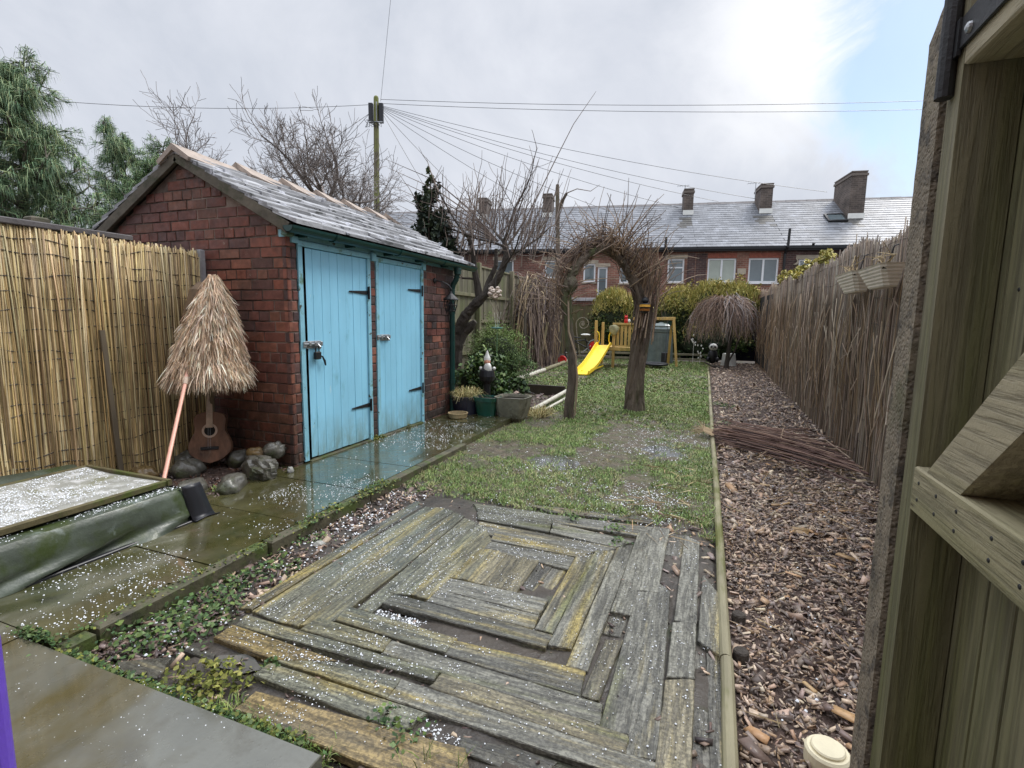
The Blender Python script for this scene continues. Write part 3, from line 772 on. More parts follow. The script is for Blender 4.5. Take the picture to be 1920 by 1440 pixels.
rof = lambda f: np.where(f > .96, .05, .255 * np.clip(1 - f, 0, 1) ** .55 + .02)
V, F, C = join([straw_layer(15000, .80, 1.47, rof, .115, TC), straw_layer(2600, .80, .90, lambda f: .275 - .1 * f, .13, TC), straw_layer(1500, .76, .82, lambda f: .25 + 0 * f, .11, [S(136, 114, 92), S(110, 92, 74), S(150, 128, 104)]), straw_layer(900, 1.38, 1.50, lambda f: .06 + 0 * f, .12, TC), straw_layer(500, 1.49, 1.555, lambda f: .028 + 0 * f, .11, TC)])
link_mesh('thatch', V, F, M['thatch'], tp, C=C)
cn = MB(); cn.lathe((-3.66, 2.86, .72), [(.23, 0), (.23, .08), (.19, .30), (.14, .52), (.08, .72), (.02, .78)], 18, col=S(104, 84, 62)); cn.build('frame_cone', M['thatch'], tp, colored=True)
pl = MB(); pl.tube([(-3.84, 3.03, .0), (-3.64, 2.88, 1.4)], .018, 8); pl.build('parasol_pole', M['oldwood'], tp)
rod = thing('broom', (-3.07, 2.06, .215), 'pink wooden broom handle leaning from the pond cover into the thatch', 'broom')
q = MB(); q.tube([(-3.075, 2.065, .218), (-3.30, 2.33, .51), (-3.50, 2.56, .75), (-3.58, 2.65, .87)], .0125, 10); q.build('handle', M['pinkrod'], rod)
q = MB(); q.tube([(-3.497, 2.556, .745), (-3.53, 2.595, .79)], .0165, 10); q.build('collar', M['guitarpale'], rod)

gu = thing('guitar', (-3.86, 2.97, .02), 'weathered brown acoustic guitar leaning under the straw thatch', 'guitar')
az = R(40)                              # facing the camera side
gn = Vector((math.sin(az), -math.cos(az), 0)); gs = Vector((math.cos(az), math.sin(az), 0))
lean_ = R(13)
gup = (Vector((0, 0, 1)) * math.cos(lean_) - gn * math.sin(lean_)); gno = (gn * math.cos(lean_) + Vector((0, 0, 1)) * math.sin(lean_))
go_ = Vector((-3.76, 2.94, .03))
def G(u, v, d): return tuple(go_ + gs * (u * .86) + gup * (v * .88) + gno * d)
def outline(n=44):
    pts = []
    keys = [(0, 0), (.03, .10), (.10, .175), (.17, .182), (.24, .155), (.30, .125), (.355, .128), (.41, .138), (.455, .115), (.475, .06), (.48, .0)]
    vs = [k[0] for k in keys]; hw = [k[1] for k in keys]
    for t in np.linspace(0, 1, n // 2): 
        v = .48 * (1 - math.cos(t * math.pi)) / 2; pts.append((np.interp(v, vs, hw), v))
    return pts + [(-a, b) for a, b in reversed(pts[1:-1])]
ol = outline(); n = len(ol)
gb = MB(); vs = [G(a, b, 0) for a, b in ol] + [G(a, b, .085) for a, b in ol] + [G(a * .985, b * .985 + .004, .089) for a, b in ol]
gb.add(vs, [tuple(range(n - 1, -1, -1))] + [(i, (i + 1) % n, n + (i + 1) % n, n + i) for i in range(n)] + [(n + i, n + (i + 1) % n, 2 * n + (i + 1) % n, 2 * n + i) for i in range(n)] + [tuple(2 * n + i for i in range(n))])
gb.build('body', M['guitarwood'], gu)
nk = MB(); nk.hexa([G(-.027, .33, .09), G(.027, .33, .09), G(.022, .86, .075), G(-.022, .86, .075)], [G(-.027, .33, .104), G(.027, .33, .104), G(.022, .86, .092), G(-.022, .86, .092)])
nk.hexa([G(-.03, .862, .06), G(.03, .862, .06), G(.036, 1.02, .03), G(-.036, 1.02, .03)], [G(-.03, .862, .08), G(.03, .862, .08), G(.036, 1.02, .05), G(-.036, 1.02, .05)])
nk.build('neck', M['guitarpale'], gu)
hole = MB(); hole.add([G(.046 * math.cos(t), .302 + .046 * math.sin(t), .0905) for t in np.linspace(0, 2 * math.pi, 25)[:-1]], [tuple(range(24))]); hole.build('sound_hole', M['dark'], gu)
rg = MB(); m_ = 28
vs = [G(r * math.cos(t), .302 + r * math.sin(t), .0912) for r in (.047, .066) for t in np.linspace(0, 2 * math.pi, m_ + 1)[:-1]]
rg.add(vs, [(i, (i + 1) % m_, m_ + (i + 1) % m_, m_ + i) for i in range(m_)]); rg.build('rosette', M['guitarpale'], gu)
bg_ = MB(); bg_.hexa([G(-.075, .125, .09), G(.075, .125, .09), G(.075, .155, .09), G(-.075, .155, .09)], [G(-.075, .128, .10), G(.075, .128, .10), G(.075, .152, .10), G(-.075, .152, .10)]); bg_.build('bridge', M['iron'], gu)
sg = MB()
for k in (-.006, .004): sg.tube([G(k * 2, .14, .102), G(k, .86, .098)], .0008, 3)
sg.build('string', M['steel'], gu)

# ================================================================== covered pond
pd = thing('covered_pond', (-3.4, 1.3, 0), 'raised pond wrapped in dark green tarpaulin with a hail covered lid', 'pond')
PX0, PX1, PY0, PY1, PZ = -3.97, -2.885, -.3, 2.07, .205
tb = MB(); vn = VN(12); vn2 = VN(13)
per = []            # front then far end, as a draped skirt
NF, NE, NV = 120, 46, 14
def skirt(f):
    if f < NF: t = f / NF; return (PX1, PY0 + (PY1 - .06 - PY0) * t, 1, 0)
    t = (f - NF) / NE
    if t < .12: a = t / .12 * math.pi / 2; return (PX1 - .06 + .06 * math.cos(a), PY1 - .06 + .06 * math.sin(a), math.cos(a), math.sin(a))
    return (PX1 - .06 - (t - .12) / .88 * (PX1 - .06 - PX0), PY1, 0, 1)
vs = []
for k in range(NV + 1):
    h = k / NV; z = PZ * (1 - h)
    for f in range(NF + NE + 1):
        x, y, nx, ny = skirt(f)
        s = f * .035
        bulge = .018 * math.sin(h * 3.1)
        fold = (max(0, h - .45) / .55) * (.06 * (vn.fbm(s * 2.6 + h * 3.5, h * 5.5 + s * .8) - .45) + .045 * abs(math.sin(s * 3.1 + 5 * h + 2 * float(vn(s, 3)))) ** 3 * h)
        d = bulge + fold + .01 * (vn2.fbm(s * 1.3, h * 2) - .5) + .015 * h
        if k == 0: d = -.012
        vs.append((x + nx * d, y + ny * d, z + (.006 if k == 0 else 0) + .012 * (float(vn2(s * 1.1, 2)) - .5) * (1 - h)))
W_ = NF + NE + 1
tb.add(vs, [(k * W_ + f, k * W_ + f + 1, (k + 1) * W_ + f + 1, (k + 1) * W_ + f) for k in range(NV) for f in range(NF + NE)])
NT = 26
top = []
for i in range(NT + 1):
    for j in range(NT * 2 + 1):
        x = PX0 + (PX1 - .012 - PX0) * i / NT; y = PY0 + (PY1 - .012 - PY0) * j / (NT * 2)
        hump = .05 * math.exp(-((x + 3.93) / .05) ** 2) * (.4 + float(vn(y * 2, 1)))
        top.append((x, y, PZ + .006 + hump + .010 * (float(vn2(x * 9, y * 6)) - .5) - (.01 if i == NT or j == NT * 2 else 0)))
w2 = NT * 2 + 1
tb.add(top, [(i * w2 + j, (i + 1) * w2 + j, (i + 1) * w2 + j + 1, i * w2 + j + 1) for i in range(NT) for j in range(NT * 2)])
tb.build('tarpaulin', M['tarp'], pd, smooth=True)
# lid: sheet framed in mossy battens
LX0, LX1, LYa, LYb = -3.74, -3.0, -.2, 2.02
ld = MB(); vs = []
for i in range(13):
    for j in range(25):
        x = LX0 + (LX1 - LX0) * i / 12; y = LYa + (LYb - LYa) * j / 24
        vs.append((x, y, PZ + .045 - .012 * math.sin(i / 12 * 3.14) + .006 * (float(vn2(x * 6, y * 5)) - .5)))
ld.add(vs, [(i * 25 + j, (i + 1) * 25 + j, (i + 1) * 25 + j + 1, i * 25 + j + 1) for i in range(12) for j in range(24)])
lid = ld.build('lid', M['lid'], pd, smooth=True)
bt = MB()
bt.bar((LX1 + .01, LYa, PZ + .035), (LX1 + .01, LYb + .02, PZ + .035), .03, .032, bev=.003); bt.bar((LX0 - .01, LYa, PZ + .035), (LX0 - .01, LYb + .02, PZ + .035), .03, .032, bev=.003)
bt.bar((LX0, LYb + .012, PZ + .037), (LX1 + .035, LYb + .012, PZ + .037), .026, .036, bev=.003)
bt.build('batten', M['mosswood'], lid)
fl = MB(); vs = []
for k in range(12):
    t = k / 11
    for s in (-.055, 0, .055):
        u = s * (1 + .5 * t) 
        x = -2.885 + .035 * min(1, t / .7) + .10 * max(0, t - .7) + .012 * math.sin(s * 50 + t * 4); y = 2.10 + u + .05 * t
        vs.append((x, y, .215 * max(0, 1 - t / .82) + .006 + .012 * math.sin(t * 6) * (s > 0)))
fl.add(vs, [(k * 3 + s, k * 3 + s + 1, (k + 1) * 3 + s + 1, (k + 1) * 3 + s) for k in range(11) for s in range(2)])
f_ = fl.build('liner_flap', M['black'], pd, smooth=True)
md = f_.modifiers.new('thick', 'SOLIDIFY'); md.thickness = .006
ed = MB(); ed.box((-3.9, 2.09, -.02), (-2.86, 2.115, .03), bev=.004); ed.box((-2.86, -.3, -.02), (-2.835, 2.115, .012), bev=.004); ed.build('liner_edge', M['black'], pd)

# rocks round the little bed
ROCKS = [((-3.93, 2.50, .03), (.10, .075, .07), 'rockbrown', 'rounded olive brown rock beside the wooden stake', 0),
         ((-3.76, 2.72, .03), (.12, .09, .085), 'rock', 'dark wet rock half hidden behind the pink handle', 1),
         ((-3.34, 2.44, .02), (.11, .085, .07), 'rock', 'flat grey rock next to the black liner flap', 2),
         ((-3.16, 2.62, .015), (.17, .085, .085), 'rock', 'pale grey pointed rock on the path edge', 3),
         ((-3.215, 2.92, .05), (.20, .11, .10), 'rock', 'big wet greenish slab rock by the brick corner', 4),
         ((-3.40, 3.06, .115), (.075, .06, .055), 'rockbrown', 'small yellowish rock perched behind the slab rock', 5),
         ((-3.245, 3.09, .155), (.085, .065, .065), 'rock', 'round speckled rock sitting on top of the slab rock', 6),
         ((-3.62, 3.08, .04), (.10, .08, .08), 'rock', 'dark rock tucked beside the guitar body by the bricks', 7),
         ((-3.96, 2.86, .03), (.11, .09, .09), 'rock', 'shadowed rock between the guitar and the reed screen', 8),
         ((-3.06, 3.07, .015), (.028, .024, .03), 'lid', 'little pale pebble at the foot of the brick corner', 9)]
for c, r3, m_, lab, i in ROCKS:
    b = MB(); b.blob(c, r3, .36, 40 + i, 16, 24, rotz=i * .7, flat=(i in (3, 4, 2, 0, 7)))
    tag(b.build('rock', M[m_], loc=c, smooth=(i not in (4,))), lab, 'rock', 'rocks around the little bed')
BOARDS=[
("c",-1.042,2.5,-0.961,2.491,-0.95,2.14,-1.028,2.138),
("c",-0.951,2.491,-0.866,2.493,-0.871,2.14,-0.946,2.142),
("c",-0.862,2.486,-0.772,2.483,-0.773,2.139,-0.865,2.139),
("s",-0.774,2.511,-0.692,2.502,-0.703,2.193,-0.784,2.189),
("s",-0.684,2.499,-0.614,2.503,-0.624,2.18,-0.695,2.187),
("g",-1.125,2.127,-0.611,2.121,-0.613,1.999,-1.126,2.016),
("g",-1.121,2.013,-0.612,1.996,-0.606,1.895,-1.129,1.908),
("h",-1.285,1.886,-0.518,1.868,-0.519,1.786,-1.293,1.806),
("g",-0.593,2.602,-0.51,2.674,-0.524,1.891,-0.595,1.893),
("g",-0.504,2.703,-0.411,2.752,-0.426,1.814,-0.511,1.806),
("g",-0.401,2.846,-0.33,2.864,-0.323,2.624,-0.399,2.642),
("g",-0.401,2.631,-0.325,2.619,-0.339,1.722,-0.415,1.718),
("g",-0.313,3.066,-0.229,3.194,-0.236,2.144,-0.321,2.143),
("s",-0.323,2.153,-0.251,2.164,-0.26,2.005,-0.326,1.987),
("y",-0.304,1.932,-0.244,1.953,-0.273,1.596,-0.326,1.586),
("g",-0.223,3.183,-0.141,3.191,-0.145,2.391,-0.233,2.371),
("g",-0.234,2.365,-0.144,2.388,-0.155,1.485,-0.241,1.465),
("g",-0.14,2.474,-0.09,2.413,-0.062,1.418,-0.152,1.404),
("s",-0.151,3.144,-0.047,3.15,-0.06,2.828,-0.138,2.837),
("g",-0.044,3.141,0.036,3.064,0.034,2.196,-0.052,2.187),
("g",-0.057,2.156,0.032,2.197,0.032,1.824,-0.056,1.795),
("y",-0.059,1.781,0.032,1.818,0.032,1.316,-0.061,1.279),
("g",0.061,2.643,0.127,2.487,0.122,2,0.047,2.067),
("s",0.079,2.021,0.128,2.034,0.122,1.382,0.091,1.37),
("s",0.039,2.019,0.073,1.99,0.087,1.368,0.039,1.349),
("g",-1.1,2.6,-0.601,2.589,-0.597,2.453,-1.113,2.503),
("g",-1.126,2.699,-0.5,2.704,-0.591,2.603,-1.109,2.613),
("g",-1.285,2.841,-0.401,2.789,-0.481,2.701,-1.232,2.685),
("g",-1.37,2.996,-0.849,2.996,-0.827,2.85,-1.31,2.865),
("g",-0.838,2.993,-0.327,2.912,-0.407,2.798,-0.812,2.851),
("g",-1.457,3.117,-0.923,3.133,-0.848,3.008,-1.378,3.012),
("g",-0.916,3.127,-0.239,3.19,-0.318,3.026,-0.843,3.011),
("s",-1.112,3.283,-0.295,3.359,-0.255,3.274,-0.947,3.212),
("d",-1.869,3.034,-1.781,2.994,-1.82,1.573,-1.872,1.558),
("g",-1.724,2.917,-1.631,2.942,-1.634,1.523,-1.782,1.544),
("g",-1.626,2.944,-1.51,2.922,-1.583,2.144,-1.66,2.13),
("y",-1.659,2.121,-1.585,2.134,-1.528,1.539,-1.631,1.524),
("g",-1.502,2.917,-1.414,2.88,-1.404,2.095,-1.577,2.143),
("y",-1.572,2.131,-1.404,2.086,-1.414,1.626,-1.517,1.543),
("g",-1.399,2.86,-1.29,2.816,-1.308,1.738,-1.375,1.735),
("g",-1.272,2.799,-1.203,2.755,-1.221,1.923,-1.32,1.905),
("y",-1.195,2.747,-1.103,2.606,-1.129,1.921,-1.217,1.922),
("g",-1.109,2.483,-1.045,2.494,-1.034,2.142,-1.125,2.132),
("g",-1.417,1.724,-0.872,1.706,-0.869,1.615,-1.407,1.627),
("g",-0.881,1.694,-0.343,1.721,-0.333,1.586,-0.872,1.61),
("y",-1.487,1.612,-1.114,1.602,-1.104,1.529,-1.498,1.524),
("g",-1.109,1.602,-0.25,1.578,-0.248,1.491,-1.099,1.527),
("g",-1.793,1.516,-0.839,1.509,-0.84,1.468,-1.772,1.45),
("y",-0.829,1.502,-0.154,1.475,-0.151,1.407,-0.832,1.428),
("o",-1.783,1.435,-1.22,1.415,-1.447,1.337,-1.771,1.35),
("g",-1.212,1.413,-0.954,1.424,-0.945,1.334,-1.442,1.336),
("g",-0.947,1.423,-0.064,1.405,-0.063,1.328,-0.94,1.332),
("g",-1.447,1.317,-0.778,1.319,-0.821,1.229,-1.462,1.253),
("o",-1.378,1.187,-0.605,1.237,-0.481,1.08,-1.376,1.105),
("d",-0.643,1.316,-0.338,1.315,-0.357,1.23,-0.625,1.249),
("d",-1.84,1.296,-1.707,1.288,-1.67,1.263,-1.825,1.267),
("d",-1.988,1.125,-1.834,1.21,-1.766,1.122,-1.866,1.067),
]
# ================================================================== broken timber deck
deck = thing('timber_deck', (-.8, 2.1, -.09), 'broken weathered deck of grey boards laid in square rings on the ground', 'deck')
DECKZ = {'s': -.052, 'h': -.030, 'o': -.036, 'd': -.050, 'c': -.038, 'g': -.037, 'y': -.038}
DCOL = {'g': S(118, 117, 106), 's': S(100, 98, 88), 'h': S(106, 105, 94), 'c': S(130, 123, 98), 'y': S(128, 121, 98), 'o': S(136, 118, 78), 'd': S(84, 82, 72)}
dvn = VN(77); rd = random.Random(9)
board_z = []
for bi, bdat in enumerate(BOARDS):
    k = bdat[0]; q = [Vector((bdat[1 + 2 * i], bdat[2 + 2 * i], 0)) for i in range(4)]
    lx = (q[1] - q[0]).length; ly = (q[3] - q[0]).length
    along_x = lx > ly
    z = DECKZ[k] + rd.uniform(-.004, .004); tx, ty = rd.uniform(-.006, .006), rd.uniform(-.006, .006)
    cen = sum(q, Vector()) / 4
    q = [p + (Vector((.002 if p.x > cen.x else -.002, .0042 if p.y > cen.y else -.0042, 0)) if along_x else Vector((.0042 if p.x > cen.x else -.0042, .002 if p.y > cen.y else -.002, 0))) for p in q]
    nx = max(3, int(lx / .035)); ny = max(3, int(ly / .035))
    mb = MB(); vs = []; zs = {}
    rag = .005 if k in 'gyoh' else .014
    th = .030
    for layer in (0, 1, 2):
        for j in range(ny + 1):
            for i in range(nx + 1):
                a, b = i / nx, j / ny
                p = (q[0] * (1 - a) + q[1] * a) * (1 - b) + (q[3] * (1 - a) + q[2] * a) * b
                endx = along_x and i in (0, nx); endy = (not along_x) and j in (0, ny)
                if endx: p = p + (q[1] - q[0]).normalized() * (dvn(p.y * 45, bi) - .5) * rag * 2
                if endy: p = p + (q[3] - q[0]).normalized() * (dvn(p.x * 45, bi) - .5) * rag * 2
                edge = i in (0, nx) or j in (0, ny)
                if edge and not endx and not endy:
                    p = p + Vector((dvn(p.y * 20, bi + 5) - .5, dvn(p.x * 20, bi + 9) - .5, 0)) * .0018
                u = p - cen
                zz = z + u.x * tx + u.y * ty + .004 * (dvn.fbm(p.x * 9 + bi, p.y * 9) - .5)
                if layer == 0: zz -= th
                elif layer == 1: zz -= .0035
                elif edge:
                    p = p + Vector((.0028 if i == 0 else (-.0028 if i == nx else 0), -.0028 if j == 0 and q[0].y > q[3].y else (.0028 if j == ny else 0), 0))
                    # chamfer towards the long axis only
                vs.append((p.x, p.y, zz))
    W1 = nx + 1; L1 = W1 * (ny + 1)
    rim = [i for i in range(nx)] + [nx + j * W1 for j in range(ny)] + [ny * W1 + i for i in range(nx, 0, -1)] + [j * W1 for j in range(ny, 0, -1)]
    fs = [(2 * L1 + j * W1 + i, 2 * L1 + j * W1 + i + 1, 2 * L1 + (j + 1) * W1 + i + 1, 2 * L1 + (j + 1) * W1 + i) for j in range(ny) for i in range(nx)]
    m_ = len(rim)
    for a in (0, 1):
        fs += [(a * L1 + rim[i], a * L1 + rim[(i + 1) % m_], (a + 1) * L1 + rim[(i + 1) % m_], (a + 1) * L1 + rim[i]) for i in range(m_)]
    f = rd.uniform(.72, 1.2); c = DCOL[k]
    if cen.x < -1.0 and k in 'gy': c = tuple(.6 * a + .4 * b for a, b in zip(c, S(104, 106, 78)))
    if cen.x > -.5 and k == 'g': c = tuple(a * 1.15 for a in c)
    mb.add(vs, fs, (c[0] * f, c[1] * f, c[2] * f))
    o = mb.build('deck_board', M['decky'] if along_x else M['deck'], deck)
    board_z.append((bdat, z, tx, ty, cen))
jo = MB()
for yy in (1.5, 2.3, 3.0): jo.box((-1.7, yy, -.115), (-.02, yy + .05, -.10))
jo.build('joist', M['dark'], deck)

# ================================================================== timber edging along the bark bed
ed = thing('pole_edging', (.14, 6, -.08), 'row of round pale poles edging the lawn along the bark bed', 'garden edging')
segs = [(.6, 1.98, .132, .150), (1.985, 3.22, .146, .150), (3.225, 4.62, .150, .150), (4.625, 6.0, .148, .140), (6.01, 8.2, .140, .135), (8.22, 11.0, .135, .13), (11.02, 14.3, .13, .125), (14.32, 17.6, .125, .12)]
for a, b, xa, xb in segs:
    m_ = MB(); n = 10
    m_.tube([(xa + (xb - xa) * t, a + (b - a) * t, -.045 + .006 * math.sin(t * 7 + a)) for t in np.linspace(0, 1, n)], .0235, 12); m_.build('edging_pole', M['pole'], ed, smooth=False)
for (x, y) in ((.212, 2.337), (.205, 2.06)):
    m_ = MB(); m_.lathe((x, y, -.14), [(.03, 0), (.03, .10), (.026, .106)], 12); tag(m_.build('stake_stump', M['barkdark'], loc=(x, y, -.14)), 'short dark round stump stake against the pole edging, ' + ('farther one' if y > 2.2 else 'nearer one'), 'stake', 'stump stakes by the edging')

# ================================================================== bark chips, hail, leaves, grass
def chips(name, n, x0, x1, y0, y1, zf, size, cols, seed, flat=.45, mask=None, label=None):
    rs = np.random.RandomState(seed)
    P = np.stack([rs.uniform(x0, x1, n), y0 + (y1 - y0) * rs.rand(n) ** 1.25, np.zeros(n)], 1)
    if mask is not None: P = P[mask(P, rs)]
    n = len(P); P[:, 2] = zf(P[:, 0], P[:, 1]) + rs.uniform(0, .022, n)
    L_ = size * rs.lognormal(0, .45, n); W_ = L_ * rs.uniform(.22, .5, n); T_ = np.minimum(L_ * rs.uniform(.06, .18, n), .008)
    ax = rs.normal(size=(n, 3)); ax[:, 2] *= flat; ax /= np.linalg.norm(ax, axis=1)[:, None]
    up = rs.normal(size=(n, 3)) * .45; up[:, 2] += 1; b = np.cross(up, ax); b /= np.linalg.norm(b, axis=1)[:, None]; c = np.cross(ax, b)
    def cor(sx, sy, sz, k): return P + ax * (L_ * .5 * sx * k[:, 0])[:, None] + b * (W_ * .5 * sy * k[:, 1])[:, None] + c * (T_ * sz)[:, None]
    k = [np.stack([rs.uniform(.7, 1.15, n), rs.uniform(.5, 1.15, n)], 1) for _ in range(4)]
    sg = [(-1, -1), (1, -1), (1, 1), (-1, 1)]
    V = np.stack([cor(a, d, 0, k[i]) for i, (a, d) in enumerate(sg)] + [cor(a, d, 1, k[i]) for i, (a, d) in enumerate(sg)], 1).reshape(-1, 3)
    i = np.arange(n)[:, None] * 8
    F = np.concatenate([i + np.array([f]) for f in [(4, 5, 6, 7), (0, 1, 5, 4), (1, 2, 6, 5), (2, 3, 7, 6), (3, 0, 4, 7)]])
    C = np.repeat(pal(rs, n, cols, .3), 8, axis=0)
    return V, F, C
CH = [S(158, 134, 114), S(130, 110, 94), S(104, 88, 78), S(182, 160, 138), S(90, 78, 70), S(146, 128, 116), S(120, 104, 94), S(164, 136, 108), S(138, 124, 116), S(200, 180, 156)]
bz = lambda x, y: np.full_like(x, -.082)
V, F, C = join([chips('', 24000, .18, 1.45, 1.0, 4.8, bz, .021, CH, 1), chips('', 13000, .18, 1.7, 3.4, 18, bz, .036, CH, 2), chips('', 70, .2, 1.3, 1.3, 6, lambda x, y: bz(x, y) + .012, .05, [S(190, 158, 118), S(176, 140, 100), S(168, 150, 130)], 3, .2)])
tag(link_mesh('bark_chips', V, F, M['chip'], loc=(.8, 6, -.08), C=C), 'wet brown bark chippings spread along the bed by the brown reed fence', 'bark chips', kind='stuff')
DK = [S(110, 92, 84), S(92, 76, 72), S(74, 62, 58), S(140, 122, 112), S(60, 52, 50)]
mk = lambda P, rs: (P[:, 0] < -3.55 - .05 * (P[:, 1] - 9) * .9) | (P[:, 1] < 8.3)
V, F, C = join([chips('', 7000, -5.0, -2.3, 6.1, 17, lambda x, y: np.full_like(x, -.05), .05, DK, 5, mask=mk), chips('', 700, -4.0, -3.1, 2.15, 3.15, lambda x, y: np.full_like(x, -.02), .03, DK[:3] + [S(96, 64, 46)], 6),
                chips('', 1500, -2.19, -1.85, 1.1, 3.4, lambda x, y: np.full_like(x, -.085), .03, DK + CH[:4], 7), chips('', 1300, -1.8, .1, 1.0, 3.3, lambda x, y: np.full_like(x, -.068), .02, DK + CH[:4], 8), chips('', 260, -.25, .12, 2.4, 3.7, lambda x, y: np.full_like(x, -.075), .03, CH, 9)])
tag(link_mesh('leaf_litter', V, F, M['chip'], loc=(-3, 8, -.05), C=C), 'dark leaf litter and chips covering the left flower border', 'leaf litter', kind='stuff')

# straw and twig debris
rs = np.random.RandomState(14)
def straws(n, x0, x1, y0, y1, z, ln, cols, w_=.005, drp=.05, zj=.02):
    P = np.stack([rs.uniform(x0, x1, n), rs.uniform(y0, y1, n), z + rs.uniform(0, zj, n)], 1)
    t = rs.rand(n) * 6.28; D = np.stack([np.cos(t), np.sin(t), rs.uniform(-.02, .12, n)], 1)
    return needles(P, D, ln, w_, rs, pal(rs, n, cols, .2), drp)
SC = [S(176, 150, 112), S(150, 126, 92), S(196, 176, 140), S(120, 96, 70)]
V, F, C = join([straws(90, -.45, .12, 2.9, 4.6, -.045, .16, SC), straws(70, .2, 1.3, 3.4, 6.5, -.05, .22, SC), straws(120, .5, 1.33, 4.2, 6.2, -.05, .25, [S(130, 110, 76), S(108, 100, 58), S(150, 126, 92)]), straws(60, .2, 1.2, 1.4, 3.4, -.055, .12, SC), straws(14, .3, 1.2, 1.5, 6, -.03, .3, SC, .008)])
tag(link_mesh('straw_debris', V, F, M['thatch'], loc=(.3, 4, -.05), C=C), 'loose straws and broken stalks scattered over lawn corner and bark', 'straw', kind='stuff')

# grass -------------------------------------------------------------
gv = VN(55); gv2 = VN(56)
rs = np.random.RandomState(15)
def left_edge(y):
    return np.where(y < 5.3, -2.24, np.where(y < 6.55, -2.24 + (y - 5.3) * .12, np.where(y < 8.42, -2.2, -3.52 - (y - 8.4) * .06)))
def density(x, y):
    d = gv.fbm(x * 1.5 + 3, y * 1.1 + 5) * .9 + gv2.fbm(x * 4, y * 4) * .5
    d = np.clip((d - .55) * 2.8, 0, 1)
    d = d * np.clip((y - 3.15) / .5, .12, 1)
    far = np.clip((y - 6) / 3, 0, 1); d = np.maximum(d, far * .62)
    bare = np.exp(-((x + .28) / .30) ** 2 - ((y - 3.75) / .4) ** 2) + .8 * np.exp(-((x + .35) / .28) ** 2 - ((y - 5.2) / .5) ** 2) + .6 * np.exp(-((x + 1.1) / .25) ** 2 - ((y - 4.2) / .25) ** 2) + .9 * np.exp(-((x + 1.85) / .25) ** 2 - ((y - 6.5) / .4) ** 2)
    return d * (1 - np.clip(bare, 0, .95))
GC = [S(110, 138, 66), S(130, 154, 80), S(94, 120, 56), S(150, 156, 100), S(104, 122, 70), S(146, 140, 98)]
def tufts(n, x0, x1, y0, y1, nb, ln, wd, drp, z=-.062, use_d=True, cols=GC, spread=.018):
    P = np.stack([rs.uniform(x0, x1, n), rs.uniform(y0, y1, n)], 1)
    if use_d:
        k = (rs.rand(n) < density(P[:, 0], P[:, 1])) & (P[:, 0] > left_edge(P[:, 1]) + rs.normal(0, .03, n)) & (P[:, 0] < .115 + rs.normal(0, .01, n))
        P = P[k]
    n = len(P); hs = rs.lognormal(0, .3, n)
    B = np.repeat(P, nb, axis=0) + rs.normal(0, spread, (n * nb, 2)); hs = np.repeat(hs, nb)
    m_ = len(B); D = np.stack([rs.normal(0, .55, m_), rs.normal(0, .55, m_), np.ones(m_)], 1); D /= np.linalg.norm(D, axis=1)[:, None]
    return needles(np.column_stack([B, np.full(m_, z)]), D, ln * hs * rs.uniform(.6, 1.2, m_), wd, rs, np.repeat(pal(rs, n, cols, .2), nb, axis=0) * rs.uniform(.8, 1.15, (m_, 1)), drp)
# a few strong clumps at the deck edge
def clumps(pts_, nb, ln, wd, cols=GC, z=-.07, drp=.5, spread=.03):
    B = np.repeat(np.array(pts_), nb, axis=0); m_ = len(B); B = B + rs.normal(0, spread, (m_, 2))
    D = np.stack([rs.normal(0, .5, m_), rs.normal(0, .5, m_), np.ones(m_)], 1); D /= np.linalg.norm(D, axis=1)[:, None]
    return needles(np.column_stack([B, np.full(m_, z)]), D, ln, wd, rs, pal(rs, m_, cols, .22), drp)
edge_pts = [(-1.42, 3.32), (-1.3, 3.28), (-1.18, 3.27), (-.95, 3.36), (-.85, 3.38), (-.72, 3.36), (-.5, 3.42), (-.42, 3.36), (-1.6, 3.4), (-1.75, 3.55), (-1.9, 3.7), (-2.0, 3.9), (-1.5, 3.6), (-2.1, 4.1), (-2.15, 4.3), (.0, 3.5), (.06, 3.4), (.08, 3.65), (-1.05, 3.4), (-.3, 4.1), (.05, 4.2), (.09, 4.6), (.08, 5.0), (-1.3, 3.9), (-.7, 4.0), (.1, 3.2)]
parts = [tufts(17000, -2.35, .13, 3.15, 6.6, 9, .066, .0042, .9), tufts(15000, -2.4, .13, 6.2, 9.5, 7, .065, .007, .5), tufts(17000, -4.0, .12, 8.3, 17.5, 6, .075, .013, .5),
         clumps(edge_pts, 60, .10, .0045), clumps([(-.92, 7.25), (-.8, 7.2), (-1.0, 7.3), (-.86, 7.12)], 90, .13, .006, [S(96, 118, 56), S(110, 130, 70)])]
V, F, C = join(parts)
tag(link_mesh('grass', V, F, M['grass'], loc=(-1.2, 8, -.06), C=C), 'thin wet grass growing in patches on the muddy lawn', 'grass', kind='stuff')

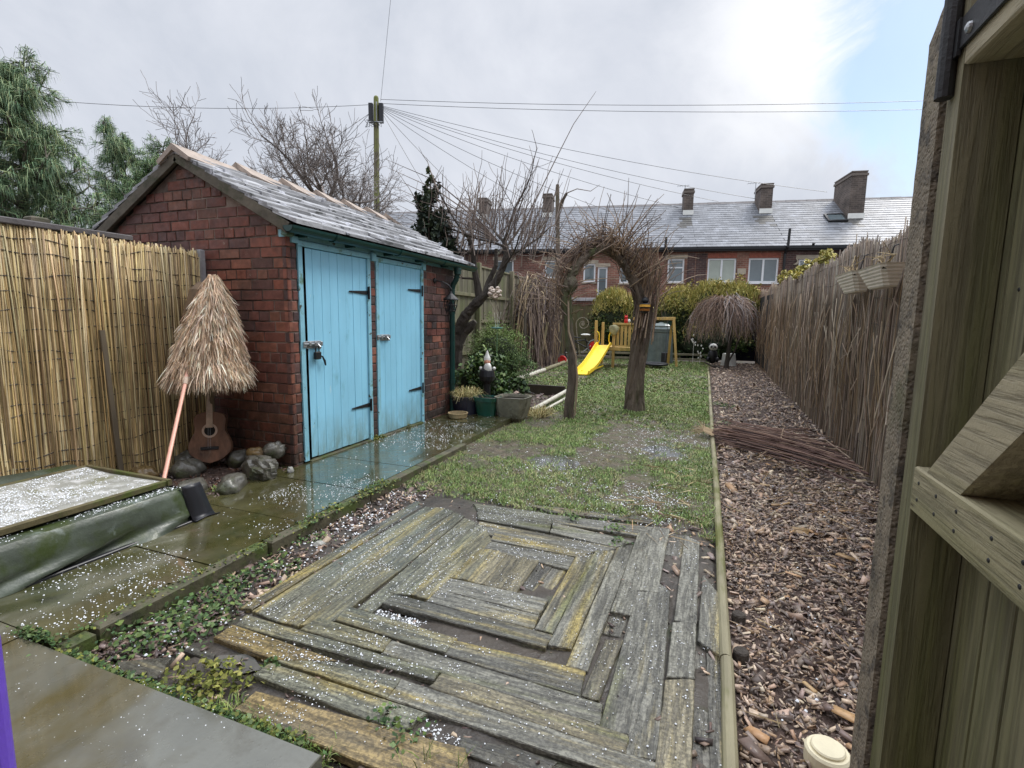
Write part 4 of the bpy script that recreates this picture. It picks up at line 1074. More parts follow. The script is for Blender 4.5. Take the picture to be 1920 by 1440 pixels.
# weeds: little round leaves along the kerb and patio edge --------------
def weeds(pts_, n, spread, size, cols, zr=.05, z0=-.08):
    B = np.repeat(np.array(pts_, float), n, axis=0); m_ = len(B)
    sp = np.array(spread) * np.ones((m_, 2))
    B = B + rs.normal(0, 1, (m_, 2)) * sp
    hum = np.exp(-np.sum(((B - np.repeat(np.array(pts_, float), n, axis=0)) / (sp * 1.6)) ** 2, 1))
    P = np.column_stack([B, z0 + rs.rand(m_) * zr * (.3 + hum)])
    return cards(P, size, rs, pal(rs, m_, cols, .25), up=.9, aspect=1.35)
WG = [S(84, 108, 62), S(66, 92, 52), S(108, 128, 84), S(52, 76, 44), S(94, 112, 56)]
WY = [S(124, 128, 56), S(104, 110, 50), S(140, 138, 72), S(84, 92, 40)]
kerb_line = [(-2.25 + .005 * i, 1.15 + .12 * i) for i in range(18)]
ptsA = [(-2.05, 1.2), (-2.1, 1.32), (-1.98, 1.28), (-2.12, 1.45), (-2.08, 1.58), (-2.0, 1.42), (-1.96, 1.55), (-2.1, 1.72), (-2.05, 1.85), (-1.9, 1.38), (-2.18, 1.22)]
parts = [weeds(ptsA, 125, .055, .012, WG, .06), weeds([(-1.62, 1.2), (-1.55, 1.22), (-1.68, 1.16), (-1.5, 1.17), (-1.6, 1.12)], 130, .055, .010, WY, .07),
         weeds([(-2.2 + .1 * i, 1.06 + (rs.rand() - .5) * .02) for i in range(12)], 110, (.055, .018), .009, WG + WY[:2], .04, -.05),
         weeds(kerb_line, 45, (.02, .05), .008, WG + WY, .02, -.005), weeds([(-2.22, 3.0), (-2.22, 3.1), (-2.2, 2.9), (-2.21, 2.55), (-2.2, 2.35)], 80, (.025, .05), .010, WY + WG, .035, 0),
         weeds([(-2.12, 2.0), (-2.15, 2.2), (-2.1, 2.3), (-1.95, 1.95)], 60, .04, .011, WG, .05), weeds([(-2.4, 1.05), (-2.35, 1.06), (-2.3, 1.05)], 90, (.05, .012), .008, WG, .03, 0),
         weeds([(-1.45, 1.32), (-1.42, 1.3)], 60, .02, .011, WG, .05), weeds([(-3.11, 4.3), (-3.10, 4.36), (-3.1, 4.25), (-3.11, 4.9)], 60, (.02, .05), .010, WY, .035, 0), weeds([(-.8, 1.22), (-.9, 1.25), (-.75, 3.12), (-.45, 3.05), (-.4, 2.86)], 50, .03, .010, WG, .03, -.04),
         weeds([(.3, 7.0), (.45, 6.5), (.62, 6.6), (.25, 8.6), (.38, 8.5)], 60, .06, .014, WG, .05, -.06),
         clumps([(-1.45, 1.08), (-1.35, 1.06), (-1.3, 1.09), (-1.2, 1.06), (-1.12, 1.07), (-1.05, 1.06), (-1.4, 1.12), (-.98, 1.05), (-1.25, 1.1)], 45, .085, .003, GC, -.06, .5, .022),
         clumps([(-3.2, 2.52), (-3.19, 2.56)], 26, .11, .005, GC, -.02, .4, .015), clumps([(-.6, 1.17), (-.7, 1.16)], 10, .12, .003, GC, -.05, .2, .02)]
V, F, C = join(parts)
tag(link_mesh('weeds', V, F, M['leaf'], loc=(-2, 1.5, -.05), C=C), 'small leafy weeds creeping along the kerb and the patio edge', 'weeds', kind='stuff')

# hailstones ----------------------------------------------------------
rs = np.random.RandomState(16)
def octa(P, r):
    n = len(P); r = r * np.clip(rs.lognormal(-.18, .42, n), .35, 1.7)
    d = np.array([(1, 0, 0), (.5, .866, 0), (-.5, .866, 0), (-1, 0, 0), (-.5, -.866, 0), (.5, -.866, 0)])
    ringv = P[:, None, :] + d[None] * r[:, None, None]
    ring2 = P[:, None, :] + d[None, ::2] * (r * .6)[:, None, None] + np.array([0, 0, 1.0]) * (r * .75)[:, None, None]
    V = np.concatenate([ringv, ring2], 1).reshape(-1, 3); i = np.arange(n)[:, None] * 9
    Q = np.concatenate([i + np.array([f]) for f in [(0, 1, 7, 6), (2, 3, 8, 7), (4, 5, 6, 8)]])
    Tq = np.concatenate([i + np.array([f]) for f in [(1, 2, 7, 7), (3, 4, 8, 8), (5, 0, 6, 6), (6, 7, 8, 8)]])
    return V, np.concatenate([Q, Tq]), np.ones((len(V), 3))
def scatter(n, x0, x1, y0, y1, zf, r, mask=None):
    P = np.stack([rs.uniform(x0, x1, n), rs.uniform(y0, y1, n)], 1)
    if mask is not None: P = P[mask(P[:, 0], P[:, 1])]
    return octa(np.column_stack([P, zf(P[:, 0], P[:, 1])]), r)
hv = VN(91)
nm = lambda lo, sc: (lambda x, y: rs.rand(len(x)) < np.clip((hv.fbm(x * sc, y * sc) - lo) * 4, .06, 1))
hp = [scatter(2800, -2.84, -2.26, 1.06, 3.3, lambda x, y: .001 + 0 * x, .0025, nm(.44, 2.6)), scatter(1700, -3.12, -2.26, 3.3, 6.0, lambda x, y: .001 + 0 * x, .0032, nm(.42, 1.6)),
      scatter(420, -2.9, -1.3, .75, 1.05, lambda x, y: .0 + 0 * x, .0019, nm(.4, 2)),
      scatter(9500, -3.72, -3.02, .3, 2.0, lambda x, y: PZ + .045 - .012 * np.sin((x - LX0) / (LX1 - LX0) * 3.14) + .003, .0031, nm(.36, 3)),
      scatter(1500, -2.99, -2.9, .4, 2.05, lambda x, y: PZ + .010 + 0 * x, .0028, nm(.42, 5)), scatter(1200, -3.93, -3.74, .6, 2.05, lambda x, y: PZ + .012 + 0 * x, .0045)]
for bdat, z, tx, ty, cen in board_z:
    xs = [bdat[1 + 2 * i] for i in range(4)]; ys = [bdat[2 + 2 * i] for i in range(4)]
    area = (max(xs) - min(xs)) * (max(ys) - min(ys))
    w_ = 1.0 if cen.x < -.7 else .30
    n = int(area * 3000 * w_)
    hp.append(scatter(n, min(xs) + .01, max(xs) - .01, min(ys) + .008, max(ys) - .008, lambda x, y: z + (x - cen.x) * tx + (y - cen.y) * ty + .003, .0022, nm(.38, 5)))
hp.append(scatter(420, -1.3, -.85, 1.72, 1.79, lambda x, y: -.056 + 0 * x, .003)); hp.append(scatter(110, -.78, -.64, 1.22, 1.32, lambda x, y: -.056 + 0 * x, .0032))
hp.append(scatter(2600, -.6, .05, 3.3, 4.2, lambda x, y: -.055 + 0 * x, .0038, lambda x, y: rs.rand(len(x)) < .5 * np.exp(-((x + .28) / .25) ** 2 - ((y - 3.75) / .3) ** 2)))
hp.append(scatter(9000, -2.2, .1, 3.2, 7.5, lambda x, y: -.055 + 0 * x, .0036, nm(.50, 1.7)))
hp.append(scatter(900, -2.18, -1.85, 1.2, 3.2, lambda x, y: -.066 + 0 * x, .0042, nm(.4, 3)))
hp.append(scatter(900, .2, 1.2, 1.2, 6, lambda x, y: -.06 + 0 * x, .0042, nm(.5, 2)))
V, F, C = join(hp)
tag(link_mesh('hail', V, F, M['hail'], loc=(-2, 2, 0)), 'melting white hailstones lying over path, deck and pond lid', 'hail', kind='stuff')
# standing melt water in the sunken strips of the deck and on the lawn
M['water'] = mat('melt_water', S(96, 96, 92), rough=.06, var=.2, scale=6, bump=.15, bscale=18, bdist=.004, coat=1)
pw = MB()
for cx, cy, rx, ry, zz in ((-.98, 1.755, .32, .035, -.058), (-1.58, 1.29, .10, .045, -.056), (-1.74, 1.55, .07, .06, -.056), (-.28, 3.9, .5, .6, -.078), (-.35, 5.2, .5, .9, -.078), (-1.75, 6.5, .35, .5, -.078), (-1.15, 4.4, .4, .5, -.079)):
    rr = random.Random(int(cx * 1000))
    pw.add([(cx + rx * math.cos(t) * rr.uniform(.75, 1.15), cy + ry * math.sin(t) * rr.uniform(.75, 1.15), zz) for t in np.linspace(0, 6.283, 22)[:-1]], [tuple(range(21))])
tag(pw.build('puddle_water', M['water'], loc=(-1, 3, -.07)), kind='structure')
# odd scraps
sc = MB(); sc.blob((-2.02, 2.22, -.06), (.035, .03, .018), .4, 3, 6, 9, flat=True); tag(sc.build('slate_scrap', M['lid'], loc=(-2.02, 2.22, -.07)), 'pale bluish stone scrap lying between kerb and deck', 'stone')
hs = MB(); hs.tube([(-.05 + .05 * math.cos(t), 1.285 + .02 * math.sin(t), -.02 + .012 * math.sin(t)) for t in np.linspace(0, 3.3, 9)], .008, 8); tag(hs.build('hose_end', M['black'], loc=(-.05, 1.28, -.03)), 'bit of black hose curled on the nearest deck boards', 'hose')
# ================================================================== pots and the left border
def pot(name, c, prof, m_, label, cat, sq=False, soil=.0, group=None, n=24):
    t = thing(name, c, label, cat, group)
    b = MB()
    if sq:
        vs = []; m2 = 6
        def ring(r, z, e=.25):
            out_ = []
            for k in range(20):
                a = 2 * math.pi * k / 20; cs, sn = math.cos(a), math.sin(a); f = 1 / (abs(cs) ** 5 + abs(sn) ** 5) ** .2
                out_.append((c[0] + r * f * cs, c[1] + r * f * sn * .9, c[2] + z))
            return out_
        rr = [ring(r, z) for r, z in prof]
        for q in rr: vs += q
        b.add(vs, [(i * 20 + k, i * 20 + (k + 1) % 20, (i + 1) * 20 + (k + 1) % 20, (i + 1) * 20 + k) for i in range(len(rr) - 1) for k in range(20)] + [tuple(range(19, -1, -1))])
    else:
        b.lathe(c, prof, n, cap=False)
    b.build('pot', m_, t, smooth=False)
    zs = soil if soil else prof[-1][1]
    r_ = prof[-1][0]
    d = MB(); d.lathe((c[0], c[1], c[2] + zs - .02), [(r_ * 1.0 if not sq else r_ * .9, 0), (r_ * .5, .008), (.001, .012)], 16, cap=False); d.build('compost', M['soil'], t)
    return t
rs = np.random.RandomState(23)
def tuft_at(name, c, n, r, ln, wd, cols, parent, drp=.9, spread=.6):
    th = rs.rand(n) * 6.283; q = np.sqrt(rs.rand(n)) * r
    P = np.stack([c[0] + q * np.cos(th), c[1] + q * np.sin(th), np.full(n, c[2])], 1)
    D = np.stack([np.cos(th) * spread * rs.rand(n), np.sin(th) * spread * rs.rand(n), np.ones(n)], 1) + rs.normal(0, .12, (n, 3)); D /= np.linalg.norm(D, axis=1)[:, None]
    V, F, C = needles(P, D, ln, wd, rs, pal(rs, n, cols, .2), drp)
    return link_mesh(name, V, F, M['leaf'], parent, C=C, loc=None if parent else c)
SG = [S(176, 166, 116), S(150, 144, 92), S(196, 186, 140), S(128, 126, 76), S(164, 140, 92)]
M['blackpot'] = mat('dark_blue_black_pot', S(34, 36, 52), rough=.4, var=.25, bump=.1, coat=.3)
M['greenpot'] = mat('green_glazed_pot', S(22, 78, 62), rough=.3, var=.3, scale=5, bump=.2, coat=.6, spots=[(S(60, 96, 84), 8, .58, .7)])
M['stonepot'] = mat('stone_pot', S(124, 120, 104), rough=.7, var=.35, scale=5, bump=.4, spots=[(S(78, 74, 56), 4, .5, .64), (S(150, 148, 136), 9, .6, .7)])
p1 = pot('plant_pot', (-2.93, 6.02, -.06), [(.11, 0), (.165, .05), (.185, .2), (.19, .27), (.20, .272), (.20, .295), (.18, .297), (.175, .26)], M['blackpot'], 'dark blue black round pot with a straw coloured grass tuft by the wall', 'plant pot', soil=.27, group='pots by the outhouse wall')
tuft_at('grass_tuft', (-2.93, 6.02, .20), 420, .10, .34, .005, SG, p1, .62, 1.3)
p2 = pot('plant_pot', (-2.62, 6.02, -.06), [(.105, 0), (.115, .02), (.15, .25), (.165, .252), (.168, .30), (.155, .302), (.15, .27)], M['greenpot'], 'glossy dark green square-rimmed pot between the black and the stone pots', 'plant pot', sq=True, soil=.285, group='pots by the outhouse wall')
p3 = pot('plant_pot', (-2.29, 6.1, -.06), [(.13, 0), (.165, .05), (.20, .18), (.218, .30), (.222, .315), (.20, .316), (.19, .28)], M['stonepot'], 'wide grey stone pot nearest the lawn', 'plant pot', sq=True, soil=.29, group='pots by the outhouse wall')
p4 = pot('plant_saucer', (-2.87, 5.66, -.002), [(.10, 0), (.115, .015), (.122, .055), (.126, .056), (.128, .07), (.112, .07), (.104, .03)], mat('terracotta_saucer', S(168, 148, 110), var=.3, rough=.6), 'shallow buff clay dish on the wet path before the black pot', 'dish', soil=.04)
gl = thing('grass_clump', (-2.1, 6.45, -.06), 'straw coloured grass clump spilling beside the stone pot', 'grass clump')
tuft_at('blades', (-2.08, 6.5, -.06), 420, .13, .34, .005, SG, gl, .7, 1.3)
wpipe = MB(); wpipe.tube([(-2.2, 6.62, -.005), (-2.16, 8.35, .05)], .031, 14)
M['whitepole'] = mat('pale_round_pole', S(196, 192, 178), rough=.5, var=.25, scale=5, bump=.2, spots=[(S(140, 136, 110), 5, .55, .7)])
tag(wpipe.build('bed_pole', M['whitepole'], loc=(-2.2, 7.4, 0)), 'pale round pole lying on top at the lawn side of the raised bed', 'pole', 'poles edging the raised bed')
wp2 = MB(); wp2.tube([(-2.10, 6.7, -.045), (-2.08, 8.3, -.02)], .022, 12); tag(wp2.build('bed_pole', M['whitepole'], loc=(-2.1, 7.4, -.05)), 'thinner pale pole lying below beside the raised bed', 'pole', 'poles edging the raised bed')
bb = MB(); bb.box((-3.5, 8.36, -.08), (-2.2, 8.41, .12), bev=.005); tag(bb.build('bed_board', mat('black_wet_board', S(52, 46, 36), rough=.5, var=.4, bump=.4), loc=(-2.9, 8.4, 0)), 'dark wet board standing along the back of the raised bed', 'board')
eg = thing('log_edging', (-3.7, 11, -.05), 'curved row of pale logs edging the lawn beside the left border', 'garden edging')
lp = [(-3.56, 8.75), (-3.62, 9.7), (-3.66, 10.8), (-3.72, 12.1), (-3.8, 13.4), (-3.9, 15.2)]
for (a, b) in zip(lp[:-1], lp[1:]):
    m_ = MB(); m_.tube([(a[0], a[1] + .01, .0), ((a[0] + b[0]) / 2 + .01, (a[1] + b[1]) / 2, .012), (b[0], b[1] - .01, 0)], .05, 10); m_.build('edging_log', M['whitepole'] if a[1] < 11 else M['pole'], eg)
# garden gnome ornament
gn_ = thing('garden_gnome', (-3.02, 7.1, .0), 'small black and white garden gnome standing on a dark post in the ivy', 'gnome')
M['white'] = mat('white_paint', S(226, 226, 220), rough=.4, var=.08, bump=.05)
M['skin'] = mat('painted_skin', S(214, 156, 130), rough=.5, var=.1, bump=0)
g = MB(); g.lathe((-3.02, 7.1, .0), [(.05, -.16), (.05, .25), (.10, .30), (.115, .36), (.10, .44), (.06, .50), (.03, .52)], 16); g.build('body', M['black'], gn_)
g = MB(); g.blob((-2.995, 7.06, .47), (.058, .05, .085), .06, 3, 10, 14); g.build('beard', M['white'], gn_, smooth=True)
g = MB(); g.blob((-3.01, 7.08, .565), (.045, .045, .05), .03, 4, 10, 14); g.blob((-2.995, 7.035, .56), (.012, .012, .012), 0, 5, 6, 8); g.build('face', M['skin'], gn_, smooth=True)
g = MB(); g.lathe((-3.015, 7.09, .585), [(.05, 0), (.045, .03), (.025, .08), (.012, .12), (.004, .14)], 14); g.build('hat', M['white'], gn_)
for hx, hy in ((-3.10, 7.06), (-2.92, 7.12)):
    g = MB(); g.blob((hx, hy, .47), (.024, .024, .026), .05, 6, 8, 10); g.build('hand', M['white'], gn_, smooth=True)
gn_.location = (-2.84, 6.5, .09)

# foliage masses --------------------------------------------------------
def foliage(c, rad, n, size, cols, rs, top=None, shell=.55, lump=6, seed=0, up=.35, aspect=1.9, clip=None):
    """leaf faces in clumps through an uneven ellipsoid"""
    k = max(8, n // 60)
    u = rs.normal(size=(k, 3)); u /= np.linalg.norm(u, axis=1)[:, None]
    q = (shell + (1 - shell) * rs.rand(k)) * (1 + .18 * np.sin(u[:, 0] * lump + seed) * np.cos(u[:, 1] * lump * .8 + seed * 2 + u[:, 2] * 3))
    cc = u * q[:, None] * np.array(rad); tone = rs.uniform(.65, 1.25, k)
    P = np.repeat(cc, 60, axis=0) + rs.normal(0, 1, (k * 60, 3)) * np.array(rad) * .11 + np.array(c)
    C = pal(rs, len(P), cols, .2) * np.repeat(tone, 60)[:, None]
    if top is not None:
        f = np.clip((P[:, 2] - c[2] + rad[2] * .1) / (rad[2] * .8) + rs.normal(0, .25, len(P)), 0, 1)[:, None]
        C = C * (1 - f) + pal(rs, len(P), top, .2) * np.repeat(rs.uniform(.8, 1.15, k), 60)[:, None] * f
    if clip is not None:
        m_ = P[:, 2] > clip; P = P[m_]; C = C[m_]
    return cards(P, size, rs, np.clip(C, 0, 1), up=up, aspect=aspect)
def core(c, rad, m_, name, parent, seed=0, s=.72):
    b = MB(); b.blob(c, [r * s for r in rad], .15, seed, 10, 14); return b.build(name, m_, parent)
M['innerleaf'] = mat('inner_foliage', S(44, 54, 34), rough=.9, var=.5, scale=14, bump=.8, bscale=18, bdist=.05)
DG = [S(52, 74, 44), S(70, 92, 52), S(40, 58, 38), S(84, 106, 60)]
rs = np.random.RandomState(31)
t = thing('evergreen_shrub', (-3.95, 9.5, -.05), 'dense mid green rounded shrub below the apple tree trunk', 'shrub')
DG2 = [S(86, 112, 66), S(104, 130, 74), S(70, 94, 56), S(122, 144, 88)]
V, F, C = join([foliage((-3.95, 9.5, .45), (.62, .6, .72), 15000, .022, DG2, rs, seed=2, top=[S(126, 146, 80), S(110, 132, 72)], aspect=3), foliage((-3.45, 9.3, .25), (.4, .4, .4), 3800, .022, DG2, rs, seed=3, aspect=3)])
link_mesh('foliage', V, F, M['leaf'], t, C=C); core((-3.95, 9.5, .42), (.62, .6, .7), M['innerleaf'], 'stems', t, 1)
t = thing('ivy_bush', (-3.12, 6.95, -.05), 'glossy dark ivy bush behind the pots at the outhouse corner', 'bush')
M['ivy'] = mat('ivy_leaf', (1, 1, 1), attr=True, rough=.5, var=.2, scale=30, bump=0, spec=.35)
V, F, C = join([foliage((-3.15, 6.95, .30), (.42, .5, .46), 5200, .030, [S(56, 82, 42), S(70, 100, 50), S(92, 118, 60), S(42, 64, 38), S(120, 140, 80)], rs, seed=4, aspect=1.3, up=.6), foliage((-2.8, 7.3, .08), (.4, .5, .26), 1500, .035, DG, rs, seed=5, aspect=1.3)])
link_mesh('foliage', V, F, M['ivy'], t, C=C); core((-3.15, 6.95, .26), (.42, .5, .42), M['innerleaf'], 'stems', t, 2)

# branching trees ---------------------------------------------------------
class Tree:
    def __init__(s, seed): s.rd = random.Random(seed); s.big = MB(); s.small = MB(); s.tips = []
    def limb(s, p, d, L_, r, gen, wig=.25, grav=0.0, up=0.0, kids=(3, 5), ratio=.66, spread=(25, 60), taper=.45, thin=.004, cols=((.08, .07, .06),), start=.3, maxgen=4, twigr=.02):
        rd = s.rd; n = max(4, int(5 if gen < 2 else 4)); pts = [Vector(p)]; dd = Vector(d).normalized(); rs_ = [r]
        for i in range(n):
            dd = (dd + Vector((rd.gauss(0, wig), rd.gauss(0, wig), rd.gauss(0, wig))) * .55 + Vector((0, 0, up - grav * (gen + 1) * .3))).normalized()
            pts.append(pts[-1] + dd * (L_ / n)); rs_.append(max(thin, r * (1 - (1 - taper) * (i + 1) / n)))
        mb = s.big if r > twigr else s.small
        c = cols[rd.randrange(len(cols))]; f = rd.uniform(.8, 1.2); c = (c[0] * f, c[1] * f, c[2] * f)
        mb.tube(pts, rs_, 8 if r > .06 else (6 if r > .02 else (4 if r > .009 else 3)), c, cap=(r > .02))
        if gen >= maxgen: s.tips.append((pts[-1], dd)); return
        nk = rd.randint(*kids)
        for k in range(nk):
            t = start + (1 - start) * (k + rd.random()) / nk if k < nk - 1 else 1.0
            x = t * n; i = min(n - 1, int(x)); q = pts[i].lerp(pts[i + 1], x - i); base = (pts[i + 1] - pts[i]).normalized()
            a = base.cross(Vector((rd.gauss(0, 1), rd.gauss(0, 1), rd.gauss(0, 1)))).normalized()
            ang = R(rd.uniform(*spread)) if k < nk - 1 else R(rd.uniform(5, 22))
            nd = base * math.cos(ang) + a * math.sin(ang)
            rr = rs_[i] * (rd.uniform(.45, .7) if k < nk - 1 else .85)
            s.limb(q, nd, L_ * ratio * rd.uniform(.7, 1.15), max(thin, rr), gen + 1, wig, grav, up, kids, ratio, spread, taper, thin, cols, start, maxgen, twigr)
BK = [S(122, 112, 106), S(100, 92, 88), S(140, 130, 124)]
def bare_tree(base, fork, L1, r, seed, label, spread=(28, 62), lean=(0, 0), maxgen=5, kids=(3, 4), n0=4, thin=.0055, grp='bare trees behind the outhouse'):
    t = thing('bare_tree', base, label, 'tree', grp)
    T = Tree(seed)
    top = Vector((base[0] + lean[0], base[1] + lean[1], base[2] + fork))
    T.big.tube([base, Vector(base).lerp(top, .5) + Vector((.05, .03, 0)), top], [r * 1.2, r, r * .85], 10, BK[0])
    for k in range(n0):
        a = 6.283 * k / n0 + T.rd.uniform(-.4, .4); e = T.rd.uniform(.35, 1.0)
        T.limb(top - Vector((0, 0, T.rd.uniform(0, L1 * .5))), (math.cos(a), math.sin(a), e), L1 * T.rd.uniform(.85, 1.2), r * .40, 1, .26, 0, .07, kids, .70, spread, .45, thin, BK, .22, maxgen, .03)
    T.big.build('trunk', M['twig'], t); T.small.build('branches', M['twig'], t)
    return t
bare_tree((-10.6, 12.0, 0), 4.5, 1.28, .15, 3, 'tall bare tree rising behind the middle of the outhouse roof', spread=(30, 65), lean=(.3, 0), kids=(4, 5), n0=6)
bare_tree((-14.6, 11.0, 0), 4.3, 1.15, .14, 7, 'wide bare tree behind the outhouse ridge, nearest the pines', kids=(4, 5), spread=(35, 70), n0=6)
bare_tree((-12.0, 15.8, 0), 4.9, .95, .14, 12, 'lower bare tree beside the telegraph pole', spread=(35, 75), kids=(4, 4), n0=6)

# pines -----------------------------------------------------------------
def pine(base, h, wide, seed, nb, label, cols, z0=.18):
    t = thing('pine_tree', base, label, 'tree', 'drooping pines behind the reed screen')
    rd = random.Random(seed); rs = np.random.RandomState(seed)
    tr = MB(); b = Vector(base)
    pts = [b + Vector((.1 * math.sin(i * .9), .08 * math.cos(i), h * i / 8)) for i in range(9)]
    tr.tube(pts, [.16 * (1 - i / 9.5) for i in range(9)], 8, S(84, 76, 66))
    P, D = [], []
    for k in range(nb):
        f = z0 + (1 - z0) * (k + rd.random()) / nb; a = k * 2.4 + rd.uniform(-.4, .4)
        p = b + Vector((0, 0, h * f)); L_ = wide * (1.05 - f * .75) * rd.uniform(.65, 1.15)
        el = rd.uniform(.1, .5) + .9 * (f > .85)
        d = Vector((math.cos(a), math.sin(a), el)).normalized(); q = [p]
        for i in range(6): d = (d + Vector((rd.gauss(0, .1), rd.gauss(0, .1), .06 + rd.gauss(0, .06)))).normalized(); q.append(q[-1] + d * L_ / 6)
        tr.tube(q, [.035 * (1 - i / 7) + .006 for i in range(7)], 5, S(88, 82, 72), cap=False)
        for i in range(2, 7):
            for s_ in range(3 if i < 6 else 4):
                e = q[i] + Vector((rd.gauss(0, .22), rd.gauss(0, .22), rd.gauss(.05, .16))) * L_ * .8
                tr.tube([q[i], q[i].lerp(e, .6) + Vector((0, 0, .03)), e], [.010, .008, .005], 4, S(96, 90, 78), cap=False)
                for w_ in range(2): 
                    P.append(q[i].lerp(e, .55 + .45 * w_)); D.append(((e - q[i]).normalized() * .7 + Vector((0, 0, .45))).normalized())
    tr.build('trunk', M['twig'], t)
    P = np.array([tuple(v) for v in P]); D = np.array([tuple(v) for v in D]); m_ = 20
    tone = np.repeat(rs.uniform(.7, 1.25, len(P)), m_)
    PP = np.repeat(P, m_, axis=0) + rs.normal(0, .025, (len(P) * m_, 3)); DD = np.repeat(D, m_, axis=0) + rs.normal(0, .55, (len(P) * m_, 3)); DD /= np.linalg.norm(DD, axis=1)[:, None]
    V, F, C = needles(PP, DD, .23, .009, rs, np.clip(pal(rs, len(PP), cols, .2) * tone[:, None], 0, 1), 1.0)
    link_mesh('needles', V, F, M['leaf'], t, C=C)
PG = [S(114, 140, 104), S(92, 118, 86), S(138, 158, 118), S(74, 100, 74), S(152, 162, 116)]
pine((-10.35, 5.1, 0), 4.75, 1.75, 5, 60, 'tall drooping blue green pine at the far left', PG)
pine((-9.45, 6.75, 0), 3.75, 1.7, 9, 54, 'shorter drooping pine between the tall pine and the outhouse gable', [S(114, 138, 92), S(92, 120, 80), S(134, 152, 104), S(72, 100, 70)])
pine((-11.9, 7.6, 0), 4.7, 1.8, 15, 34, 'pine half hidden behind the tall one', PG)

# dark conifer behind the roof end -----------------------------------------
t = thing('conifer', (-4.7, 8.2, 0), 'narrow dark evergreen poking up behind the far end of the outhouse roof', 'tree')
rs = np.random.RandomState(41)
pc = [foliage((-4.66, 8.2, 2.55), (.44, .4, .55), 4200, .05, [S(50, 62, 50), S(38, 48, 42), S(66, 78, 58)], rs, seed=1, lump=9), foliage((-4.74, 8.2, 3.1), (.27, .25, .5), 2400, .045, [S(50, 62, 50), S(40, 52, 42), S(72, 84, 58)], rs, seed=6, lump=9), foliage((-4.72, 8.22, 3.58), (.10, .1, .24), 500, .04, [S(64, 78, 56), S(96, 104, 70)], rs, seed=3), foliage((-4.68, 8.2, 1.9), (.35, .35, .5), 900, .05, [S(50, 62, 50), S(38, 48, 42)], rs, seed=8)]
V, F, C = join(pc); link_mesh('foliage', V, F, M['leaf'], t, C=C)
b = MB(); b.tube([(-4.7, 8.2, 0), (-4.68, 8.2, 2.0), (-4.72, 8.22, 3.7)], [.07, .05, .01], 8); b.build('trunk', M['bark'], t)

# apple tree ------------------------------------------------------------
t = thing('apple_tree', (-4.36, 8.45, -.06), 'gnarled bare apple tree leaning right with many upright water shoots', 'tree')
T = Tree(17); Y0 = 8.45
tr = [(-4.38, Y0, -.1), (-4.34, Y0, .45), (-4.27, Y0, .95), (-4.16, Y0 - .03, 1.22), (-4.0, Y0 - .04, 1.42), (-3.78, Y0 - .05, 1.62), (-3.58, Y0, 1.85), (-3.44, Y0, 2.08), (-3.34, Y0, 2.36), (-3.40, Y0 + .03, 2.62)]
T.big.tube(*dense(tr, [.15, .12, .105, .10, .09, .08, .07, .06, .052, .045], 5), 14)
T.big.tube([(-4.28, Y0, .8), (-4.2, Y0 + .05, 1.0), (-4.05, Y0 + .08, 1.12), (-3.98, Y0 + .1, 1.2)], [.10, .1, .08, .05], 9)
T.big.tube([(-3.85, Y0, 1.56), (-3.90, Y0 + .02, 1.85), (-3.96, Y0, 2.15), (-3.98, Y0, 2.45), (-4.1, Y0, 2.75)], [.075, .06, .05, .045, .03], 8)
T.big.tube([(-3.78, Y0, 1.6), (-3.72, Y0 + .1, 1.9), (-3.6, Y0 + .15, 2.2), (-3.62, Y0 + .2, 2.5)], [.06, .05, .04, .03], 8)
arms = [((-3.36, Y0, 2.5), (-.9, -.2, .25), 1.3), ((-3.4, Y0, 2.6), (-.8, .3, .5), 1.1), ((-4.0, Y0, 2.4), (-.9, -.3, .25), 1.0), ((-3.4, Y0, 2.6), (.5, -.2, .8), 1.0), ((-3.6, Y0 + .2, 2.4), (.3, .8, .6), .9),
        ((-4.1, Y0, 2.7), (-.4, -.5, .6), .9), ((-3.4, Y0, 2.3), (.9, .2, .35), .9), ((-3.95, Y0, 2.2), (-.8, .3, .3), 1.0), ((-3.45, Y0, 2.1), (.6, -.5, .3), .8), ((-3.9, Y0, 1.95), (-.9, -.1, .1), .8)]
TW = [S(112, 98, 90), S(132, 118, 108), S(96, 84, 78), S(148, 134, 124)]
for p, d, L_ in arms:
    T.limb(p, d, L_, .024, 1, .22, .0, .06, (4, 6), .55, (30, 75), .5, .0035, TW, .2, 3, .02)
rd = random.Random(6)
for k in range(150):                     # upright shoots
    x = rd.uniform(-4.75, -2.55); y = Y0 + rd.uniform(-.5, .6); z = 2.55 + rd.uniform(-.25, .35) - .25 * abs(x + 3.7)
    L_ = rd.uniform(.6, 1.45); lx = rd.gauss(.12, .16) + .15 * (x + 3.7); ly = rd.gauss(0, .12)
    pts = [(x, y, z)]; n = 6
    for i in range(1, n + 1):
        f = i / n; pts.append((x + lx * L_ * f + rd.gauss(0, .012), y + ly * L_ * f + rd.gauss(0, .012), z + L_ * f * (1 - .1 * f)))
    T.small.tube(pts, [.0085 * (1 - .75 * i / n) + .001 for i in range(n + 1)], 4, TW[rd.randrange(4)], cap=False)
    if rd.random() < .6:
        i = rd.randint(1, 4); p = Vector(pts[i]); e = p + Vector((rd.gauss(0, .2), rd.gauss(0, .2), rd.uniform(.15, .4)))
        T.small.tube([p, p.lerp(e, .5) + Vector((.01, .01, 0)), e], [.005, .004, .002], 3, TW[rd.randrange(4)], cap=False)
